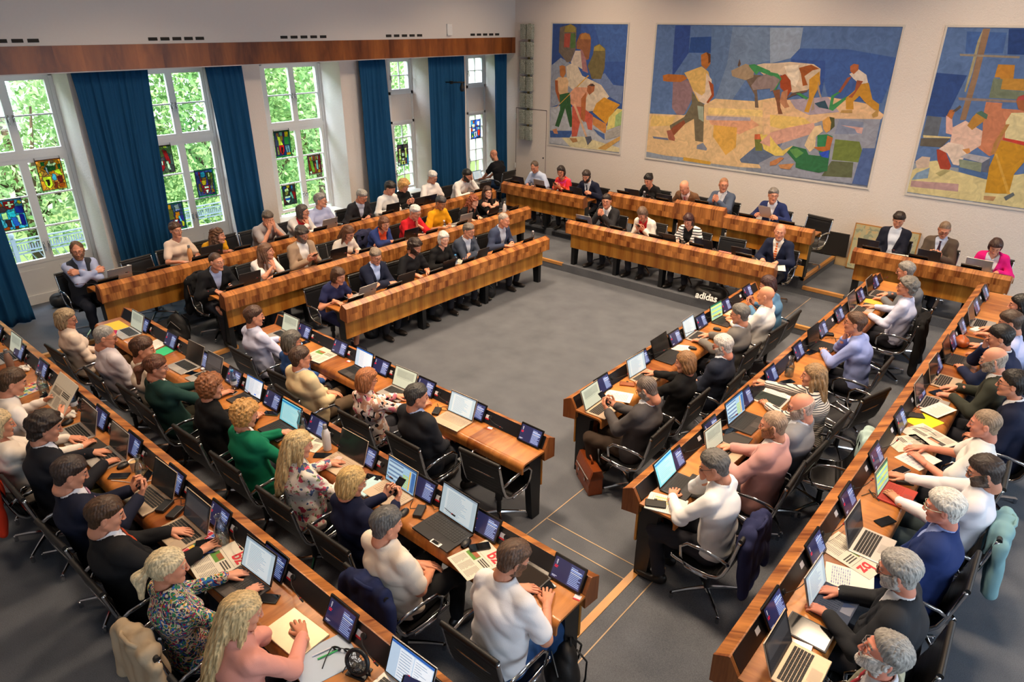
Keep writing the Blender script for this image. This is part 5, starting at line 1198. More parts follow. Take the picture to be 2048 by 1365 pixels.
ROW['N2a'] = (-7.25, 11.30, 3, PI, 1.45, 2); ROW['N2b'] = (-5.80, 11.30, 3, PI, .95, 2); ROW['N2c'] = (-4.85, 11.30, 3, PI, 1.52, 2)
DL = {'W1': 'front desk of the left window-side block, nearest the open floor', 'W2': 'middle desk of the left window-side block', 'W3': 'rear desk of the left block, closest to the windows',
 'NL': 'short desk with three seats in the far corner left of the central dais', 'N1': 'long front desk of the dais below the murals', 'N3': 'desk with three seats by the leaning canvas at the mural wall',
 'E1': 'front desk of the right block, nearest the open floor', 'E2': 'middle desk of the right block', 'E3': 'rearmost desk of the right block along the right edge', 'S1': 'front desk of the lower left block, nearest the open floor',
 'S2': 'middle desk of the lower left block', 'S3': 'nearest desk of the lower left block, running out of the lower edge', 'N2a': 'left section of the rear dais desk', 'N2b': 'raised centre section of the rear dais desk', 'N2c': 'right section of the rear dais desk'}
for r, (a, b, lv, rz, ln, nl) in ROW.items():
    if r[0] == 'W': loc = (a, b + ln, LV[lv])
    elif r[0] == 'E': loc = (a, b, LV[lv])
    elif r[0] == 'N': loc = (a + ln, b, LV[lv])
    else: loc = (a, b, LV[lv])
    desk('council_desk', 'walnut veneer ' + DL[r], loc[0], loc[1], loc[2], rz, ln, nl, lift=.10 if r == 'N2b' else .025 if r == 'N2a' else 0, foot=r in ('N2c',))
# ------------------------------------------------------------------ chair
m_leather = plain('black_leather', '151517', .38, var=.15, bump=.2, scale=120)
m_pad = plain('armrest_black', '1b1a1a', .5)
def _chair():
    t = thing('conference_chair', '', 'chair'); N_ = 10
    pr = [(.245, .452), (.26, .440), (.20, .428), (.05, .412), (-.10, .418), (-.17, .440), (-.215, .49), (-.245, .57), (-.272, .67), (-.300, .79), (-.310, .835)]
    v = []; f = []; mb = MB()
    rib = []
    for i in range(len(pr) - 1):
        for k in range(6):
            s = k / 6; y = pr[i][0] + (pr[i + 1][0] - pr[i][0]) * s; z = pr[i][1] + (pr[i + 1][1] - pr[i][1]) * s; rib.append((y, z))
    rib.append(pr[-1]); L_ = 0; acc = [0]
    for a, b in zip(rib[:-1], rib[1:]): L_ += math.hypot(b[0] - a[0], b[1] - a[1]); acc.append(L_)
    top = []; bot = []
    for i, (y, z) in enumerate(rib):
        a = rib[max(i - 1, 0)]; b = rib[min(i + 1, len(rib) - 1)]; dx, dz = b[0] - a[0], b[1] - a[1]; l = math.hypot(dx, dz); nx, nz = dz / l, -dx / l
        th = .010 + .006 * abs(math.sin(acc[i] / .042 * math.pi)); nx, nz = (nx, nz) if nz > 0 or i > 36 else (-nx, -nz)
        top.append((y + nx * th, z + nz * th)); bot.append((y - nx * th, z - nz * th))
    n = len(rib)
    for x in (-.245, -.08, .08, .245): v += [(x, *p) for p in top] + [(x, *p) for p in bot]
    for c in range(3):
        o = c * 2 * n; o2 = o + 2 * n
        for i in range(n - 1): f += [(o + i, o + i + 1, o2 + i + 1, o2 + i), (o2 + n + i, o2 + n + i + 1, o + n + i + 1, o + n + i)]
        f += [(o, o2, o2 + n, o + n), (o + n - 1, o + 2 * n - 1, o2 + 2 * n - 1, o2 + n - 1)]
    mb.add(v, f)
    for s in (0, 3): o = s * 2 * n; mb.f += [(o + i, o + n + i, o + n + i + 1, o + i + 1) for i in range(n - 1)]; mb.m += [0] * (n - 1)
    ob('sling_seat', mb.mesh('sling_seat', m_leather, 'auto'), t)
    ob('headrest_roll', MB().tube([(-.262, -.314, .842), (.262, -.314, .842)], .021, 10).mesh('headrest_roll', m_pad, 'auto'), t)
    for s in (-1, 1):
        ob('side_rail', MB().tube([(s * .258, y, z) for y, z in rib[::3]], .012, 6, flat=1.5).mesh('side_rail', m_chrome, True), t)
        lp = [(s * .272, -.252, .60), (s * .300, -.20, .645), (s * .312, -.05, .665), (s * .312, .10, .655), (s * .306, .16, .60), (s * .296, .155, .50), (s * .275, .11, .415), (s * .262, .0, .39), (s * .262, -.09, .395)]
        ob('armrest', MB().tube(lp, .0105, 7, flat=1.5).mesh('armrest', m_chrome, True), t)
    ob('spreader', MB().tube([(-.255, .09, .40), (-.12, .06, .365), (.12, .06, .365), (.255, .09, .40)], .012, 6).tube([(-.255, -.10, .405), (-.12, -.06, .365), (.12, -.06, .365), (.255, -.10, .405)], .012, 6).tube([(-.258, -.275, .69), (-.1, -.285, .675), (.1, -.285, .675), (.258, -.275, .69)], .010, 6).mesh('spreader', m_chrome, True), t)
    ob('stem', MB().lathe([(0, .07), (.028, .07), (.026, .22), (.040, .23), (.040, .30), (.06, .34), (.06, .365), (0, .365)], 14).mesh('stem', m_steel, 'auto'), t)
    bs = MB()
    for k in range(4):
        a = PI / 4 + k * PI / 2; bs.tube([(.02 * math.cos(a), .02 * math.sin(a), .085), (.17 * math.cos(a), .17 * math.sin(a), .075), (.31 * math.cos(a), .31 * math.sin(a), .055)], [.020, .016, .013], 7)
        bs.lathe([(0, 0), (.018, 0), (.018, .05), (0, .055)], 8, (.315 * math.cos(a), .315 * math.sin(a), 0))
    ob('base', bs.mesh('base', m_chrome, 'auto'), t)
    return t
CH0 = _chair(); CH0.scale = (.87, .88, 1); _chair_used = [0]
def chair(loc, rz, label, group='black leather council chairs'):
    if not _chair_used[0]:
        _chair_used[0] = 1; CH0.location = loc; CH0.rotation_euler = (0, 0, rz); CH0['label'] = label; CH0['group'] = group; return CH0
    return dup(CH0, loc, rz, label, group)
RZ = {'W': -PI / 2, 'E': PI / 2, 'N': PI, 'S': 0}
# ------------------------------------------------------------------ built-in displays, microphones, name cards
m_bezel = plain('display_black', '0c0c0e', .25)
m_scr = attr_mat('display_glow', rough=.12, emit=.55, brush=0); m_lap = attr_mat('laptop_screen_glow', rough=.15, emit=.75, brush=0)
def quad(x0, y0, x1, y1, z=0): return [(x0, y0, z), (x1, y0, z), (x1, y1, z), (x0, y1, z)]
def scr_display():
    w, h = .232, .145; fs = [('2a2c50', quad(-w / 2, 0, w / 2, h, .0)), ('343a66', quad(.012, .0, w / 2, h, .0003))]
    rs = random.Random(3)
    for i in range(11): y = h - .018 - i * .0108; x1 = .108 - (rs.random() * .03 if i % 3 else 0); fs.append(('c3d2f2' if i in (1, 3) else '8ea4d6', quad(.020, y - .006, x1 if i else .07, y, .0006)))
    fs.append(('5a78b8', quad(.018, h - .045, .110, h - .030, .0005)))
    for dx in (-.004, .0028): fs.append(('dfe6f4', quad(-.094 + dx, h - .040, -.0925 + dx + .0008, h - .018, .0006)))
    fs += [('dfe6f4', quad(-.0975, h - .018, -.0888, h - .0165, .0006)), ('dfe6f4', quad(-.0975, h - .0415, -.0888, h - .040, .0006)), ('dfe6f4', quad(-.094, h - .049, -.0922, h - .0415, .0006)), ('dfe6f4', quad(-.098, h - .050, -.088, h - .049, .0006))]
    for i, x1 in enumerate((-.078, -.082)): fs.append(('d4283c', quad(-.106, h - .062 - i * .010, x1, h - .056 - i * .010, .0006)))
    for i, x1 in enumerate((-.066, -.078)): fs.append(('b9c2d8', quad(-.106, .018 - i * .007, x1, .022 - i * .007, .0006)))
    return painted('screen', fs, m_scr)
_scr = scr_display()
_hous = MB().box((-.130, -.014, -.016), (.130, .162, -.0005)).mesh('housing', m_bezel); _bt = MB().box((-.05, .0, -.05), (.05, .03, -.015)).mesh('bracket', m_bezel)
DROT = (math.radians(62), 0, 0)
DISP = None
def display(loc, rz, label, group='built-in desk displays'):
    global DISP
    t = thing('desk_display', label, 'screen', loc, rz, group); t.rotation_euler = (math.radians(62), 0, rz)
    if DISP is None: DISP = (_hous, _scr, _bt)
    h = ob('housing', DISP[0], t, bevel=.004); s = ob('screen', DISP[1], t); ob('bracket', DISP[2], t)
    return t
m_card = plain('card_white', 'dcdce4', .6); m_red = plain('card_red', 'c21d2c', .5); m_cardw = plain('card_tent', 'ece9ea', .6)
_mic = MB().tube([(0, 0, .0), (.0, -.005, .018), (.05, -.02, .045), (.12, -.03, .062), (.19, -.035, .070)], .0028, 6).mesh('gooseneck', m_steel, True)
_mich = MB().tube([(.19, -.035, .070), (.222, -.037, .072)], .0058, 8).mesh('mic_capsule', plain('mic_black', '111111', .6), True); _micr = MB().tube([(.186, -.035, .070), (.192, -.035, .070)], .0066, 8).mesh('light_ring', m_red, True)
_micb = MB().lathe([(0, 0), (.022, 0), (.020, .010), (.008, .014), (0, .014)], 12).mesh('mic_base', m_steel, 'auto')
_mics = MB().box((-.045, -.028, 0), (-.005, -.012, .003)).box((-.045, -.004, 0), (-.005, .012, .003)).mesh('mic_buttons', plain('grey_button', '4a4b50', .5))
def mic(loc, rz, label, flip=1, tilt=58, group='gooseneck microphones'):
    t = thing('microphone', label, 'microphone', loc, rz, group); t.rotation_euler = (math.radians(tilt), 0, rz)
    for n_, m_ in (('gooseneck', _mic), ('mic_capsule', _mich), ('light_ring', _micr), ('mic_base', _micb)):
        o = ob(n_, m_, t)
        if flip < 0: o.scale = (-1, 1, 1)
    return t
_cw = MB().box((-.024, 0, 0), (.024, .034, .0015)).mesh('card', m_card); _cr_ = MB().box((-.0242, -.012, 0), (.0242, 0, .0016)).mesh('red_band', m_red)
_cw2 = MB().box((-.026, -.004, 0), (.026, .044, .0015)).mesh('card', m_card)
def idcard(loc, rz, label, red=True):
    t = thing('name_card', label, 'card', loc, rz, 'name cards on the desk control panels'); t.rotation_euler = (math.radians(58), 0, rz)
    ob('card', _cw if red else _cw2, t)
    if red: ob('red_band', _cr_, t)
    return t
# ------------------------------------------------------------------ laptops
MK = {'silver': plain('laptop_silver', 'b9b3ad', .35, .5), 'dark': plain('laptop_dark', '3b3634', .4, .3), 'black': plain('laptop_black', '17171a', .35), 'rose': plain('laptop_champagne', 'c9b39a', .35, .4), 'blue': plain('keyboard_blue', '2c3a55', .7), 'red': plain('keyboard_red', 'b0392e', .7)}
m_key = plain('keys_black', '161617', .5); m_keyg = plain('keys_grey', '8f8c88', .5)
_lc = {}
def lapmesh(kind, w, d, keys):
    k = (kind, w, d, keys)
    if k in _lc: return _lc[k]
    base = MB().box((-w / 2, 0, 0), (w / 2, d, .013)).mesh('base', MK[kind]); kb = MB(); kw = w * .86
    for r in range(6):
        n = 14
        for c in range(n):
            x = -kw / 2 + kw * c / n; y = d * .90 - (r + 1) * (d * .085); kb.box((x + .001, y + .001, .013), (x + kw / n - .0015, y + d * .085 - .002, .0148))
    tp = MB().box((-.05, d * .05, .013), (.05, d * .33, .0136)).mesh('touchpad', plain('touchpad', {'silver': 'a8a29c', 'dark': '4a4441', 'black': '202024', 'rose': 'bfa98f', 'blue': '35456a', 'red': '9a3026'}[kind], .3))
    lid = MB().box((-w / 2, -.004, 0), (w / 2, .004, d * .98)).mesh('lid', MK[kind if kind not in ('blue', 'red') else 'silver']); bz = MB().box((-w / 2 + .003, -.0052, .006), (w / 2 - .003, -.0042, d * .98 - .003)).mesh('bezel', m_bezel)
    _lc[k] = (base, kb.mesh('keyboard', m_key if keys == 'k' else m_keyg if keys == 'g' else MK[kind]), tp, lid, bz); return _lc[k]
def scr(kind, w, h):
    k = ('scr', kind, w, h)
    if k in _lc: return _lc[k]
    rs = random.Random(hash(kind) % 97 if 0 else sum(map(ord, kind)))
    q = lambda c, x0, z0, x1, z1, e=.0: (c, [(-w / 2 + x0 * w, -.0056 - e, z0 * h), (-w / 2 + x1 * w, -.0056 - e, z0 * h), (-w / 2 + x1 * w, -.0056 - e, z1 * h), (-w / 2 + x0 * w, -.0056 - e, z1 * h)])
    fs = []
    if kind == 'off': fs = [q('1b1917', 0, 0, 1, 1)]
    elif kind == 'dim': fs = [q('2b2a2c', 0, 0, 1, 1), q('3b3a3c', .05, .4, .95, .9, .0004)]
    elif kind == 'doc':
        fs = [q('a9bcc6', 0, 0, 1, 1), q('c2d0d6', .12, .05, .88, .92, .0003), q('8798a8', 0, .94, 1, 1, .0004)]
        for i in range(15): fs.append(q('8a9aa6', .18, .84 - i * .052, .5 + rs.random() * .3, .855 - i * .052, .0006))
    elif kind == 'mail':
        fs = [q('b4c8dc', 0, 0, 1, 1), q('2f5fae', 0, .93, 1, 1, .0003), q('dfe6ee', .22, .03, .55, .9, .0003), q('e9eef4', .57, .03, .98, .9, .0003)]
        for i in range(10): fs.append(q('7f90a8', .24, .82 - i * .08, .5, .84 - i * .08, .0006)); fs.append(q('90a0b4', .60, .82 - i * .07, .7 + rs.random() * .24, .838 - i * .07, .0006))
        fs.append(q('2f6fd6', .60, .08, .72, .14, .0007))
    elif kind == 'sheet':
        fs = [q('8fb4d0', 0, 0, 1, 1), q('2f5a8c', 0, .92, 1, 1, .0003)]
        for i in range(9): fs.append(q('b9d0e0' if i % 2 else '5d7390', .04, .82 - i * .09, .55, .87 - i * .09, .0004)); fs.append(q('a8c860' if i > 2 else '9cc0d8', .57, .82 - i * .09, .76, .87 - i * .09, .0004))
        fs += [q('e0b030', .78, .06, .82, .86, .0005), q('3c6aa8', .86, .06, .98, .88, .0004)]
    elif kind == 'green':
        fs = [q('9cc8a0', 0, 0, 1, 1), q('2c6a4c', 0, .9, 1, 1, .0003)]
        for i in range(8): fs.append(q(('d8d050', '70a8c8', 'a0d080')[i % 3], .06, .78 - i * .095, .94, .84 - i * .095, .0004))
    elif kind == 'pale': fs = [q('b0b8a8', 0, 0, 1, 1), q('9aa294', .1, .5, .9, .9, .0003)] + [q('7c8478', .14, .8 - i * .07, .5 + rs.random() * .3, .812 - i * .07, .0006) for i in range(6)]
    elif kind == 'cyan': fs = [q('7cc8d8', 0, 0, 1, 1), q('2080c0', .0, .88, 1, .95, .0003), q('a8dce4', .1, .06, .96, .82, .0003)] + [q('6aa8b8', .14, .76 - i * .07, .5 + rs.random() * .35, .772 - i * .07, .0006) for i in range(9)]
    elif kind == 'white': fs = [q('dfe6ea', 0, 0, 1, 1)]
    m = painted('display_image', fs, m_lap); _lc[k] = m; return m
def laptop(loc, rz, label, kind='silver', scrn='doc', w=.32, d=.225, ang=108, keys='k', lid=True):
    t = thing('laptop', label, 'laptop', loc, rz); b, kb, tp, ld, bz = lapmesh(kind, w, d, keys)
    bo = ob('base', b, t, bevel=.003); ob('keyboard', kb, bo); ob('touchpad', tp, bo)
    l = ob('lid', ld, t, (0, d + .002, .012), (-math.radians(ang - 90), 0, 0), bevel=.003); s = ob('screen', bz, l)
    ob('display_image', scr(scrn, w - .022, d * .98 - .022), s, (0, 0, .012)); return t
# ------------------------------------------------------------------ small things on the desks
m_paper = plain('paper', 'e6e2da', .8, var=.02); m_news = plain('newsprint', 'd8d0c0', .85, var=.04); m_clear = None
def glassmat(name, col, rough=.03):
    m = bpy.data.materials.new(name); m.use_nodes = True; nt = m.node_tree; nt.nodes.clear(); o = nt.nodes.new('ShaderNodeOutputMaterial'); t = nt.nodes.new('ShaderNodeBsdfTransparent'); g = nt.nodes.new('ShaderNodeBsdfGlossy'); g.inputs['Roughness'].default_value = .04
    lw = nt.nodes.new('ShaderNodeLayerWeight'); lw.inputs[0].default_value = .35; mr = nt.nodes.new('ShaderNodeMapRange'); mr.inputs[3].default_value = .07; mr.inputs[4].default_value = .75; nt.links.new(lw.outputs['Facing'], mr.inputs[0]); mx = nt.nodes.new('ShaderNodeMixShader')
    t.inputs[0].default_value = lin(col); nt.links.new(mr.outputs[0], mx.inputs[0]); nt.links.new(t.outputs[0], mx.inputs[1]); nt.links.new(g.outputs[0], mx.inputs[2]); nt.links.new(mx.outputs[0], o.inputs[0]); return m
m_clear = glassmat('clear_glass', 'eef4f6')
m_ink = attr_mat('print', brush=.05)
def sheet(loc, rz, label, w=.21, d=.297, col='e6e2da', lines=14, name='paper_sheet', th=.002, kind='text', cat='paper', pile=0):
    rs = random.Random(label); t = thing(name, label, cat, loc, rz); m_ = plain('paper_' + col, col, .8, var=.02)
    ob('sheet', MB().box((-w / 2, -d / 2, 0), (w / 2, d / 2, th)).mesh('sheet', m_), t); fs = []; Z = th + .0004
    if kind == 'text': fs = [('8d8a86', quad(-w * .38, d * .38 - i * d * .055, w * (.1 + .28 * rs.random()), d * .38 - i * d * .055 + .004, Z)) for i in range(lines)]
    elif kind == 'table':
        for i in range(9):
            for j in range(6): fs.append(('a9b0cc' if (i + j) % 3 else '7f88b4', quad(-w * .42 + j * w * .14, d * .34 - i * d * .045, -w * .42 + j * w * .14 + w * .11, d * .34 - i * d * .045 + d * .022, Z)))
    elif kind == 'highlight':
        for j in range(3): fs.append((('e8e27a', 'f0c860', 'f0dc40')[j], quad(-w * .02 + j * w * .14, -d * .30, -w * .02 + j * w * .14 + w * .05, d * .32, Z)))
        fs += [('a6a2a0', quad(-w * .42, d * .38 - i * d * .05, w * .40, d * .38 - i * d * .05 + .003, Z + .0003)) for i in range(12)]
    if fs: ob('print', painted('print', fs, m_ink), t)
    return t
def letters(txt, size, ex, off, mat):
    k = ('txt', txt, size)
    if k not in _lc:
        cu = bpy.data.curves.new('logo', 'FONT'); cu.body = txt; cu.size = size; cu.extrude = ex; cu.offset = off; cu.align_x = 'CENTER'; o = bpy.data.objects.new('logo', cu); C.objects.link(o)
        bpy.context.view_layer.update(); me = bpy.data.meshes.new_from_object(o.evaluated_get(bpy.context.evaluated_depsgraph_get())); me.materials.clear(); me.materials.append(mat); bpy.data.objects.remove(o); _lc[k] = me
    return _lc[k]
def news(loc, rz, label, w=.30, d=.40, flip=0, logo='bz', pic=('5c8a3c', '9c5c3c'), th=.005):
    t = thing('newspaper', label, 'newspaper', loc, rz); ob('pages', MB().box((-w / 2, -d / 2, 0), (w / 2, d / 2, th)).mesh('pages', m_news), t); Z = th + .0004; rs = random.Random(label)
    fs = [(pic[0], quad(-w * .42, -d * .08, -w * .02, d * .10, Z)), (pic[1], quad(-w * .30, .0, -w * .05, d * .10, Z + .0002))]
    for c in range(3):
        for i in range(12): fs.append(('8c877e', quad(-w * .42 + c * w * .29, -d * .14 - i * d * .027, -w * .42 + c * w * .29 + w * (.2 + .05 * rs.random()), -d * .14 - i * d * .027 + .004, Z)))
    for i in range(3): fs.append(('4a4742', quad(w * .04, d * .07 - i * d * .05, w * .40, d * .07 - i * d * .05 + .010, Z)))
    fs.append(('2c2a28', quad(-w * .44, d * .15, w * .44, d * .155, Z))); ob('print', painted('print', fs, m_ink), t)
    if logo:
        ob('logo', letters(logo, .115, .0004, .003, m_red), t, (w * .2, d * .22, Z + .0008))
    return t
_ph = MB().box((-.037, -.075, 0), (.037, .075, .009)).mesh('case', m_bezel); _phs = painted('screen', [('08090c', quad(-.034, -.071, .034, .071, .0094)), ('15171c', quad(-.03, .02, .03, .06, .0097))], attr_mat('phone_glass', rough=.08, brush=0))
def phone(loc, rz, label, col=None, rot_=None):
    t = thing('smartphone', label, 'phone', loc, rz); ob('case', _ph if not col else MB().box((-.038, -.076, 0), (.038, .076, .010)).mesh('case', plain('phone_case', col, .5)), t, bevel=.004); s = ob('screen', _phs, t, (0, 0, .001 if col else 0))
    if rot_: t.rotation_euler = rot_
    return t
def mouse(loc, rz, label, col='161618'):
    t = thing('computer_mouse', label, 'mouse', loc, rz); v, q = ell_geo((0, 0, .010), (.031, .054, .026), 8); v[:, 2] = np.maximum(v[:, 2], 0); ob('body', npmesh('body', v, q, plain('mouse_shell', col, .4)), t); ob('wheel', MB().tube([(-.004, .03, .03), (.004, .03, .03)], .008, 8).mesh('wheel', m_keyg), t); return t
def pen(loc, rz, label, col):
    t = thing('pen', label, 'pen', loc, rz); ob('barrel', MB().tube([(0, -.065, .005), (0, .05, .005)], .0048, 8).mesh('barrel', plain('pen_' + col, col, .4)), t); ob('tip', MB().tube([(0, .05, .005), (0, .068, .005)], [.0045, .001], 8).mesh('tip', m_key), t); return t
def bottle(loc, label, kind='carafe'):
    t = thing({'carafe': 'glass_carafe', 'pet': 'water_bottle', 'flask': 'drinking_flask', 'small': 'small_bottle'}[kind], label, 'bottle', loc)
    if kind == 'carafe':
        ob('glass_body', MB().lathe([(0, 0), (.044, 0), (.046, .01), (.045, .12), (.030, .16), (.020, .185), (.020, .205), (.026, .23), (.023, .23), (.017, .205), (.017, .185), (.027, .158), (.042, .118), (.042, .012), (0, .008)], 20).mesh('glass_body', m_clear, True), t)
        ob('water', MB().lathe([(0, .009), (.0415, .012), (.0415, .085), (0, .085)], 16).mesh('water', glassmat('water', 'e6f0f2'), True), t)
    elif kind == 'pet':
        ob('plastic_body', MB().lathe([(0, 0), (.030, 0), (.033, .01), (.031, .05), (.033, .06), (.031, .10), (.033, .12), (.028, .16), (.014, .185), (.013, .20), (0, .20)], 16).mesh('plastic_body', glassmat('pet', 'dfeaf2'), True), t); ob('cap', MB().lathe([(0, .198), (.016, .198), (.016, .216), (0, .218)], 12).mesh('cap', plain('cap_blue', '3c8ac8', .4), 'auto'), t); ob('paper_label', MB().lathe([(.0335, .06), (.0335, .10), (.033, .10), (.033, .06)], 16).mesh('paper_label', plain('label_white', 'cfd8e4', .6)), t)
    elif kind == 'small':
        ob('glass_body', MB().lathe([(0, 0), (.030, 0), (.031, .10), (.022, .13), (.016, .15), (0, .15)], 16).mesh('glass_body', m_clear, True), t); ob('stopper', MB().lathe([(0, .148), (.018, .148), (.018, .168), (0, .17)], 12).mesh('stopper', m_card, 'auto'), t)
    else:
        c = {'w': 'e8e6e6', 'r': 'd8404c', 'b': '8c6c5c', 'o': 'd89a62'}[label[0] if label[0] in 'wrbo' else 'w']
        ob('steel_body', MB().lathe([(0, 0), (.034, 0), (.036, .01), (.036, .16), (.022, .205), (.017, .215), (0, .215)], 20).mesh('steel_body', plain('flask_' + c, c, .35, .1), True), t); ob('cap', MB().lathe([(0, .213), (.019, .213), (.018, .25), (.012, .255), (0, .255)], 14).mesh('cap', plain('cap_grey', '8c8a8a', .4, .4), 'auto'), t)
    return t
def cup(loc, label):
    t = thing('paper_cup', label, 'cup', loc); ob('cup_body', MB().lathe([(0, 0), (.026, 0), (.036, .085), (.038, .088), (.034, .086), (.024, .004), (0, .003)], 18).mesh('cup_body', plain('cup_paper', 'e9dfcf', .7), 'auto'), t); ob('coffee', MB().lathe([(0, .07), (.032, .07), (.032, .072), (0, .072)], 16).mesh('coffee', plain('coffee', 'c9a878', .3)), t); return t
def cable(pts, label, col='141414', r=.0028):
    P = [Vector(p) for p in pts]; out = []
    for i in range(len(P) - 1):
        a = P[max(i - 1, 0)]; b = P[i]; c = P[i + 1]; d = P[min(i + 2, len(P) - 1)]
        for k in range(6):
            s = k / 6; out.append(.5 * ((2 * b) + (c - a) * s + (2 * a - 5 * b + 4 * c - d) * s * s + (-a + 3 * b - 3 * c + d) * s ** 3))
    out.append(P[-1]); o = ob('charging_cable' if col[0] in 'ef' else 'power_cable', MB().tube(out, r, 5).mesh('cable', plain('cable_' + col, col, .5), True)); tag(o, label, 'cable'); return o

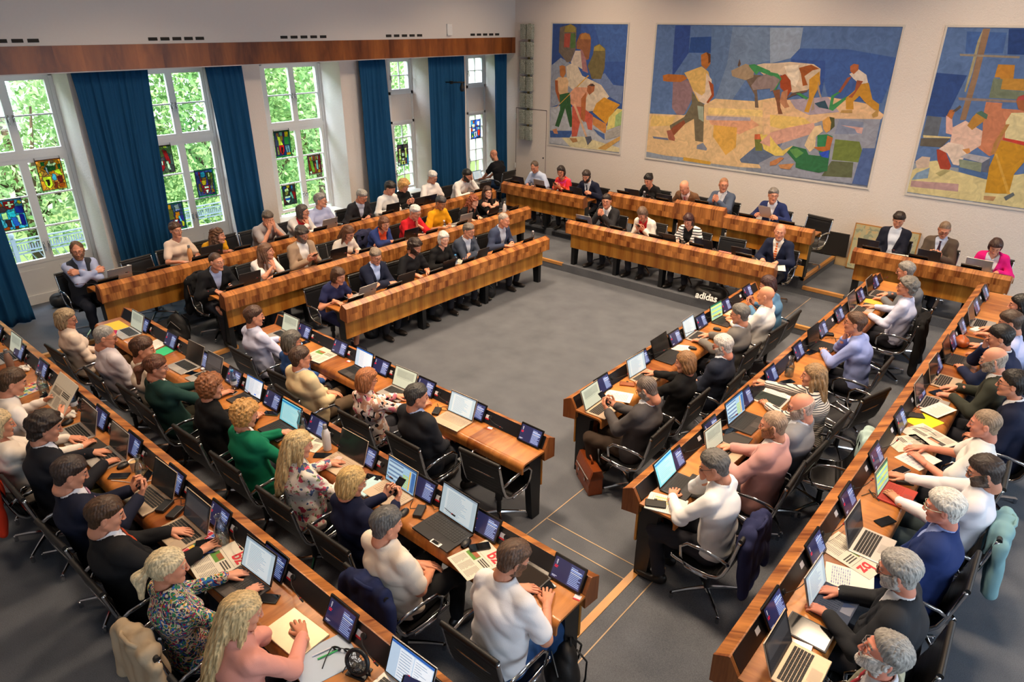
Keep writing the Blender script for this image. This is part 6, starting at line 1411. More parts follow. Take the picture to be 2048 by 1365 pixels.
PEOPLE = [
('W3', 2.98, 0.70, 0.10, 1.21, 'bearded man with glasses in a grey waistcoat over a light blue shirt, arms crossed', dict(hair='receding', hc='6b5038', top='vest', col='33353c', under='a9b4d8', legs='1d2230', pose='fold', yaw=-18, pitch=8, glasses=1, beard='8a5f40', seat=1)),
('W3', 4.34, 0.70, 0.02, 1.19, 'woman with a brown hair bun and glasses in a short-sleeved beige blouse', dict(sex='f', hair='bun', hc='4a2e1e', top='blouse_s', col='dfc9b8', pose='rest', yaw=8, pitch=6, glasses=2)),
('W3', 4.79, 0.70, 0.36, 1.07, 'woman with a long curly brown ponytail in a mustard yellow top', dict(sex='f', hair='curlylong', hc='5a3820', top='blouse_s', col='c9920f', pose='cross', yaw=42, pitch=4)),
('W3', 5.68, 0.70, 0.30, 1.15, 'man in a grey short-sleeved shirt holding both hands to his face', dict(hair='short', hc='5f5348', top='shortshirt', col='a8a0a0', pose='face2', yaw=0, pitch=24)),
('W3', 6.33, 0.70, 0.28, 1.13, 'woman with a grey bob and glasses in a white jacket over a red top', dict(sex='f', hair='bob', hc='4c4440', top='blazer', col='ece6e2', under='c81c28', pose='chinR', yaw=35, pitch=4, glasses=1)),
('W3', 6.80, 0.70, 0.12, 1.21, 'grey-haired man in a pale blue shirt looking to the right below the wide window', dict(hair='short', hc='8f8b87', top='shortshirt', col='b4bde2', pose='rest', yaw=38, pitch=4, glasses=1, build=1.08)),
('W3', 7.57, 0.70, 0.26, 1.17, 'grey-haired man in a black suit jacket looking down under the wide window', dict(hair='short', hc='9a9690', top='suit', col='26262b', under='c8d4ea', pose='rest', yaw=12, pitch=30, glasses=1)),
('W3', 8.28, 0.70, 0.19, 1.19, 'dark-haired man in a white long-sleeved shirt next to the blond woman in black', dict(hair='thick', hc='231a16', top='shirt', col='ece8e4', pose='rest', yaw=20, pitch=32)),
('W3', 8.65, 0.70, 0.15, 1.17, 'woman with curly blond hair in a black top near the first narrow window', dict(sex='f', hair='curly', hc='c79a5a', top='sweater', col='151517', pose='phone', yaw=10, pitch=32)),
('W3', 9.43, 0.70, 0.11, 1.21, 'white-haired man with glasses in a white short-sleeved shirt beside the blue curtain', dict(hair='short', hc='d8d4cf', top='shortshirt', col='efe9e6', pose='rest', yaw=5, pitch=24, glasses=1, build=1.05)),
('W3', 10.21, 0.70, 0.30, 1.15, 'man with black hair and a dark beard in a white shirt, hand at his ear', dict(hair='thick', hc='120f0e', top='shirt', col='eeeae6', pose='earL', yaw=0, pitch=26, beard=1, glasses=0)),
('W2', 4.22, 0.70, 0.25, 1.17, 'man with short brown hair and glasses in a black suit and light blue shirt', dict(hair='buzz', hc='4a3226', top='suit', col='17181c', under='b9c8ee', pose='type', yaw=18, pitch=6, glasses=2)),
('W2', 4.97, 0.70, 0.25, 1.14, 'woman with long brown hair in a white T-shirt resting her chin on her hand', dict(sex='f', hair='long', hc='6a4a36', top='tee', col='ece4e0', pose='chinR', yaw=48, pitch=2)),
('W2', 5.67, 0.70, 0.11, 1.21, 'man with dark hair and a grey beard in a beige blazer and white shirt', dict(hair='wavy', hc='3c342f', top='blazer', col='a8907a', under='efeceb', pose='phone', yaw=0, pitch=22, glasses=1, beard='6c6660')),
('W2', 6.38, 0.70, 0.30, 1.12, 'woman with long straight brown hair in a cream blouse looking down', dict(sex='f', hair='long', hc='5c3a26', top='blouse', col='e9e0d4', pose='type', yaw=6, pitch=30)),
('W2', 7.11, 0.70, 0.29, 1.12, 'woman with short brown hair in a blue shawl over an orange top, arms crossed', dict(sex='f', hair='bob', hc='6c4630', top='blazer', col='2c3c74', under='e0502c', pose='cross', yaw=-8, pitch=18, glasses=2)),
('W2', 7.83, 0.70, 0.25, 1.17, 'white-haired man in a bright red shirt with his hand on his chin', dict(hair='short', hc='dcd8d4', top='rolled', col='c41c26', pose='chinL', yaw=8, pitch=24, glasses=1)),
('W2', 8.51, 0.70, 0.18, 1.20, 'man with dark grey hair in a bright yellow polo shirt', dict(hair='short', hc='3c3c40', skin='a8754f', top='polo', col='e8a012', pose='rest', yaw=5, pitch=30)),
('W2', 9.23, 0.70, 0.30, 1.11, 'woman with wavy red hair in a black cardigan looking down', dict(sex='f', hair='curlylong', hc='8a4424', top='blouse', col='1b1b1d', pose='type', yaw=0, pitch=22, skin='e0b298')),
('W2', 9.77, 0.70, 0.16, 1.17, 'woman with long brown hair and a red necklace in a black top, arms crossed', dict(sex='f', hair='long', hc='3c241a', top='tee', col='141416', pose='fold', yaw=-24, pitch=2, glasses=1, skin='dba78c')),
('W1', 5.27, 0.70, 0.27, 1.13, 'woman with short brown hair in a dark blue dress typing at a grey laptop', dict(sex='f', hair='bobw', hc='4c3222', top='dress', col='252a52', pose='type', yaw=14, pitch=20, shoe='1c2036', legs=None)),
('W1', 6.03, 0.70, 0.14, 1.20, 'grey-haired man with glasses in a navy suit, arms crossed behind his laptop', dict(hair='short', hc='8c7c6c', top='suit', col='1a2036', under='b4c6f0', pose='cross', yaw=-14, pitch=20, glasses=1)),
('W1', 6.74, 0.70, 0.19, 1.19, 'man with curly dark hair and a beard in a black T-shirt typing', dict(hair='wavy', hc='2c1e18', top='tee', col='1a1b1f', pose='type', yaw=10, pitch=26, beard=1)),
('W1', 7.37, 0.70, 0.17, 1.17, 'woman with short white hair and glasses in a black V-neck top', dict(sex='f', hair='bobw', hc='d8d2cc', top='blouse', col='161618', pose='rest', yaw=-22, pitch=10, glasses=2, skin='d8a58c')),
('W1', 7.92, 0.70, 0.19, 1.19, 'grey-haired man with glasses in a slate blazer and patterned shirt', dict(hair='short', hc='706860', top='suit', col='3c4454', under='c8cede', pose='cross', yaw=4, pitch=14, glasses=1)),
('W1', 8.80, 0.70, 0.18, 1.19, 'man with thin grey hair in a blue-grey blazer at the far end of his row', dict(hair='buzz', hc='a89c92', top='blazer', col='3b4560', under='b8c4d8', pose='rest', yaw=12, pitch=10)),
('NL', -9.38, 0.70, 0.23, 1.18, 'man in a light blue short-sleeved shirt reading in the far corner of the room', dict(hair='receding', hc='5c4c40', top='shortshirt', col='c2d2f0', pose='rest', yaw=14, pitch=30)),
('NL', -8.71, 0.70, 0.18, 1.16, 'woman with short dark hair in a red and pink blouse', dict(sex='f', hair='bobw', hc='2c2422', top='blouse_s', col='e0323c', pat=('blotch', ('e03c8c', 'f0643c'), 6), pose='phone', yaw=20, pitch=16, glasses=0)),
('NL', -8.01, 0.70, 0.26, 1.17, 'bearded man in a navy suit with a dark tie looking down beside the dais', dict(hair='short', hc='3c302a', top='suit', col='171d34', under='eceef4', tie='161a2c', pose='read', yaw=16, pitch=24, beard='2c221e')),
('N1', -6.79, 0.70, 0.16, 1.20, 'man with glasses in a dark grey suit with hands clasped under his chin', dict(hair='short', hc='2a1e1a', top='suit', col='28282c', under='eceef4', tie='b4bcd0', pose='clasp', yaw=20, pitch=6, glasses=1)),
('N1', -5.97, 0.70, 0.28, 1.13, 'woman with a brown bob in a white cardigan over a red top', dict(sex='f', hair='bob', hc='6a5446', top='blazer', col='ebe6dc', under='a81c24', pose='phone', yaw=6, pitch=38)),
('N1', -5.12, 0.70, 0.22, 1.15, 'woman with short dark red hair in a black and white striped jacket', dict(sex='f', hair='bobw', hc='3a1a1a', top='blazer', col='eae8e4', pat=('stripes', ('22222a',), 7), under='17171a', pose='type', yaw=8, pitch=28)),
('N1', -3.63, 0.70, 0.10, 1.21, 'bald man in a navy suit with an orange striped tie on the dais', dict(hair='bald', hc='7c6454', top='suit', col='18203a', under='efe9e2', tie=('d8641c', 'ecd8c8'), pose='type', yaw=20, pitch=6)),
('N2', -6.62, 0.70, 0.25, 1.14, 'woman with black tied-back hair in a black blouse on the rear dais', dict(sex='f', hair='bun', hc='171214', top='blouse', col='19191b', pose='rest', yaw=0, pitch=26)),
('N2', -5.82, 0.70, 0.34, 1.13, 'bald man in a brown jacket with a red patterned tie bent over the dais desk', dict(hair='bald', hc='a08c7c', top='suit', col='6b4c34', under='d8c0c0', tie='9c3c48', pose='rest', yaw=-6, pitch=38)),
('N2', -5.20, 0.70, 0.06, 1.22, 'man with glasses in a blue-grey suit and pale tie at the raised centre desk', dict(hair='buzz', hc='9a6c4c', top='suit', col='4c586e', under='e6eaf4', tie='c8ccd4', pose='clasp', yaw=30, pitch=4, glasses=1)),
('N2', -4.24, 0.70, 0.18, 1.20, 'grey-haired man with glasses in a blue suit holding up a sheet of paper', dict(hair='short', hc='77716c', top='suit', col='232f5e', under='dfe4f2', pose='read', yaw=30, pitch=6, glasses=1)),
('N3', -2.31, 0.70, -0.12, 1.21, 'man with short dark hair in an open navy jacket and pale shirt by the canvas', dict(hair='thick', hc='2a1e18', top='blazer', col='191c2c', under='c3cde0', pose='lap', yaw=10, pitch=24)),
('N3', -1.64, 0.70, 0.07, 1.22, 'man with glasses in a brown-grey suit and dark tie looking at his phone', dict(hair='buzz', hc='7a6450', top='suit', col='55493f', under='cdd8f2', tie='3c2438', pose='phone', yaw=14, pitch=30, glasses=1)),
('N3', -0.94, 0.70, 0.25, 1.14, 'woman with short brown hair in a bright pink blazer bent over a laptop', dict(sex='f', hair='bobw', hc='3c241c', top='blazer', col='d81878', under='ece8ea', pose='type', yaw=10, pitch=34)),
('E1', 8.70, 0.70, 0.13, 1.18, 'woman with dark red hair in a denim jacket holding a phone', dict(sex='f', hair='bob', hc='3a1c1c', top='shirt', col='5c88b0', pose='phone', yaw=10, pitch=22, near=0)),
('E1', 8.17, 0.70, -0.05, 1.22, 'bald man in a white shirt at the right block front desk', dict(hair='none', hc='886c5c', top='shirt', col='f0efee', pose='rest', yaw=6, pitch=12, build=1.12, near=0, skin='d89a78')),
('E1', 7.39, 0.70, -0.06, 1.22, 'grey-haired man with glasses in a grey blazer typing, right block front row', dict(hair='short', hc='6f6c68', top='suit', col='74706c', under='c8d4ee', pose='type', yaw=8, pitch=14, glasses=1, near=0)),
('E1', 6.55, 0.70, -0.25, 1.17, 'white-haired man with a light beard in a dark blue suit jacket', dict(hair='short', hc='d0cac4', top='suit', col='262c3c', under='dfe6f4', pose='lap', yaw=10, pitch=20, glasses=1, beard='c8c0b8', skin='d09078')),
('E1', 5.92, 0.70, -0.14, 1.17, 'woman with shoulder-length blond-brown hair in a black top using a mouse', dict(sex='f', hair='bob', hc='8a6440', top='sweater', col='141416', pose='mouse', yaw=12, pitch=14)),
('E1', 5.13, 0.70, -0.16, 1.20, 'man with short grey hair in a grey checked suit looking at his phone', dict(hair='buzz', hc='6b5f58', top='suit', col='4d4a4c', under='e6e8f0', legs='3c3028', pose='phone', yaw=4, pitch=34, glasses=1, beard='9c948c')),
('E2', 9.96, 0.70, 0.16, 1.20, 'man with combed grey hair in a grey suit typing on a silver laptop', dict(hair='short', hc='85817c', top='suit', col='6c6f76', under='e8eaf2', pose='type', yaw=4, pitch=14, glasses=1, near=0)),
('E2', 9.24, 0.70, -0.02, 1.22, 'man with curly grey hair in a pale blue shirt and yellow tie, arm stretched out', dict(hair='wavy', hc='6e6a64', top='shirt', col='ccd2ee', pose='mouse', yaw=14, pitch=2, glasses=1, near=0)),
('E2', 7.65, 0.70, 0.12, 1.21, 'man with short brown hair in a light blue shirt, hand on his chin', dict(hair='short', hc='5a4030', top='shirt', col='98a8e4', pose='chinR', yaw=12, pitch=4, glasses=1)),
('E2', 6.14, 0.70, 0.04, 1.19, 'woman with long straight dark blond hair in a striped cream jumper', dict(sex='f', hair='longl', hc='9a7a54', top='sweater', col='e6dfd4', pat=('stripes', ('3a3a44',), 16), pose='rest', yaw=18, pitch=6, ov={1: ((0.1, 0.52, 0.9), (-0.2, 1, 0.25), (0, -0.2, 1), 'curl'), -1: ((-0.1, 0.37, 0.792), (0.75, 0.7, 0), (0, 0, 1), 'relax')})),
('E2', 5.46, 0.70, -0.09, 1.21, 'balding man with black glasses in a light grey blazer turned to his neighbour', dict(hair='bald', hc='c8b0a0', top='suit', col='8d8e94', under='e4e8f4', pose='lap', yaw=22, pitch=16, glasses=1, beard='a89c90', skin='d2937c')),
('E2', 5.00, 0.70, -0.03, 1.22, 'bald man with a beard in a salmon pink blazer typing', dict(hair='buzz', hc='a88c74', top='suit', col='cf9c97', under='f0ece8', pose='type', yaw=14, pitch=14, beard='8a5c3c', build=1.06, skin='d89c7e')),
('E2', 4.18, 0.70, 0.08, 1.21, 'grey-haired man in a white shirt raising a hand to his face, nearest in his row', dict(hair='short', hc='66625e', top='shirt', col='f2f1f2', pose='faceR', yaw=14, pitch=26, glasses=1, build=1.04)),
('E3', 9.12, 0.70, 0.12, 1.18, 'black-haired woman in a dark sleeveless top at the upper right edge', dict(sex='f', hair='bob', hc='15110f', top='tee', col='16161a', pose='type', yaw=10, pitch=12, near=0)),
('E3', 8.37, 0.70, 0.12, 1.21, 'brown-haired man in a light blue shirt using a mouse by the right edge', dict(hair='short', hc='4c3a2e', top='shirt', col='b9c2ea', pose='mouse', yaw=4, pitch=22, near=0)),
('E3', 7.85, 0.70, 0.14, 1.21, 'man with short black hair in a navy suit covering his face with a hand', dict(hair='thick', hc='1c1816', top='suit', col='1b2442', under='e8ecf6', pose='faceR', yaw=6, pitch=18, near=0)),
('E3', 7.22, 0.70, 0.10, 1.21, 'bald man with a grey beard and rimless glasses in an olive suit typing', dict(hair='bald', hc='b0a498', top='suit', col='3a3d35', under='e8e8ec', pose='type', yaw=4, pitch=18, glasses=2, beard='9c948c', skin='cf9880')),
('E3', 6.77, 0.90, 0.10, 1.21, 'dark-haired man with glasses in a dark navy suit leaning back at the right edge', dict(hair='thick', hc='1e1a18', top='suit', col='1a2038', under='e4e6ee', pose='lap', yaw=6, pitch=6, glasses=1)),
('E3', 5.84, 0.70, -0.04, 1.22, 'man with short fair hair in a white short-sleeved shirt and grey tie reading a newspaper', dict(hair='buzz', hc='96806a', top='shortshirt', col='efece8', pose='rest', yaw=6, pitch=12, skin='d0907a')),
('E3', 5.15, 0.70, -0.15, 1.20, 'man with dark hair, beard and glasses in a white shirt with a black tie', dict(hair='short', hc='3a302c', top='shirt', col='eceaf2', legs='3c4a50', pose='mouse', yaw=10, pitch=22, glasses=1, beard='4c4038')),
('E3', 4.49, 0.70, -0.02, 1.22, 'white-haired man with pale green glasses in a bright blue suit', dict(hair='thick', hc='e0dcd4', top='suit', col='26386e', under='93a6e0', legs='2c4080', pose='lap', yaw=6, pitch=12, glasses=3, build=1.1, skin='d8907c')),
('E3', 3.69, 0.70, 0.05, 1.22, 'man with swept grey hair and beard in a charcoal suit typing on a blue keyboard', dict(hair='thick', hc='a8a6a2', top='suit', col='2c2e33', under='e8e6e8', pose='type', yaw=2, pitch=16, glasses=1, beard='c0bab4', build=1.08, skin='cf8c74')),
('E3', 3.03, 0.70, -0.05, 1.22, 'grey-bearded man in a pale green blazer looking up, at the bottom right', dict(hair='short', hc='9c9892', top='suit', col='a3a490', under='e4e2ea', tie='b03c48', pose='lap', yaw=18, pitch=-14, glasses=2, beard='d8d2cc', skin='d08a74')),
('S1', -6.97, 0.70, -0.04, 1.22, 'brown-haired man in a pale blue shirt at the start of the lower left front desk', dict(hair='short', hc='4a3226', top='shirt', col='cdd2f0', pose='rest', yaw=-22, pitch=10)),
('S1', -6.14, 0.70, -0.10, 1.18, 'woman with short grey hair in a blue jumper with a green scarf', dict(sex='f', hair='bobw', hc='5c5852', top='sweater', col='2c508c', pose='lap', yaw=-14, pitch=16, glasses=1)),
('S1', -5.74, 0.70, -0.26, 1.17, 'man with brown hair in a cream jacket leaning back', dict(hair='short', hc='4c382c', top='suit', col='d8c49c', under='e8e8ee', legs='5c4c3c', pose='lap', yaw=-20, pitch=8, glasses=1, build=1.08)),
('S1', -4.84, 0.70, -0.13, 1.18, 'woman with auburn hair in a white blouse with pink and black pattern', dict(sex='f', hair='bobw', hc='a0643c', top='shirt', col='efe0d8', pat=('blotch', ('1c1a20', 'd8788c', 'c89c84'), 11), pose='mouse', yaw=-12, pitch=14, glasses=1)),
('S1', -4.19, 0.70, -0.08, 1.22, 'man with dark grey curly hair in a black suit turned to the right', dict(hair='short', hc='3c3a38', top='suit', col='22242a', under='a9bce8', legs='22242a', pose='lap', yaw=-28, pitch=10, build=1.04)),
('S2', -8.27, 0.70, -0.21, 1.15, 'woman with short fair-grey hair and glasses in a beige shirt, furthest left seat', dict(sex='f', hair='bobw', hc='a08a6c', top='shirt', col='e2cfc0', legs='8c6c4c', pose='lap', yaw=-30, pitch=14, glasses=1)),
('S2', -7.33, 0.70, -0.16, 1.20, 'grey-haired man with black glasses in a pale grey shirt, lower left block', dict(hair='buzz', hc='98948e', top='rolled', col='cbc4cc', legs='a08058', pose='lap', yaw=-26, pitch=18, glasses=1, build=1.1)),
('S2', -6.71, 0.70, -0.05, 1.22, 'person with a brown fringe haircut in a cream shirt behind the green folder', dict(hair='crop', hc='4a2e1e', top='shirt', col='e8d8c4', pose='lap', yaw=-30, pitch=14)),
('S2', -6.31, 0.70, -0.11, 1.18, 'woman with a brown ponytail in a dark green blazer, hand on her laptop', dict(sex='f', hair='ponytail', hc='5c3420', top='suit', col='1c3c38', under='ece6e4', legs='2c2a20', pose='mouse', yaw=-26, pitch=16, glasses=2)),
('S2', -5.53, 0.70, 0.02, 1.19, 'woman with curly reddish hair in a fluffy black top', dict(sex='f', hair='curly', hc='8a5430', top='sweater', col='101012', pose='rest', yaw=-18, pitch=14)),
('S2', -4.87, 0.70, -0.03, 1.19, 'woman with wavy blond hair in an emerald green blazer typing', dict(sex='f', hair='curly', hc='c08f50', top='suit', col='087050', under='e8e8ee', pose='type', yaw=-16, pitch=18)),
('S2', -4.15, 0.70, -0.00, 1.19, 'woman with long wavy blond hair in a floral pink and white blouse', dict(sex='f', hair='long', hc='c9ab78', top='shirt', col='eadfd2', pat=('floral', ('d04c68', '4c5c80', 'e08c90', '7c8c60'), 11), legs='14161c', pose='type', yaw=-20, pitch=16, build=1.12)),
('S2', -3.46, 0.70, -0.03, 1.19, 'woman with a blond bob in a dark navy jumper', dict(sex='f', hair='bob', hc='c8a468', top='sweater', col='161c38', pose='phone', yaw=-20, pitch=20, glasses=2)),
('S2', -2.92, 0.70, -0.17, 1.20, 'grey-haired man in a cream short-sleeved shirt with a blue jacket over his chair', dict(hair='short', hc='5c5a58', top='shortshirt', col='eadccb', legs='15161a', pose='lap', yaw=-16, pitch=14, build=1.14)),
('S2', -2.09, 0.70, 0.12, 1.21, 'bearded brown-haired man in a white shirt and blue jeans at the end of his row', dict(hair='short', hc='5c4434', top='shortshirt', col='f1eef0', legs='2a4c7c', pose='rest', yaw=-24, pitch=24, beard='6c4c38', build=1.14, shoe='e4e0dc')),
('S3', -6.56, 0.70, 0.12, 1.21, 'man in a white shirt and red tie reading a newspaper at the left edge', dict(hair='short', hc='4c3420', top='shirt', col='eee4dc', pose='read', yaw=-12, pitch=22, ov=None)),
('S3', -5.95, 0.70, -0.16, 1.17, 'blond woman in a pale blouse cut off by the left edge', dict(sex='f', hair='bob', hc='d0b890', top='blouse', col='e8dcd0', pose='rest', yaw=-10, pitch=12)),
('S3', -5.54, 0.70, 0.04, 1.22, 'man with wavy dark brown hair in a black suit typing on a silver laptop', dict(hair='wavy', hc='2e2018', top='suit', col='1b1c24', under='e4e8f4', legs='4c4a22', pose='type', yaw=-14, pitch=20)),
('S3', -4.77, 0.70, -0.06, 1.22, 'man with short brown hair in a navy suit and pink tie holding a phone', dict(hair='short', hc='3a2c26', top='suit', col='181c30', under='e8e6ee', tie='c08ca0', pose='phone', yaw=-12, pitch=24)),
('S3', -4.15, 0.70, -0.08, 1.21, 'man with receding brown hair in a charcoal suit and orange tie', dict(hair='short', hc='48301e', top='suit', col='19191c', under='e0e4f0', tie='c04c28', pose='mouse', yaw=-18, pitch=20, build=1.08)),
('S3', -3.43, 0.70, -0.03, 1.19, 'woman with a blond ponytail and hair-band glasses in a colourful paisley blouse', dict(sex='f', hair='ponytail', hc='d8c49c', top='shirt', col='2c2c4c', pat=('paisley', ('c89a38', 'b02c50', '2c64b0', '3c8c5c', 'dccab0'), 6), pose='type', yaw=-22, pitch=12, spread=1)),
('S3', -2.81, 0.70, 0.07, 1.19, 'woman with very long blond hair in a salmon pink blouse, lowest in the photo', dict(sex='f', hair='longl', hc='d3b583', top='shirt', col='e39c8c', pose='chinL', yaw=-22, pitch=20)),]

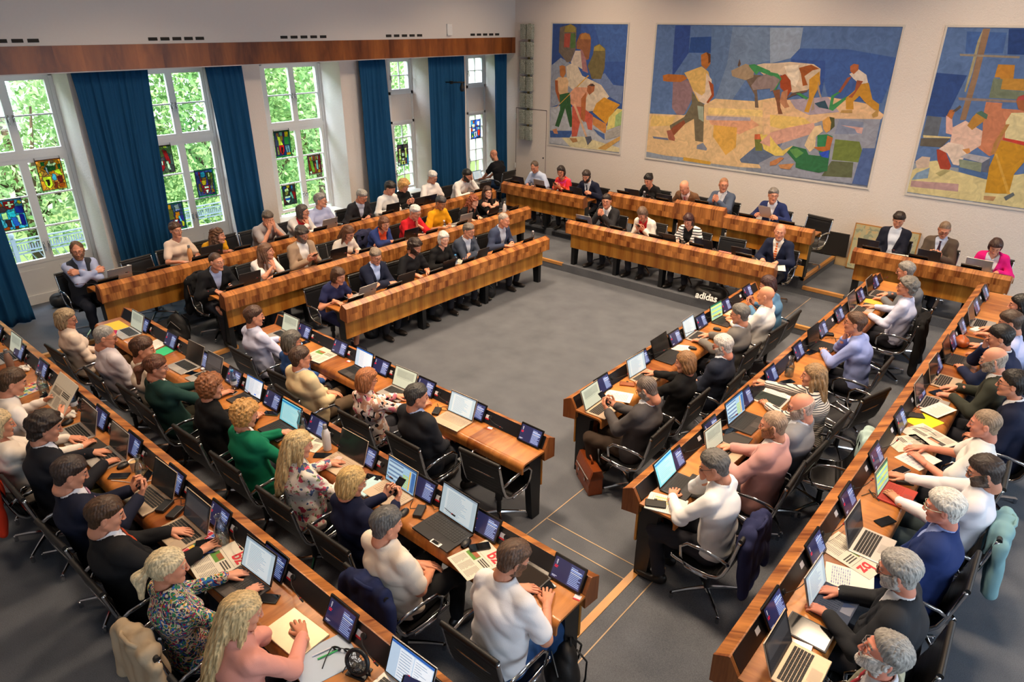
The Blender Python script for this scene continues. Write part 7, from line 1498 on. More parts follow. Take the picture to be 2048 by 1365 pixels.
ITEMS = [
('laptop', 'S1', -7.19, 0.318, 'silver laptop with a pale screen, first on the lower left front desk', {'kind': 'silver', 'scrn': 'pale', 'w': 0.33}),
('laptop', 'S1', -5.73, 0.332, 'grey laptop with a lavender document, beside the newspaper gap on the lower left front desk', {'kind': 'dark', 'scrn': 'mail', 'w': 0.31}),
('laptop', 'S1', -5.03, 0.351, 'silver laptop with pale green screen used by the woman with auburn hair', {'kind': 'silver', 'scrn': 'pale', 'w': 0.33}),
('laptop', 'S1', -4.19, 0.351, 'champagne laptop with a bright table on screen next to the man in the black suit', {'kind': 'rose', 'scrn': 'doc', 'w': 0.34, 'keys': 'kind'}),
('phone', 'S1', -6.82, 0.246, 'black smartphone beside the woman with the green scarf'),
('news', 'S1', -6.38, 0.266, 'folded newspaper without logo on the lower left front desk', {'logo': '', 'rzo': 0.1}),
('cardflat', 'S1', -6.01, 0.207, 'small red and white card lying right of the newspaper on the front desk'),
('cardflat', 'S1', -3.83, 0.206, 'small red and white card lying right of the champagne laptop'),
('pen', 'S1', -5.84, 0.357, 'black pen lying left of the lavender-screen laptop', {'col': '1a1a1c', 'rzo': -0.9}),
('adapter', 'S1', -4.43, 0.322, 'small black plug adapter left of the champagne laptop'),
('laptop', 'S2', -8.34, 0.322, 'silver laptop with a grey-green screen at the left end of the middle desk', {'kind': 'silver', 'scrn': 'pale', 'w': 0.32}),
('sheet', 'S2', -8.67, 0.332, 'yellow patterned sheet at the far left end of the middle desk', {'col': 'e8c23c', 'w': 0.3, 'd': 0.24, 'kind': ''}),
('sheet', 'S2', -7.77, 0.267, 'white sheets lying behind the green folder', {'rzo': 0.3}),
('sheet', 'S2', -7.53, 0.235, 'bright green folder on the middle desk of the lower left block', {'col': '2fb87a', 'w': 0.19, 'd': 0.25, 'rzo': 0.25, 'kind': '', 'th': 0.004}),
('laptop', 'S2', -6.98, 0.302, 'silver laptop with a black screen under the hand of the woman in dark green', {'kind': 'silver', 'scrn': 'off', 'w': 0.32}),
('phone', 'S2', -6.76, 0.305, 'black smartphone in front of the silver laptop with the black screen', {'rzo': -1.2}),
('earcase', 'S2', -6.77, 0.19, 'small white earphone case beside a desk display'),
('laptop', 'S2', -6.57, 0.3, 'laptop with a matt dark screen in front of the woman in fluffy black', {'kind': 'silver', 'scrn': 'dim', 'w': 0.3}),
('phone', 'S2', -6.09, 0.266, 'grey metallic phone near the clear water bottle', {'col': '9a8c84', 'rzo': -1.2}),
('pet', 'S2', -6.12, 0.124, 'clear plastic water bottle with blue cap beside the curly-haired woman in black'),
('laptop', 'S2', -5.83, 0.214, 'tablet-like laptop with a blue and white mail screen on the middle desk', {'kind': 'dark', 'scrn': 'mail', 'w': 0.29, 'd': 0.2}),
('phone', 'S2', -5.41, 0.216, 'dark green phone behind the black laptop with cyan screen', {'col': '3c4c34', 'rzo': -1}),
('laptop', 'S2', -5.09, 0.349, 'black laptop with a cyan page used by the woman in the emerald blazer', {'kind': 'black', 'scrn': 'cyan', 'w': 0.32}),
('news', 'S2', -4.72, 0.23, 'newspaper with red bz logo beside the white drinking flask', {'rzo': 0.35, 'w': 0.26, 'd': 0.32}),
('carafe', 'S2', -4.9, 0.212, 'glass carafe standing by the newspaper on the middle desk'),
('flask', 'S2', -4.51, 0.23, 'white steel drinking flask on the middle desk'),
('phone', 'S2', -4.46, 0.318, 'black smartphone beside the white drinking flask', {'rzo': -0.9}),
('laptop', 'S2', -4.23, 0.309, 'champagne laptop with a pink sticky note and black screen', {'kind': 'rose', 'scrn': 'off', 'w': 0.35, 'keys': 'kind'}),
('phone', 'S2', -3.88, 0.238, 'phone in a glittery brown case beside the spreadsheet laptop', {'col': '8c6456', 'rzo': -1.2}),
('tablet', 'S2', -3.81, 0.334, 'white tablet with a pale screen by the woman with the blond bob', {'scr': 'b8d8e0', 'w': 0.17, 'd': 0.24, 'rzo': 0.2}),
('laptop', 'S2', -3.61, 0.31, 'silver laptop with a blue, green and orange spreadsheet', {'kind': 'rose', 'scrn': 'sheet', 'w': 0.36, 'keys': 'kind'}),
('sheet', 'S2', -4.31, 0.264, 'pink sticky note on the champagne laptop', {'col': 'eeb4b0', 'w': 0.055, 'd': 0.055, 'kind': '', 'rzo': 0.1, 'up': 0.0145}),
('sheet', 'S2', -2.92, 0.452, 'white sticker with black print on the large black laptop', {'col': 'e6e4e0', 'w': 0.095, 'd': 0.038, 'kind': 'text', 'up': 0.0145, 'clampd': 0}),
('mouse', 'S2', -3.35, 0.374, 'black mouse right of the spreadsheet laptop'),
('adapter', 'S2', -3.27, 0.287, 'black power adapter between the spreadsheet laptop and the large black laptop'),
('laptop', 'S2', -2.98, 0.328, 'large black laptop with a pale screen and a white sticker', {'kind': 'black', 'scrn': 'doc', 'w': 0.385, 'd': 0.26}),
('mouse', 'S2', -2.76, 0.309, 'black mouse right of the large black laptop'),
('news', 'S2', -2.59, 0.37, 'newspaper with red bz logo in front of the man in white and jeans', {'rzo': -0.25, 'w': 0.27, 'd': 0.33}),
('phone', 'S2', -2.66, 0.273, 'black smartphone lying on the newspaper near the end of the middle desk', {'rzo': -0.6, 'up': 0.007}),
('tablet', 'S2', -2.2, 0.244, 'dark brown closed tablet cover at the end of the middle desk', {'scr': '2c2621', 'w': 0.22, 'd': 0.28, 'rzo': 0}),
('phone', 'S2', -2.07, 0.28, 'black smartphone near the right end of the middle desk', {'rzo': -0.2}),
('cardflat', 'S2', -1.86, 0.21, 'tiny white tag at the very end of the middle desk'),
('laptop', 'S3', -8.29, 0.274, 'laptop with grey screen at the upper left edge of the photo', {'kind': 'silver', 'scrn': 'pale', 'w': 0.32}),
('flask', 'S3', -7.88, 0.311, 'bronze drinking flask on the nearest desk at the left edge'),
('napkin', 'S3', -7.82, 0.217, 'crumpled white napkin beside the bronze flask'),
('magazine', 'S3', -7.34, 0.326, 'colourful magazine lying left of the glass carafe'),
('carafe', 'S3', -7.13, 0.257, 'glass carafe beside the man reading a newspaper'),
('phone', 'S3', -7.03, 0.26, 'black smartphone behind the raised newspaper', {'rzo': -1.2}),
('pet', 'S3', -6.57, 0.171, 'plastic water bottle with pale blue cap on the nearest desk'),
('napkin', 'S3', -6.49, 0.263, 'pinkish paper napkin behind a silver laptop'),
('mouse', 'S3', -6.38, 0.323, 'black mouse behind the silver laptop at left'),
('laptop', 'S3', -6.14, 0.358, 'silver laptop with dark screen beside the blue-capped bottle', {'kind': 'silver', 'scrn': 'off', 'w': 0.34}),
('mat', 'S3', -5.79, 0.357, 'dark mat left of the silver laptop of the man in the black suit'),
('laptop', 'S3', -5.56, 0.343, 'silver laptop typed on by the man with wavy dark hair', {'kind': 'silver', 'scrn': 'off', 'w': 0.33}),
('mouse', 'S3', -5.34, 0.278, 'black mouse beside the black phone on the nearest desk'),
('phone', 'S3', -5.23, 0.356, 'black smartphone in a case left of the carafe and paper cup', {'rzo': -0.8}),
('cup', 'S3', -5.22, 0.234, 'paper coffee cup beside a glass carafe'),
('carafe', 'S3', -5.03, 0.257, 'glass carafe beside the paper cup'),
('laptop', 'S3', -4.76, 0.349, 'champagne laptop with black screen left of the power adapter', {'kind': 'rose', 'scrn': 'off', 'w': 0.33}),
('adapter', 'S3', -4.58, 0.3, 'black power adapter right of a champagne laptop'),
('adapter', 'S3', -4.45, 0.284, 'small black headset pouch beside the power adapter'),
('laptop', 'S3', -4.21, 0.37, 'champagne laptop with grey screen beside the man with the orange tie', {'kind': 'rose', 'scrn': 'dim', 'w': 0.34}),
('magazine', 'S3', -3.98, 0.328, 'colourful magazine with pens on it under the black phone'),
('phone', 'S3', -3.98, 0.291, 'black smartphone on the magazine left of the third carafe', {'rzo': -0.6, 'up': 0.006}),
('carafe', 'S3', -3.91, 0.212, 'glass carafe standing at the corner of the bz newspaper'),
('news', 'S3', -3.75, 0.322, 'newspaper with red bz logo and a green picture by the ponytailed woman', {'rzo': -0.15, 'w': 0.27, 'd': 0.34}),
('pen', 'S3', -3.89, 0.344, 'blue pen on the colourful magazine', {'col': '2c4c9c', 'rzo': -0.7, 'up': 0.006}),
('laptop', 'S3', -3.44, 0.357, 'dark grey laptop held by the woman in the paisley blouse', {'kind': 'dark', 'scrn': 'doc', 'w': 0.33}),
('phone', 'S3', -3.23, 0.297, 'black smartphone right of the dark grey laptop', {'rzo': -1.0}),
('closedlap', 'S3', -2.86, 0.339, 'closed golden-silver laptop with a white fruit logo'),
('sheet', 'S3', -2.58, 0.333, 'clear plastic sleeve with pale blue papers', {'col': 'b8c8dc', 'w': 0.25, 'd': 0.33, 'rzo': -0.25, 'kind': '', 'th': 0.004}),
('pen', 'S3', -2.63, 0.308, 'white and blue pen on the plastic sleeve', {'col': 'dcdce8', 'rzo': -0.3, 'up': 0.005}),
('pen', 'S3', -2.59, 0.3, 'bright green pen on the plastic sleeve', {'col': '3cb05c', 'rzo': -0.3, 'up': 0.005}),
('sunglasses', 'S3', -2.55, 0.238, 'black sunglasses lying on the plastic sleeve'),
('fan', 'S3', -2.37, 0.265, 'small black desk fan at the lower edge'),
('laptop', 'S3', -2.09, 0.247, 'laptop with a blue and white screen at the lower edge of the photo', {'kind': 'silver', 'scrn': 'mail', 'w': 0.34}),
('laptop', 'E1', 8.12, 0.302, 'dark laptop with a green and yellow table on screen', {'kind': 'dark', 'scrn': 'green', 'w': 0.31}),
('sheet', 'E1', 8.46, 0.195, 'crumpled beige paper beside the bald man in white', {'col': 'e0cdb0', 'w': 0.18, 'd': 0.22, 'rzo': 0.3}),
('laptop', 'E1', 7.45, 0.278, 'silver laptop with pale blue document in front of the grey-haired man with glasses', {'kind': 'silver', 'scrn': 'doc', 'w': 0.32}),
('mouse', 'E1', 7.81, 0.339, 'black mouse beside the grey-haired man typing in the right front row'),
('laptop', 'E1', 6.72, 0.283, 'large black laptop with dark screen in the right front row', {'kind': 'black', 'scrn': 'off', 'w': 0.37}),
('mouse', 'E1', 7.09, 0.369, 'black mouse right of the large black laptop in the right front row'),
('sheet', 'E1', 7.03, 0.245, 'white sheet with a red stripe behind the large black laptop', {'rzo': 0.5, 'w': 0.16, 'd': 0.22}),
('laptop', 'E1', 6.08, 0.338, 'champagne laptop with pale text page beside the blond-brown haired woman', {'kind': 'rose', 'scrn': 'doc', 'w': 0.35}),
('pen', 'E1', 6.23, 0.237, 'pink pen behind the champagne laptop', {'col': 'e0286c', 'rzo': 1.0}),
('wallet', 'E1', 5.81, 0.257, 'brown leather phone wallet left of the champagne laptop', {'col': '8c4a20'}),
('sheet', 'E1', 5.53, 0.326, 'white printed sheet beside the laptop at the near end of the right front desk', {'rzo': 0.35, 'w': 0.21, 'd': 0.28}),
('laptop', 'E1', 5.19, 0.368, 'champagne laptop at the near end of the right front desk', {'kind': 'rose', 'scrn': 'pale', 'w': 0.32}),
('laptop', 'E2', 10.11, 0.212, 'silver laptop with dark screen under the hands of the man in the grey suit', {'kind': 'silver', 'scrn': 'off', 'w': 0.32}),
('sheet', 'E2', 9.79, 0.243, 'yellow envelope under the silver laptop at the far end of the right middle desk', {'col': 'e8b040', 'w': 0.24, 'd': 0.32, 'kind': ''}),
('wallet', 'E2', 9.88, 0.116, 'small black box on the yellow envelope', {'col': '141416'}),
('laptop', 'E2', 9.31, 0.245, 'grey laptop with dark screen before the man with the yellow tie', {'kind': 'silver', 'scrn': 'dim', 'w': 0.32}),
('mouse', 'E2', 9.57, 0.267, 'black mouse under the hand of the curly-haired man'),
('laptop', 'E2', 7.83, 0.262, 'black laptop before the man in the light blue shirt', {'kind': 'black', 'scrn': 'off', 'w': 0.32}),
('phone', 'E2', 7.6, 0.204, 'black smartphone left of the black laptop in the right middle row', {'rzo': 1.3}),
('adapter', 'E2', 8.23, 0.168, 'black cable adapter behind the black laptop in the right middle row'),
('carafe', 'E2', 6.87, 0.231, 'glass carafe on the right middle desk'),
('phone', 'E2', 6.72, 0.274, 'black smartphone with silver edge by the long-haired woman', {'rzo': 1.1}),
('sheet', 'E2', 6.44, 0.282, 'loose white sheets by the tablet on the right middle desk', {'rzo': 0.2, 'w': 0.2, 'd': 0.26}),
('tablet', 'E2', 6.25, 0.277, 'tablet lying on white paper on the right middle desk', {'scr': '3a4440', 'w': 0.2, 'd': 0.27, 'rzo': 0.25, 'paper': 1}),
('pen', 'E2', 6.58, 0.249, 'black and green marker beside the loose white sheets', {'col': '20302a', 'rzo': 1.2}),
('laptop', 'E2', 5.66, 0.304, 'dark grey laptop with a spreadsheet before the man in light grey', {'kind': 'dark', 'scrn': 'sheet', 'w': 0.37}),
('phone', 'E2', 5.42, 0.231, 'black power bank left of the dark grey spreadsheet laptop', {'rzo': 1.2}),
('mat', 'E2', 5.28, 0.34, 'dark folder between two laptops on the right middle desk'),
('laptop', 'E2', 5.05, 0.376, 'champagne laptop typed on by the man in the pink blazer', {'kind': 'rose', 'scrn': 'pale', 'w': 0.3}),
('laptop', 'E2', 4.37, 0.3, 'black laptop with a bright cyan page at the near end of the right middle desk', {'kind': 'black', 'scrn': 'cyan', 'w': 0.31}),
('mat', 'E2', 4.45, 0.434, 'dark pad right of the laptop with the cyan page'),
('sheet', 'E2', 4.09, 0.323, 'stack of papers with yellow highlighted columns', {'rzo': 0.3, 'w': 0.22, 'd': 0.3, 'kind': 'highlight', 'th': 0.008}),
('wallet', 'E2', 4.03, 0.261, 'black phone wallet on the highlighted papers', {'col': '17130f', 'up': 0.01}),
('laptop', 'E3', 9.41, 0.29, 'silver laptop with dark screen typed on by the black-haired woman', {'kind': 'silver', 'scrn': 'off', 'w': 0.33}),
('sheet', 'E3', 9.18, 0.255, 'white packet beside the silver laptop in the right rear row', {'w': 0.08, 'd': 0.16, 'rzo': 1.2, 'kind': '', 'th': 0.02}),
('mat', 'E3', 8.76, 0.299, 'dark pad behind the orange leather bag'),
('pouch', 'E3', 8.57, 0.204, 'orange-brown leather pouch on the right rear desk'),
('laptop', 'E3', 8.1, 0.255, 'brown-grey laptop before the man covering his face', {'kind': 'dark', 'scrn': 'off', 'w': 0.32}),
('laptop', 'E3', 7.47, 0.258, 'champagne laptop under the hands of the bald man in olive', {'kind': 'rose', 'scrn': 'off', 'w': 0.32}),
('phone', 'E3', 7.18, 0.247, 'black smartphone left of the bald man in olive', {'rzo': 1.1}),
('laptop', 'E3', 6.88, 0.257, 'silver laptop covered by white papers in the right rear row', {'kind': 'silver', 'scrn': 'dim', 'w': 0.3}),
('sheet', 'E3', 6.78, 0.336, 'white opened leaflet lying over a laptop keyboard', {'rzo': 1.2, 'w': 0.17, 'd': 0.3, 'up': 0.018}),
('sheet', 'E3', 6.5, 0.284, 'bright yellow sheet in the right rear row', {'col': 'f0e020', 'w': 0.2, 'd': 0.28, 'rzo': 1.2, 'kind': ''}),
('wallet', 'E3', 6.55, 0.173, 'black pouch with a ring on the yellow sheet', {'col': '1a1614'}),
('news', 'E3', 6.24, 0.373, 'open newspaper with photo of hands before the fair-haired man', {'rzo': 1.1, 'w': 0.36, 'd': 0.3, 'logo': '', 'pic': ('4a4440', 'c08060')}),
('news', 'E3', 6.01, 0.258, 'left page of an opened newspaper leaning towards a display', {'rzo': 0.9, 'w': 0.22, 'd': 0.34, 'logo': '', 'pic': ('a8c0d0', 'd0d4d0')}),
('sheet', 'E3', 5.81, 0.386, 'white printed table under the opened newspaper', {'rzo': 1.2, 'kind': 'table', 'w': 0.22, 'd': 0.3}),
('phone', 'E3', 5.53, 0.322, 'phone in a transparent rugged case in the right rear row', {'col': 'b0a8a0', 'rzo': 1.2}),
('laptop', 'E3', 5.16, 0.387, 'tablet laptop with a bright red keyboard cover', {'kind': 'red', 'scrn': 'green', 'w': 0.29, 'd': 0.21, 'keys': 'kind'}),
('adapter', 'E3', 5.38, 0.379, 'black power brick with coiled cable behind the red keyboard'),
('phone', 'E3', 4.78, 0.399, 'black smartphone on bare wood between the red keyboard and the silver laptop', {'rzo': 1.1}),
('laptop', 'E3', 4.44, 0.413, 'silver laptop with black keys beside the white-haired man in blue', {'kind': 'silver', 'scrn': 'dim', 'w': 0.32}),
('news', 'E3', 4.27, 0.331, 'newspaper with red bz logo under the silver laptop in the right rear row', {'rzo': 2.9, 'w': 0.27, 'd': 0.38}),
('sheet', 'E3', 4.02, 0.38, 'white sheet with a blue printed table', {'kind': 'table', 'w': 0.21, 'd': 0.29, 'rzo': 0.25}),
('laptop', 'E3', 3.73, 0.386, 'tablet laptop with dark blue keyboard used by the bearded man in charcoal', {'kind': 'blue', 'scrn': 'doc', 'w': 0.31, 'd': 0.22, 'keys': 'kind'}),
('tablet', 'E3', 3.41, 0.332, 'black tablet in a grey case near the end of the right rear desk', {'scr': '0c0c0e', 'w': 0.19, 'd': 0.26, 'rzo': 0.15}),
('phone', 'E3', 3.27, 0.324, 'black phone in an orange-brown leather case next to the tablet', {'col': '9c5c28', 'rzo': 0.15}),
('laptop', 'E3', 3.11, 0.401, 'champagne laptop at the near end of the right rear desk', {'kind': 'rose', 'scrn': 'dim', 'w': 0.33}),
('laptop', 'W3', 3.3, 0.585, 'silver laptop with stickers before the man in the waistcoat', {'kind': 'silver', 'scrn': 'doc', 'w': 0.32}),
('small', 'W3', 3.49, 0.555, 'clear glass bottle near the left end of the rear left desk'),
('flaskO', 'W3', 4.36, 0.636, 'orange-capped bottle beside the woman with the hair bun'),
('laptop', 'W3', 4.63, 0.622, 'grey laptop of the woman with the hair bun', {'kind': 'dark', 'scrn': 'doc', 'w': 0.33}),
('laptop', 'W3', 6.71, 0.533, 'pale grey laptop before the woman in the white jacket', {'kind': 'silver', 'scrn': 'doc', 'w': 0.3}),
('laptop', 'W3', 8.12, 0.562, 'black laptop before the grey-haired man in the black suit', {'kind': 'black', 'scrn': 'doc', 'w': 0.31}),
('laptop', 'W3', 8.79, 0.565, 'brown-grey laptop before the man in white with dark hair', {'kind': 'dark', 'scrn': 'doc', 'w': 0.31}),
('laptop', 'W3', 9.04, 0.586, 'black laptop before the curly blond woman', {'kind': 'black', 'scrn': 'doc', 'w': 0.31}),
('laptop', 'W3', 10.6, 0.506, 'dark grey laptop before the man with black hair and beard', {'kind': 'dark', 'scrn': 'doc', 'w': 0.34}),
('sheet', 'W3', 8.53, 0.558, 'white papers between two dark laptops on the rear left desk', {'rzo': 0.2}),
('laptop', 'W2', 4.57, 0.433, 'grey laptop before the man in the black suit, left block middle row', {'kind': 'dark', 'scrn': 'doc', 'w': 0.32}),
('sheet', 'W2', 4.79, 0.411, 'white sheets before the woman in the white T-shirt', {'rzo': 0.3}),
('laptop', 'W2', 6.07, 0.417, 'black laptop right of the man in the beige blazer', {'kind': 'black', 'scrn': 'doc', 'w': 0.31}),
('laptop', 'W2', 7.55, 0.446, 'black laptop before the woman in the blue shawl', {'kind': 'black', 'scrn': 'doc', 'w': 0.31}),
('small', 'W2', 8.42, 0.363, 'small clear bottle before the man in the yellow polo'),
('sheet', 'W2', 8.63, 0.432, 'white papers before the man in the yellow polo', {'rzo': -0.2}),
('laptop', 'W2', 8.88, 0.41, 'silver laptop before the red-haired woman in black', {'kind': 'silver', 'scrn': 'doc', 'w': 0.31}),
('laptop', 'W2', 9.58, 0.379, 'dark tablet laptop before the woman with the red necklace', {'kind': 'black', 'scrn': 'doc', 'w': 0.29}),
('flaskR', 'W2', 9.94, 0.262, 'coral red drinking flask on the middle left desk'),
('laptop', 'W1', 5.57, 0.372, 'silver grey laptop before the woman in the dark blue dress', {'kind': 'silver', 'scrn': 'doc', 'w': 0.32}),
('laptop', 'W1', 6.26, 0.335, 'dark grey laptop before the man with crossed arms in navy', {'kind': 'dark', 'scrn': 'doc', 'w': 0.33}),
('laptop', 'W1', 7.1, 0.31, 'black laptop before the man in the black T-shirt', {'kind': 'black', 'scrn': 'doc', 'w': 0.29}),
('pet', 'W1', 7.36, 0.272, 'plastic water bottle with blue cap on the front left desk'),
('news', 'W1', 7.66, 0.346, 'open magazine before the white-haired woman in black', {'logo': '', 'w': 0.26, 'd': 0.3, 'rzo': 0.5}),
('laptop', 'W1', 7.88, 0.332, 'dark brown laptop before the man in the slate blazer', {'kind': 'dark', 'scrn': 'doc', 'w': 0.27}),
('sheet', 'W1', 8.06, 0.288, 'white sheets right of the man in the slate blazer', {'rzo': 0.5}),
('small', 'W1', 9.35, 0.313, 'clear bottle with white stopper at the far end of the front left desk'),
('sheet', 'NL', -9.91, 0.448, 'pale sheets at the left end of the far corner desk', {'rzo': 0.2}),
('laptop', 'NL', -9.64, 0.478, 'brown laptop before the man in the light blue short-sleeved shirt', {'kind': 'dark', 'scrn': 'doc', 'w': 0.3}),
('laptop', 'NL', -9.07, 0.457, 'white laptop before the woman in the red and pink blouse', {'kind': 'silver', 'scrn': 'doc', 'w': 0.3}),
('laptop', 'NL', -8.08, 0.351, 'dark brown laptop before the bearded man in navy at the dais', {'kind': 'dark', 'scrn': 'doc', 'w': 0.32}),
('laptop', 'N1', -7.02, 0.34, 'silver laptop before the man with clasped hands', {'kind': 'silver', 'scrn': 'doc', 'w': 0.32}),
('sheet', 'N1', -6.18, 0.29, 'white papers with a yellow edge before the woman in the white cardigan', {'rzo': 0.2}),
('sheet', 'N1', -5.52, 0.31, 'white papers left of the brown laptop on the dais front desk', {'rzo': 0.2}),
('laptop', 'N1', -5.29, 0.277, 'brown laptop before the woman in the striped jacket', {'kind': 'dark', 'scrn': 'doc', 'w': 0.32}),
('laptop', 'N1', -4.67, 0.344, 'blue-grey laptop before the empty chair on the dais front desk', {'kind': 'dark', 'scrn': 'doc', 'w': 0.33}),
('sheet', 'N1', -4.4, 0.325, 'coral pink folder before the empty chair on the dais front desk', {'col': 'e87868', 'w': 0.22, 'd': 0.3, 'kind': '', 'th': 0.006}),
('laptop', 'N1', -4.04, 0.368, 'blue-grey laptop before the bald man with the orange tie', {'kind': 'dark', 'scrn': 'doc', 'w': 0.33}),
('sheet', 'N1', -3.82, 0.328, 'white sheet under the hand of the bald man with the orange tie', {'rzo': 0.2}),
('sheet', 'N1', -3.45, 0.264, 'stapled papers at the right end of the dais front desk', {'rzo': 0.4}),
('small', 'N2', -7.03, 0.53, 'small clear bottle left of the brown laptop on the rear dais'),
('laptop', 'N2', -6.84, 0.475, 'brown laptop before the black-haired woman on the rear dais', {'kind': 'dark', 'scrn': 'doc', 'w': 0.31}),
('small', 'N2', -6.66, 0.47, 'small clear bottle right of the brown laptop on the rear dais'),
('laptop', 'N2', -6.14, 0.449, 'blue-grey laptop before the bald man in the brown jacket', {'kind': 'dark', 'scrn': 'doc', 'w': 0.32}),
('sheet', 'N2', -3.98, 0.268, 'white papers before the man in the blue suit on the rear dais', {'rzo': 0.2}),
('laptop', 'N3', -2.54, 0.463, 'rose-grey laptop before the man in the open navy jacket', {'kind': 'dark', 'scrn': 'doc', 'w': 0.31}),
('sheet', 'N3', -2.12, 0.383, 'white papers before the man in the open navy jacket', {'rzo': 0.2, 'w': 0.3}),
('laptop', 'N3', -1.69, 0.439, 'brown-grey laptop before the man looking at his phone by the mural wall', {'kind': 'dark', 'scrn': 'doc', 'w': 0.31}),
('laptop', 'N3', -1.05, 0.453, 'silver laptop before the woman in the pink blazer', {'kind': 'silver', 'scrn': 'doc', 'w': 0.33}),]

# ------------------------------------------------------------------ fill the rows
RN = {'W1': 'left block front desk', 'W2': 'left block middle desk', 'W3': 'left block rear desk', 'E1': 'right block front desk', 'E2': 'right block middle desk', 'E3': 'right block rear desk',
      'S1': 'lower left front desk', 'S2': 'lower left middle desk', 'S3': 'lower left nearest desk', 'N1': 'dais front desk', 'N2': 'dais rear desk', 'NL': 'far corner desk', 'N3': 'three-seat desk by the canvas'}
ORD = ['first', 'second', 'third', 'fourth', 'fifth', 'sixth', 'seventh', 'eighth', 'ninth', 'tenth', 'eleventh', 'twelfth']
ROW['N2'] = (-7.25, 11.30, 3, PI, 3.9, 4)
SEATS = {'S1': [-6.95, -6.24, -5.50, -4.79, -4.08, -3.38], 'S2': [-8.27, -7.58, -6.86, -6.21, -5.50, -4.78, -4.09, -3.39, -2.73, -1.99], 'S3': [-8.90, -8.18, -7.52, -6.80, -6.11, -5.46, -4.74, -4.08, -3.39, -2.69, -2.0],
 'E1': [5.52, 6.31, 7.08, 7.76, 8.48, 9.19], 'E2': [4.56, 5.23, 5.97, 6.61, 7.38, 8.17, 8.79, 9.67, 10.35], 'E3': [3.36, 4.07, 4.75, 5.48, 6.23, 6.93, 7.68, 8.43, 8.94, 9.79, 10.43],
 'W1': [5.29, 5.97, 6.78, 7.48, 8.19, 8.97], 'W2': [4.25, 4.96, 5.69, 6.46, 7.15, 7.88, 8.62, 9.43, 10.05], 'W3': [3.10, 3.73, 4.37, 5.03, 5.70, 6.42, 7.14, 7.86, 8.58, 9.30, 10.25],
 'NL': [-9.62, -8.92, -8.22], 'N1': [-7.02, -6.28, -5.50, -4.75, -3.95], 'N2': [-6.95, -6.10, -5.33, -4.50, -3.80], 'N3': [-2.45, -1.80, -1.12]}
for r, us in SEATS.items():
    rz = RZ[r[0]]; end = {'S': 'left end', 'N': 'left end', 'E': 'near end', 'W': 'near end'}[r[0]]
    sg = {'S': 1, 'N': -1, 'E': 1, 'W': -1}[r[0]]      # local +x in terms of the row coordinate
    for i, u in enumerate(us):
        up = .10 if (r == 'N2' and -5.8 < u < -4.87) else .025 if (r == 'N2' and u < -5.8) else 0
        display(rowpt(r, u, .176, .775 + up), rz, 'black desk display on the %s, %s from its %s' % (RN[r], ORD[i], end))
        nxt = us[i + 1] if i + 1 < len(us) else u + .62; L_end = ROW[r][0 if r[0] in 'SN' else 1] + ROW[r][4]
        if r[0] in 'SE':
            cu = (u + .155) if i % 2 == 0 or r[0] == 'S' else u + .16
            if r[0] == 'E': cu = u - .20
            if ROW[r][0 if r[0] == 'S' else 1] + .06 < cu < L_end - .06:
                idcard(rowpt(r, cu, .126 if r[0] == 'E' else .130, .806 if r[0] == 'E' else .800), rz, 'small %s card on the %s, %s from its %s' % ('red and white' if r[0] == 'S' or r == 'E1' and i == 0 else 'white', RN[r], ORD[i], end), red=(r[0] == 'S'))
            mu = u + .19 if r[0] == 'S' else u + .20
            if mu < L_end - .2: mic(rowpt(r, mu, .118, .815), rz, 'gooseneck microphone on the %s, %s from its %s' % (RN[r], ORD[i], end))
        elif i % 2 == 1 or r[0] == 'W' and i % 3 == 0:
            mic(rowpt(r, u + sg * .16, .100, .850 + up), rz, 'gooseneck microphone on the %s, %s from its %s' % (RN[r], ORD[i], end), tilt=20)
# ---- people with their chairs
def short(lb, n=9):
    w = lb.split(' '); return ' '.join(w[:n]).rstrip(',')
def held_phone(body, info, loc, rz, lb):
    w = (info['WR'][1] + info['WR'][-1]) / 2; M = Matrix.Rotation(rz, 3, 'Z'); p = Vector(loc) + M @ Vector((float(w[0]), float(w[1]) + .085, float(w[2]) + .075))
    t = phone(p, rz, lb); t.rotation_euler = (math.radians(38), 0, rz); return t
for r, u, dh, y, z, lb, kw in PEOPLE:
    rz = RZ[r[0]]
    if y < -.08: dh += -.08 - y; y = -.08
    loc = rowpt(r, u, dh); off = dh - .78; near = kw.pop('near', 1 if r[0] in 'SE' else 0); kw.pop('seat', None)
    if kw.get('ov') is None: kw.pop('ov', None)
    P0_ = {k: v for k, v in POSE.items()}
    if abs(off) > .01:
        for k in ('type', 'rest', 'mouse', 'cross', 'read', 'clasp'):
            POSE[k] = tuple((tuple(np.array(q[0]) + np.array((0, off, 0))),) + q[1:] for q in POSE[k])
    body, info = person(lb, loc, rz, (0, y, z), near=near, **kw)
    POSE.update(P0_)
    if kw['pose'] == 'phone' and 'curly blond' not in lb: held_phone(body, info, loc, rz, 'black smartphone held by the ' + short(lb, 8))
    if kw['pose'] == 'read' and 'dark tie' not in lb:
        M = Matrix.Rotation(rz, 3, 'Z'); w = (info['WR'][1] + info['WR'][-1]) / 2; p = Vector(loc) + M @ Vector((float(w[0]), float(w[1]) + .10, float(w[2]) + .10))
        if r == 'N2': t = sheet(p, rz, 'white sheet held up by the grey-haired man in the blue suit', w=.21, d=.29)
        else: t = news(p, rz, 'newspaper held up by the ' + short(lb, 8), w=.42, d=.30, logo='', pic=('8c8478', 'a89c8c'))
        t.rotation_euler = (math.radians(52), 0, rz)
    chair(tuple(loc), rz + .06 * math.sin(u * 9), 'black leather chair of the ' + short(lb, 9))
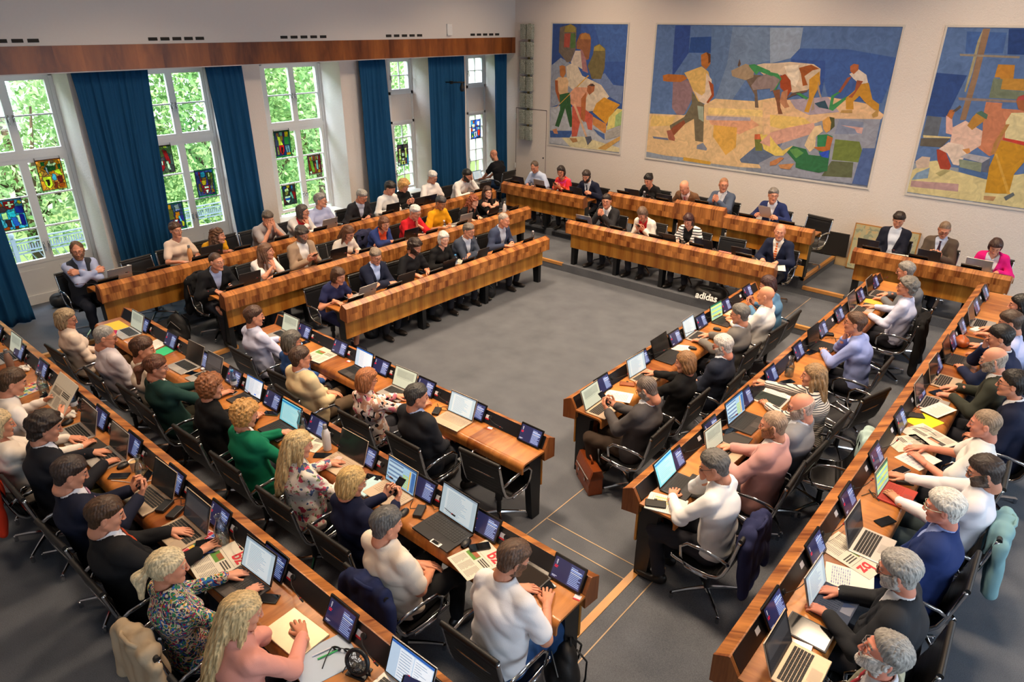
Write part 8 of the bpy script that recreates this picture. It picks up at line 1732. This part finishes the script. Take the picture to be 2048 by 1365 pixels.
for r, u, dh, a, lb in (('W3', 3.80, .60, .1, 'empty black chair beside the glass bottle on the rear left desk'), ('W3', 5.22, .72, .1, 'empty black chair left of the man holding his face'), ('W2', 6.05, .72, -.15, 'empty black chair between the beige blazer and the cream blouse'),
                        ('W2', 4.62, .72, .15, 'empty black chair behind the woman in the white T-shirt'), ('W1', 6.42, .78, .1, 'empty black chair between the navy suit and the black T-shirt'), ('N1', -4.48, .70, .1, 'empty black chair on the dais left of the bald man with orange tie'),
                        ('N2', -3.60, .72, -.2, 'empty black chair at the right end of the rear dais'), ('S1', -3.50, .44, .05, 'empty black chair at the right end of the lower left front desk'), ('E2', 6.95, .82, -.3, 'empty black chair between the blue shirt and the long-haired woman'),
                        ('E3', 2.95, 1.35, -.5, 'empty black chair at the lower right behind the bearded men'), ('W2', 10.25, .70, 0, 'empty black chair at the far end of the middle left desk')):
    chair(rowpt(r, u, dh), RZ[r[0]] + a, lb)
# man at the window sill
wl_ = (-10.82, 12.25, LV[2]); body, info = person('bald man with glasses in a black T-shirt and jeans typing at the window sill', wl_, PI / 2, (0, .20, 1.17), hair='none', hc='6c5c50', top='tee', col='1a1b20', legs='2c4468', pose='type', yaw=-4, pitch=26, glasses=1, near=0, ov={1: ((.11, .47, .60), (-.2, 1, -.1), (0, .1, 1), 'type', (.7, -.35, -.8)), -1: ((-.11, .47, .60), (.2, 1, -.1), (0, .1, 1), 'type', (-.7, -.35, -.8))}, legpos=((.06, .30, .505, .10, .24), (.06, .30, .505, .10, .20)))
chair(wl_, PI / 2, 'black leather chair of the bald man at the window sill')
laptop((-11.30, 12.25, .812), PI / 2, 'silver laptop on the window sill before the bald man', 'silver', 'doc', .31, .22)
# ---- things on the desks
def special(kind, p, rz, lb, k):
    if kind == 'cardflat':
        t = thing('name_card', lb, 'card', p, rz + .2); ob('card', _cw, t, (0, 0, 0)); ob('red_band', _cr_, t); return t
    if kind == 'adapter':
        t = thing('power_adapter', lb, 'adapter', p, rz + .5); ob('brick', MB().box((-.035, -.065, 0), (.035, .065, .028)).mesh('brick', m_steel), t, bevel=.005); ob('lead', MB().tube([(0, .06, .012), (.03, .11, .006), (.10, .13, .005), (.14, .08, .005), (.10, .05, .008), (.07, .09, .012)], .003, 5).mesh('lead', m_key, True), t); return t
    if kind == 'earcase': t = thing('earphone_case', lb, 'case', p, rz); v, q = ell_geo((0, 0, .012), (.030, .024, .012), 8); ob('shell', npmesh('shell', v, q, m_card), t); ob('hinge', MB().box((-.01, -.026, .008), (.01, -.022, .014)).mesh('hinge', m_chrome), t); return t
    if kind == 'napkin':
        f = lambda P: ell(P, (0, 0, .025), (.055, .05, .03)) + wob(P, 70, .010); v, q = net(f, (-.08, -.08, .001), (.08, .08, .07), .007); o = ob('crumpled_napkin', npmesh('crumpled_napkin', v, q, m_paper), None, p); return tag(o, lb, 'napkin')
    if kind == 'magazine':
        t = thing('magazine', lb, 'magazine', p, rz + .2); ob('pages', MB().box((-.105, -.14, 0), (.105, .14, .005)).mesh('pages', m_paper), t); rs = random.Random(lb); cs = ['c03040', '3c60a8', 'd8b040', '4c8c5c', '8c5c9c', 'e0a8a0', '30343c', 'a8c8a0']
        ob('cover_print', painted('cover_print', [(rs.choice(cs), quad(-.10 + i * .034, -.135 + j * .0385, -.07 + i * .034, -.10 + j * .0385, .0056)) for i in range(6) for j in range(7)], m_ink), t); return t
    if kind == 'mat':
        o = thing('folder', lb, 'folder', p, rz + .05); ob('cover', MB().box((-.15, -.115, 0), (.15, .115, .008)).mesh('cover', plain('slate_cover', '2b2622', .6)), o, bevel=.003); ob('elastic_band', MB().box((.125, -.116, .007), (.131, .116, .0095)).mesh('elastic_band', m_key), o); return o
    if kind == 'wallet':
        o = thing('phone_wallet', lb, 'wallet', p, rz + .5); c = k.get('col', '17130f'); ob('cover', MB().box((-.042, -.08, 0), (.042, .08, .015)).mesh('cover', plain('wallet_' + c, c, .5)), o, bevel=.005); ob('clasp', MB().box((.030, -.012, .013), (.048, .012, .018)).mesh('clasp', m_steel), o); return o
    if kind == 'tablet':
        w, d = k.get('w', .2) / 2, k.get('d', .27) / 2; o = thing('tablet', lb, 'tablet', p, rz + k.get('rzo', 0))
        if k.get('paper'): ob('paper', MB().box((-w - .03, -d - .02, -.003), (w + .03, d + .01, 0)).mesh('paper', m_paper), o)
        ob('case', MB().box((-w, -d, 0), (w, d, .010)).mesh('case', plain('tablet_case', '4a4a4e', .5)), o, bevel=.003); ob('screen', painted('screen', [(k.get('scr', '0c0c0e'), quad(-w + .01, -d + .01, w - .01, d - .01, .0106))], attr_mat('tablet_glass', rough=.1, brush=.02)), o); return o
    if kind == 'closedlap':
        o = thing('laptop', lb, 'laptop', p, rz + .05); ob('base', MB().box((-.165, -.115, 0), (.165, .115, .008)).mesh('base', MK['rose']), o, bevel=.004); ld = ob('lid', MB().box((-.165, -.115, .009), (.165, .115, .014)).mesh('lid', plain('lid_champagne', 'd8c4a4', .3, .4)), o, bevel=.004)
        pts = [(math.cos(t) * .017 * (1 + .10 * math.cos(2 * t)), math.sin(t) * .018 - .003 * math.exp(-((t - PI / 2) * 3) ** 2)) for t in [i * PI / 16 for i in range(32)]]; pts = [(x - max(0, .010 - math.hypot(x - .021, y - .002)) * 1.0, y) for x, y in pts]
        ob('logo', painted('logo', [('f4f2ee', [(x, y, .0146) for x, y in pts]), ('f4f2ee', [(.0, .020, .0146), (.004, .028, .0146), (.009, .030, .0146), (.006, .022, .0146)])], m_ink), ld); return o
    if kind == 'sunglasses':
        o = thing('sunglasses', lb, 'glasses', tuple(Vector(p) + Vector((0, 0, .02))), rz + .5); mb = MB()
        for s in (-1, 1): mb.tube([(s * .065, 0, 0), (s * .066, -.07, -.004), (s * .06, -.13, -.014)], .003, 5)
        mb.tube([(-.065, 0, .004), (0, .004, .006), (.065, 0, .004)], .0028, 5); ob('frame', mb.mesh('frame', m_key, True), o)
        for s in (-1, 1): v, q = ell_geo((s * .034, .003, -.002), (.028, .003, .020), 7); ob('lens', npmesh('lens', v, q, plain('dark_lens', '101214', .08)), o)
        return o
    if kind == 'fan':
        o = thing('desk_fan', lb, 'fan', p, rz + .3); R = Matrix.Translation((0, 0, .085)) @ Matrix.Rotation(math.radians(70), 4, 'X'); mb = MB()
        for r_ in (.025, .045, .062): mb.tube([(r_ * math.cos(t), r_ * math.sin(t), .022 - r_ * .2) for t in [i * PI / 12 for i in range(24)]], .002, 5, closed=True)
        for i in range(20): a = i * PI / 10; mb.tube([(.01 * math.cos(a), .01 * math.sin(a), .024), (.066 * math.cos(a), .066 * math.sin(a), .008)], .0012, 4)
        ob('cage', mb.xf(R).mesh('cage', m_key, True), o); ob('ring', MB().tube([(.068 * math.cos(t), .068 * math.sin(t), 0) for t in [i * PI / 12 for i in range(24)]], .012, 8, closed=True).xf(R).mesh('ring', m_steel, True), o); bl = MB()
        for i in range(4): a = i * PI / 2; bl.add([R @ Vector((math.cos(a) * .01, math.sin(a) * .01, .0)), R @ Vector((math.cos(a - .3) * .055, math.sin(a - .3) * .055, .004)), R @ Vector((math.cos(a + .5) * .055, math.sin(a + .5) * .055, -.008))], [(0, 1, 2)])
        ob('blades', bl.mesh('blades', m_keyg), o); ob('stand', MB().tube([(-.07, 0, .085), (-.075, 0, .02), (0, .02, .008), (.075, 0, .02), (.07, 0, .085)], .006, 6).box((-.06, -.04, 0), (.06, .05, .008)).mesh('stand', m_steel, 'auto'), o); return o
    if kind == 'pouch':
        f = lambda P: ell(P, (0, 0, .055), (.115, .07, .06)) + crease(P, .006, 30, 1.0); v, q = net(f, (-.14, -.1, .001), (.14, .1, .14), .009); o = thing('leather_pouch', lb, 'bag', p, rz + .3); ob('body', npmesh('body', v, q, plain('cognac_leather', 'a4501c', .4, bump=.3, scale=60)), o); ob('zip', MB().tube([(-.10, 0, .085), (-.04, 0, .112), (.04, 0, .112), (.10, 0, .085)], .004, 5).mesh('zip', m_keyg, True), o); return o
for it in ITEMS:
    kind, r, u, d, lb = it[:5]; k = dict(it[5]) if len(it) > 5 else {}; rz = RZ[r[0]]; ro = k.pop('rzo', 0); up = k.pop('up', 0)
    lift = .0; zt = .753 + up; h_ = int(sum(map(ord, lb)) % 7) * .02 - .06
    if kind == 'laptop':
        dd = k.get('d', .225); dc = min(max(d, .165 + dd / 2), .47 - dd / 2 + .05); keys = k.pop('keys', 'k'); p = rowpt(r, u, dc, zt); M = Matrix.Rotation(rz + h_ * .8, 3, 'Z'); q = Vector(p) - M @ Vector((0, dd / 2, 0))
        laptop(tuple(q), rz + h_ * .8, lb, k.get('kind', 'silver'), k.get('scrn', 'doc'), k.get('w', .32), dd, 108 + h_ * 60, keys); continue
    d = min(max(d, .19), .41 if k.pop('clampd', 1) else .46); p = rowpt(r, u, d, zt)
    if kind == 'phone': phone(p, rz + ro, lb, k.get('col'))
    elif kind == 'mouse': mouse(p, rz + .2, lb)
    elif kind == 'pen': pen(p, rz + ro, lb, k['col'])
    elif kind == 'sheet': sheet(p, rz + ro, lb, k.get('w', .21), k.get('d', .297), k.get('col', 'e6e2da'), kind=k.get('kind', 'text'), th=k.get('th', .002), name='paper_sheet' if 'folder' not in lb else 'folder', cat='paper' if 'folder' not in lb else 'folder')
    elif kind == 'news': news(p, rz + ro, lb, k.get('w', .3), k.get('d', .4), logo=k.get('logo', 'bz'), pic=k.get('pic', ('5c8a3c', '9c5c3c')))
    elif kind in ('carafe', 'pet', 'small'): bottle(p, lb, kind)
    elif kind.startswith('flask'): bottle(p, lb, 'flask')
    elif kind == 'cup': cup(p, lb)
    else: special(kind, p, rz, lb, k)
# ---- garments over chair backs
def draped(r, u, dh, a, col, lb, knit=0, low=.36, nm='jacket'):
    p = rowpt(r, u, dh); sd = u; p = p if nm != 'x' else p
    def f(P):
        d = capx(P, (-.17, -.325, .85), (.17, -.325, .85), .042, .042, (0, 1, 0), 1.2); d = smin(d, ell(P, (0, -.350, .82 - (.82 - low) * .5), (.245, .052, (.87 - low) * .56)), .06)
        d = smin(d, ell(P, (0, -.265, .72), (.20, .03, .16)), .05)
        for s in (1, -1): d = smin(d, cap(P, (s * .225, -.335, .79), (s * (.24 + .01 * s), -.375, low + .10), .052, .046), .03)
        d = d + crease(P, .010, 11, sd) * .8 + .006 * np.sin(P[:, 0] * 48 + 3 * np.sin(P[:, 2] * 6 + sd)); return np.maximum(d, low - P[:, 2] + .03 * np.sin(P[:, 0] * 14 + sd))
    v, q = net(f, (-.36, -.50, low - .05), (.36, -.20, 1.02), .013); t = thing(nm, lb, 'jacket' if nm == 'jacket' else 'cardigan', p, RZ[r[0]] + a); t.scale = (.92, .88, 1)
    o = ob('body', npmesh('body', v, q, cloth(col, weave=60 if knit else 260)), t); cl = MB().tube([(-.10, -.36, .88), (-.05, -.385, .895), (.05, -.385, .895), (.10, -.36, .88)], .014, 6); ob('collar', cl.mesh('collar', cloth(col), True), t); return t
pd = {lb: (r, u, dh + max(0, -.08 - y)) for r, u, dh, y, z, lb, kw in PEOPLE}
def of(s): return next(v for k_, v in pd.items() if s in k_)
for s, col, lb, kn, low in (('blue jacket over his chair', '232c52', 'dark blue jacket hung over the chair of the man in the cream shirt', 0, .30), ('raising a hand', '262b50', 'navy jacket over the chair of the man raising a hand to his face', 0, .28), ('yellow tie', '121214', 'long black coat over the chair of the curly-haired man with yellow tie', 0, .12),
                            ('paisley', 'b8a489', 'beige knitted cardigan over the chair of the woman in the paisley blouse', 1, .40), ('black suit and light blue', '17181c', 'black coat over the chair of the man in the black suit', 0, .25), ('with a black tie', '7fa8b0', 'pale teal jacket over the chair of the man with the black tie', 0, .30),
                            ('cut off by the left edge', 'd8381c', 'orange red jacket over the chair of the blond woman at the left edge', 0, .30), ('orange top', '2a2c48', 'dark blue quilted jacket over the chair of the woman in the shawl', 0, .40)):
    r, u, dh = of(s); draped(r, u, dh, .05, col, lb, kn, low, 'jacket' if not kn else 'cardigan')
draped('E2', 5.86, 1.0, .3, 'a9c4c4', 'mint green rain jacket over the chair behind the man in light grey', 0, .34)
chair(rowpt('E2', 5.86, 1.0), RZ['E'] + .3, 'black leather chair under the mint green jacket')
# ---- bags on the floor
def bag(loc, rz, lb, kind='back', col='17181b', sc=1.0, txt=None):
    t = thing({'back': 'backpack', 'brief': 'briefcase', 'duffel': 'sports_bag', 'shoulder': 'shoulder_bag'}[kind], lb, 'bag', loc, rz); m = plain('bag_' + col, col, .6, var=.2, bump=.3, scale=80)
    if kind == 'brief':
        m = plain('brown_leather', '7a3814', .32, var=.25, bump=.2, scale=40); b = MB().prism([(-.075, 0), (.075, 0), (.072, .20), (.045, .285), (-.045, .285), (-.072, .20)], -.20, .20); ob('body', b.mesh('body', m), t, bevel=.012)
        ob('flap', MB().prism([(-.080, .115), (-.074, .115), (-.068, .20), (-.040, .292), (.050, .292), (.078, .205), (.070, .20), (.045, .286), (-.036, .286), (-.062, .198)], -.205, .205).mesh('flap', m), t, bevel=.003)
        ob('handle', MB().tube([(-.07, 0, .29), (-.06, 0, .325), (0, 0, .345), (.06, 0, .325), (.07, 0, .29)], .010, 8, flat=1.6).mesh('handle', m, True), t); ob('zip', MB().box((-.17, -.084, .185), (.17, -.078, .192)).mesh('zip', m_keyg), t)
        for x in (-.17, .17): ob('metal_foot', MB().lathe([(0, 0), (.007, .001), (.007, .004), (0, .006)], 8).xf(Matrix.Translation((x, -.076, .018)) @ Matrix.Rotation(PI / 2, 4, 'X')).mesh('metal_foot', m_chrome), t)
        for x in (-.09, .09): ob('buckle', MB().box((x - .014, -.086, .12), (x + .014, -.076, .155)).mesh('buckle', m_chrome), t)
        return t
    if kind == 'duffel': f = lambda P: smin(capx(P, (-.16, 0, .10), (.16, 0, .10), .11, .11, (0, 1, 0), 1.1), ell(P, (0, 0, .07), (.26, .13, .07)), .03) + crease(P, .007, 16, .4)
    else: f = lambda P: smin(smin(ell(P, (0, 0, .20), (.155, .095, .235)), ell(P, (0, 0, .10), (.165, .11, .12)), .05), ell(P, (0, -.09, .12), (.11, .05, .11)), .03) + crease(P, .006, 16, len(lb) * .3)
    f2 = lambda P: np.maximum(f(P), -P[:, 2]); v, q = net(f2, (-.32, -.20, -.02), (.32, .2, .50), .012); ob('body', npmesh('body', v * sc, q, m), t)
    if kind == 'duffel':
        ob('strap', MB().tube([(-.2, -.05, .17), (-.1, -.1, .21), (.1, -.1, .21), (.2, -.05, .17)], .012, 6, flat=.4).mesh('strap', m, True), t)
        if txt: o = ob('logo', letters(txt, .15, .001, .004, plain('white_print', 'f4f4f4', .6)), t, (0, -.172, .035)); o.rotation_euler = (math.radians(66), 0, 0)
    else:
        for s in (-1, 1): ob('shoulder_strap', MB().tube([(s * .05, .07 * sc, .40 * sc), (s * .07, .14 * sc, .30 * sc), (s * .09, .13 * sc, .15 * sc), (s * .10, .08 * sc, .04 * sc)], .014 * sc, 6, flat=.4).mesh('shoulder_strap', m, True), t)
        ob('handle', MB().tube([(-.03, .03, .42 * sc), (0, .03, .47 * sc), (.03, .03, .42 * sc)], .008, 6).mesh('handle', m, True), t); ob('zip', MB().tube([(-.12 * sc, -.075 * sc, .24 * sc), (0, -.10 * sc, .36 * sc), (.12 * sc, -.075 * sc, .24 * sc)], .004, 5).mesh('zip', m_keyg, True), t)
    return t

bag((-3.17, 4.95, 0), -.62, 'brown leather briefcase standing on the floor at the near end of the right front desk', 'brief')
bag((-9.32, 3.72, LV[1]), .4, 'black backpack on the step between the middle and rear left desks', 'back')
bag((-1.88, 2.78, LV[1]), -.7, 'black shoulder bag on the floor at the lower right end of the middle desk', 'back', sc=.95, col='141416')
bag((-4.45, 10.27, LV[1]), .05, 'black sports bag with white lettering under the dais front desk', 'duffel', txt='adidas')
bag((-11.6, 3.15, LV[2]), 1.3, 'black bag lying on the floor by the leftmost balcony door', 'duffel', col='202124')
bag((-7.50, 8.18, 0), .5, 'black bag under the front left desk near its far end', 'back', sc=.8)
bag((-7.55, 6.98, 0), .9, 'black bag with straps under the middle of the front left desk', 'back', sc=.8, col='1a1b1e')
bag((-7.70, 5.80, 0), .2, 'small black bag under the front left desk beside brown shoes', 'back', sc=.7, col='19191c')
bag((-2.52, 4.45, LV[1]), 1.2, 'dark bag with long straps below the near end of the right middle desk', 'back', sc=.8, col='171a24') if 0 else None
o = sheet((-8.42, 2.52, LV[1] + .70), .3, 'pink folder held on the lap of the woman with short fair-grey hair', w=.22, d=.30, col='d83c78', kind='', th=.008, name='folder', cat='folder'); o.rotation_euler = (math.radians(50), 0, .5)
# charging cables on the desks
def cab(r, pts, lb, col='141414'): cable([rowpt(r, u, d, .758) for u, d in pts], lb, col)
cab('S3', ((-4.98, .20), (-5.02, .30), (-5.12, .36), (-5.22, .42)), 'white charging cable curving past the black phone on the nearest desk', 'efece6')
cab('S2', ((-3.42, .22), (-3.36, .30), (-3.30, .26), (-3.22, .34), (-3.10, .28), (-2.95, .22)), 'thin black cable lying across the spreadsheet laptop')
cab('E3', ((7.0, .18), (7.08, .28), (6.98, .34), (6.92, .26), (7.02, .22), (6.86, .38)), 'white charging cable coiled before the bald man in olive', 'efece6')
cab('E3', ((6.30, .20), (6.36, .32), (6.30, .42)), 'black cable along the desk above the white leaflet')
cab('E3', ((4.98, .18), (5.08, .24), (5.00, .30), (5.10, .20), (5.02, .26)), 'black looped cable by the red keyboard')
cab('S1', ((-4.55, .20), (-4.45, .26), (-4.36, .24), (-4.28, .30)), 'black cable beside the champagne laptop on the front desk')
cab('E2', ((8.10, .20), (8.20, .28), (8.08, .34), (8.24, .36), (8.14, .26)), 'black cables tangled behind the black laptop in the right middle row')
cab('E2', ((4.98, .19), (5.06, .26), (4.98, .32)), 'white cable of the power bank on the right middle desk', 'efece6')
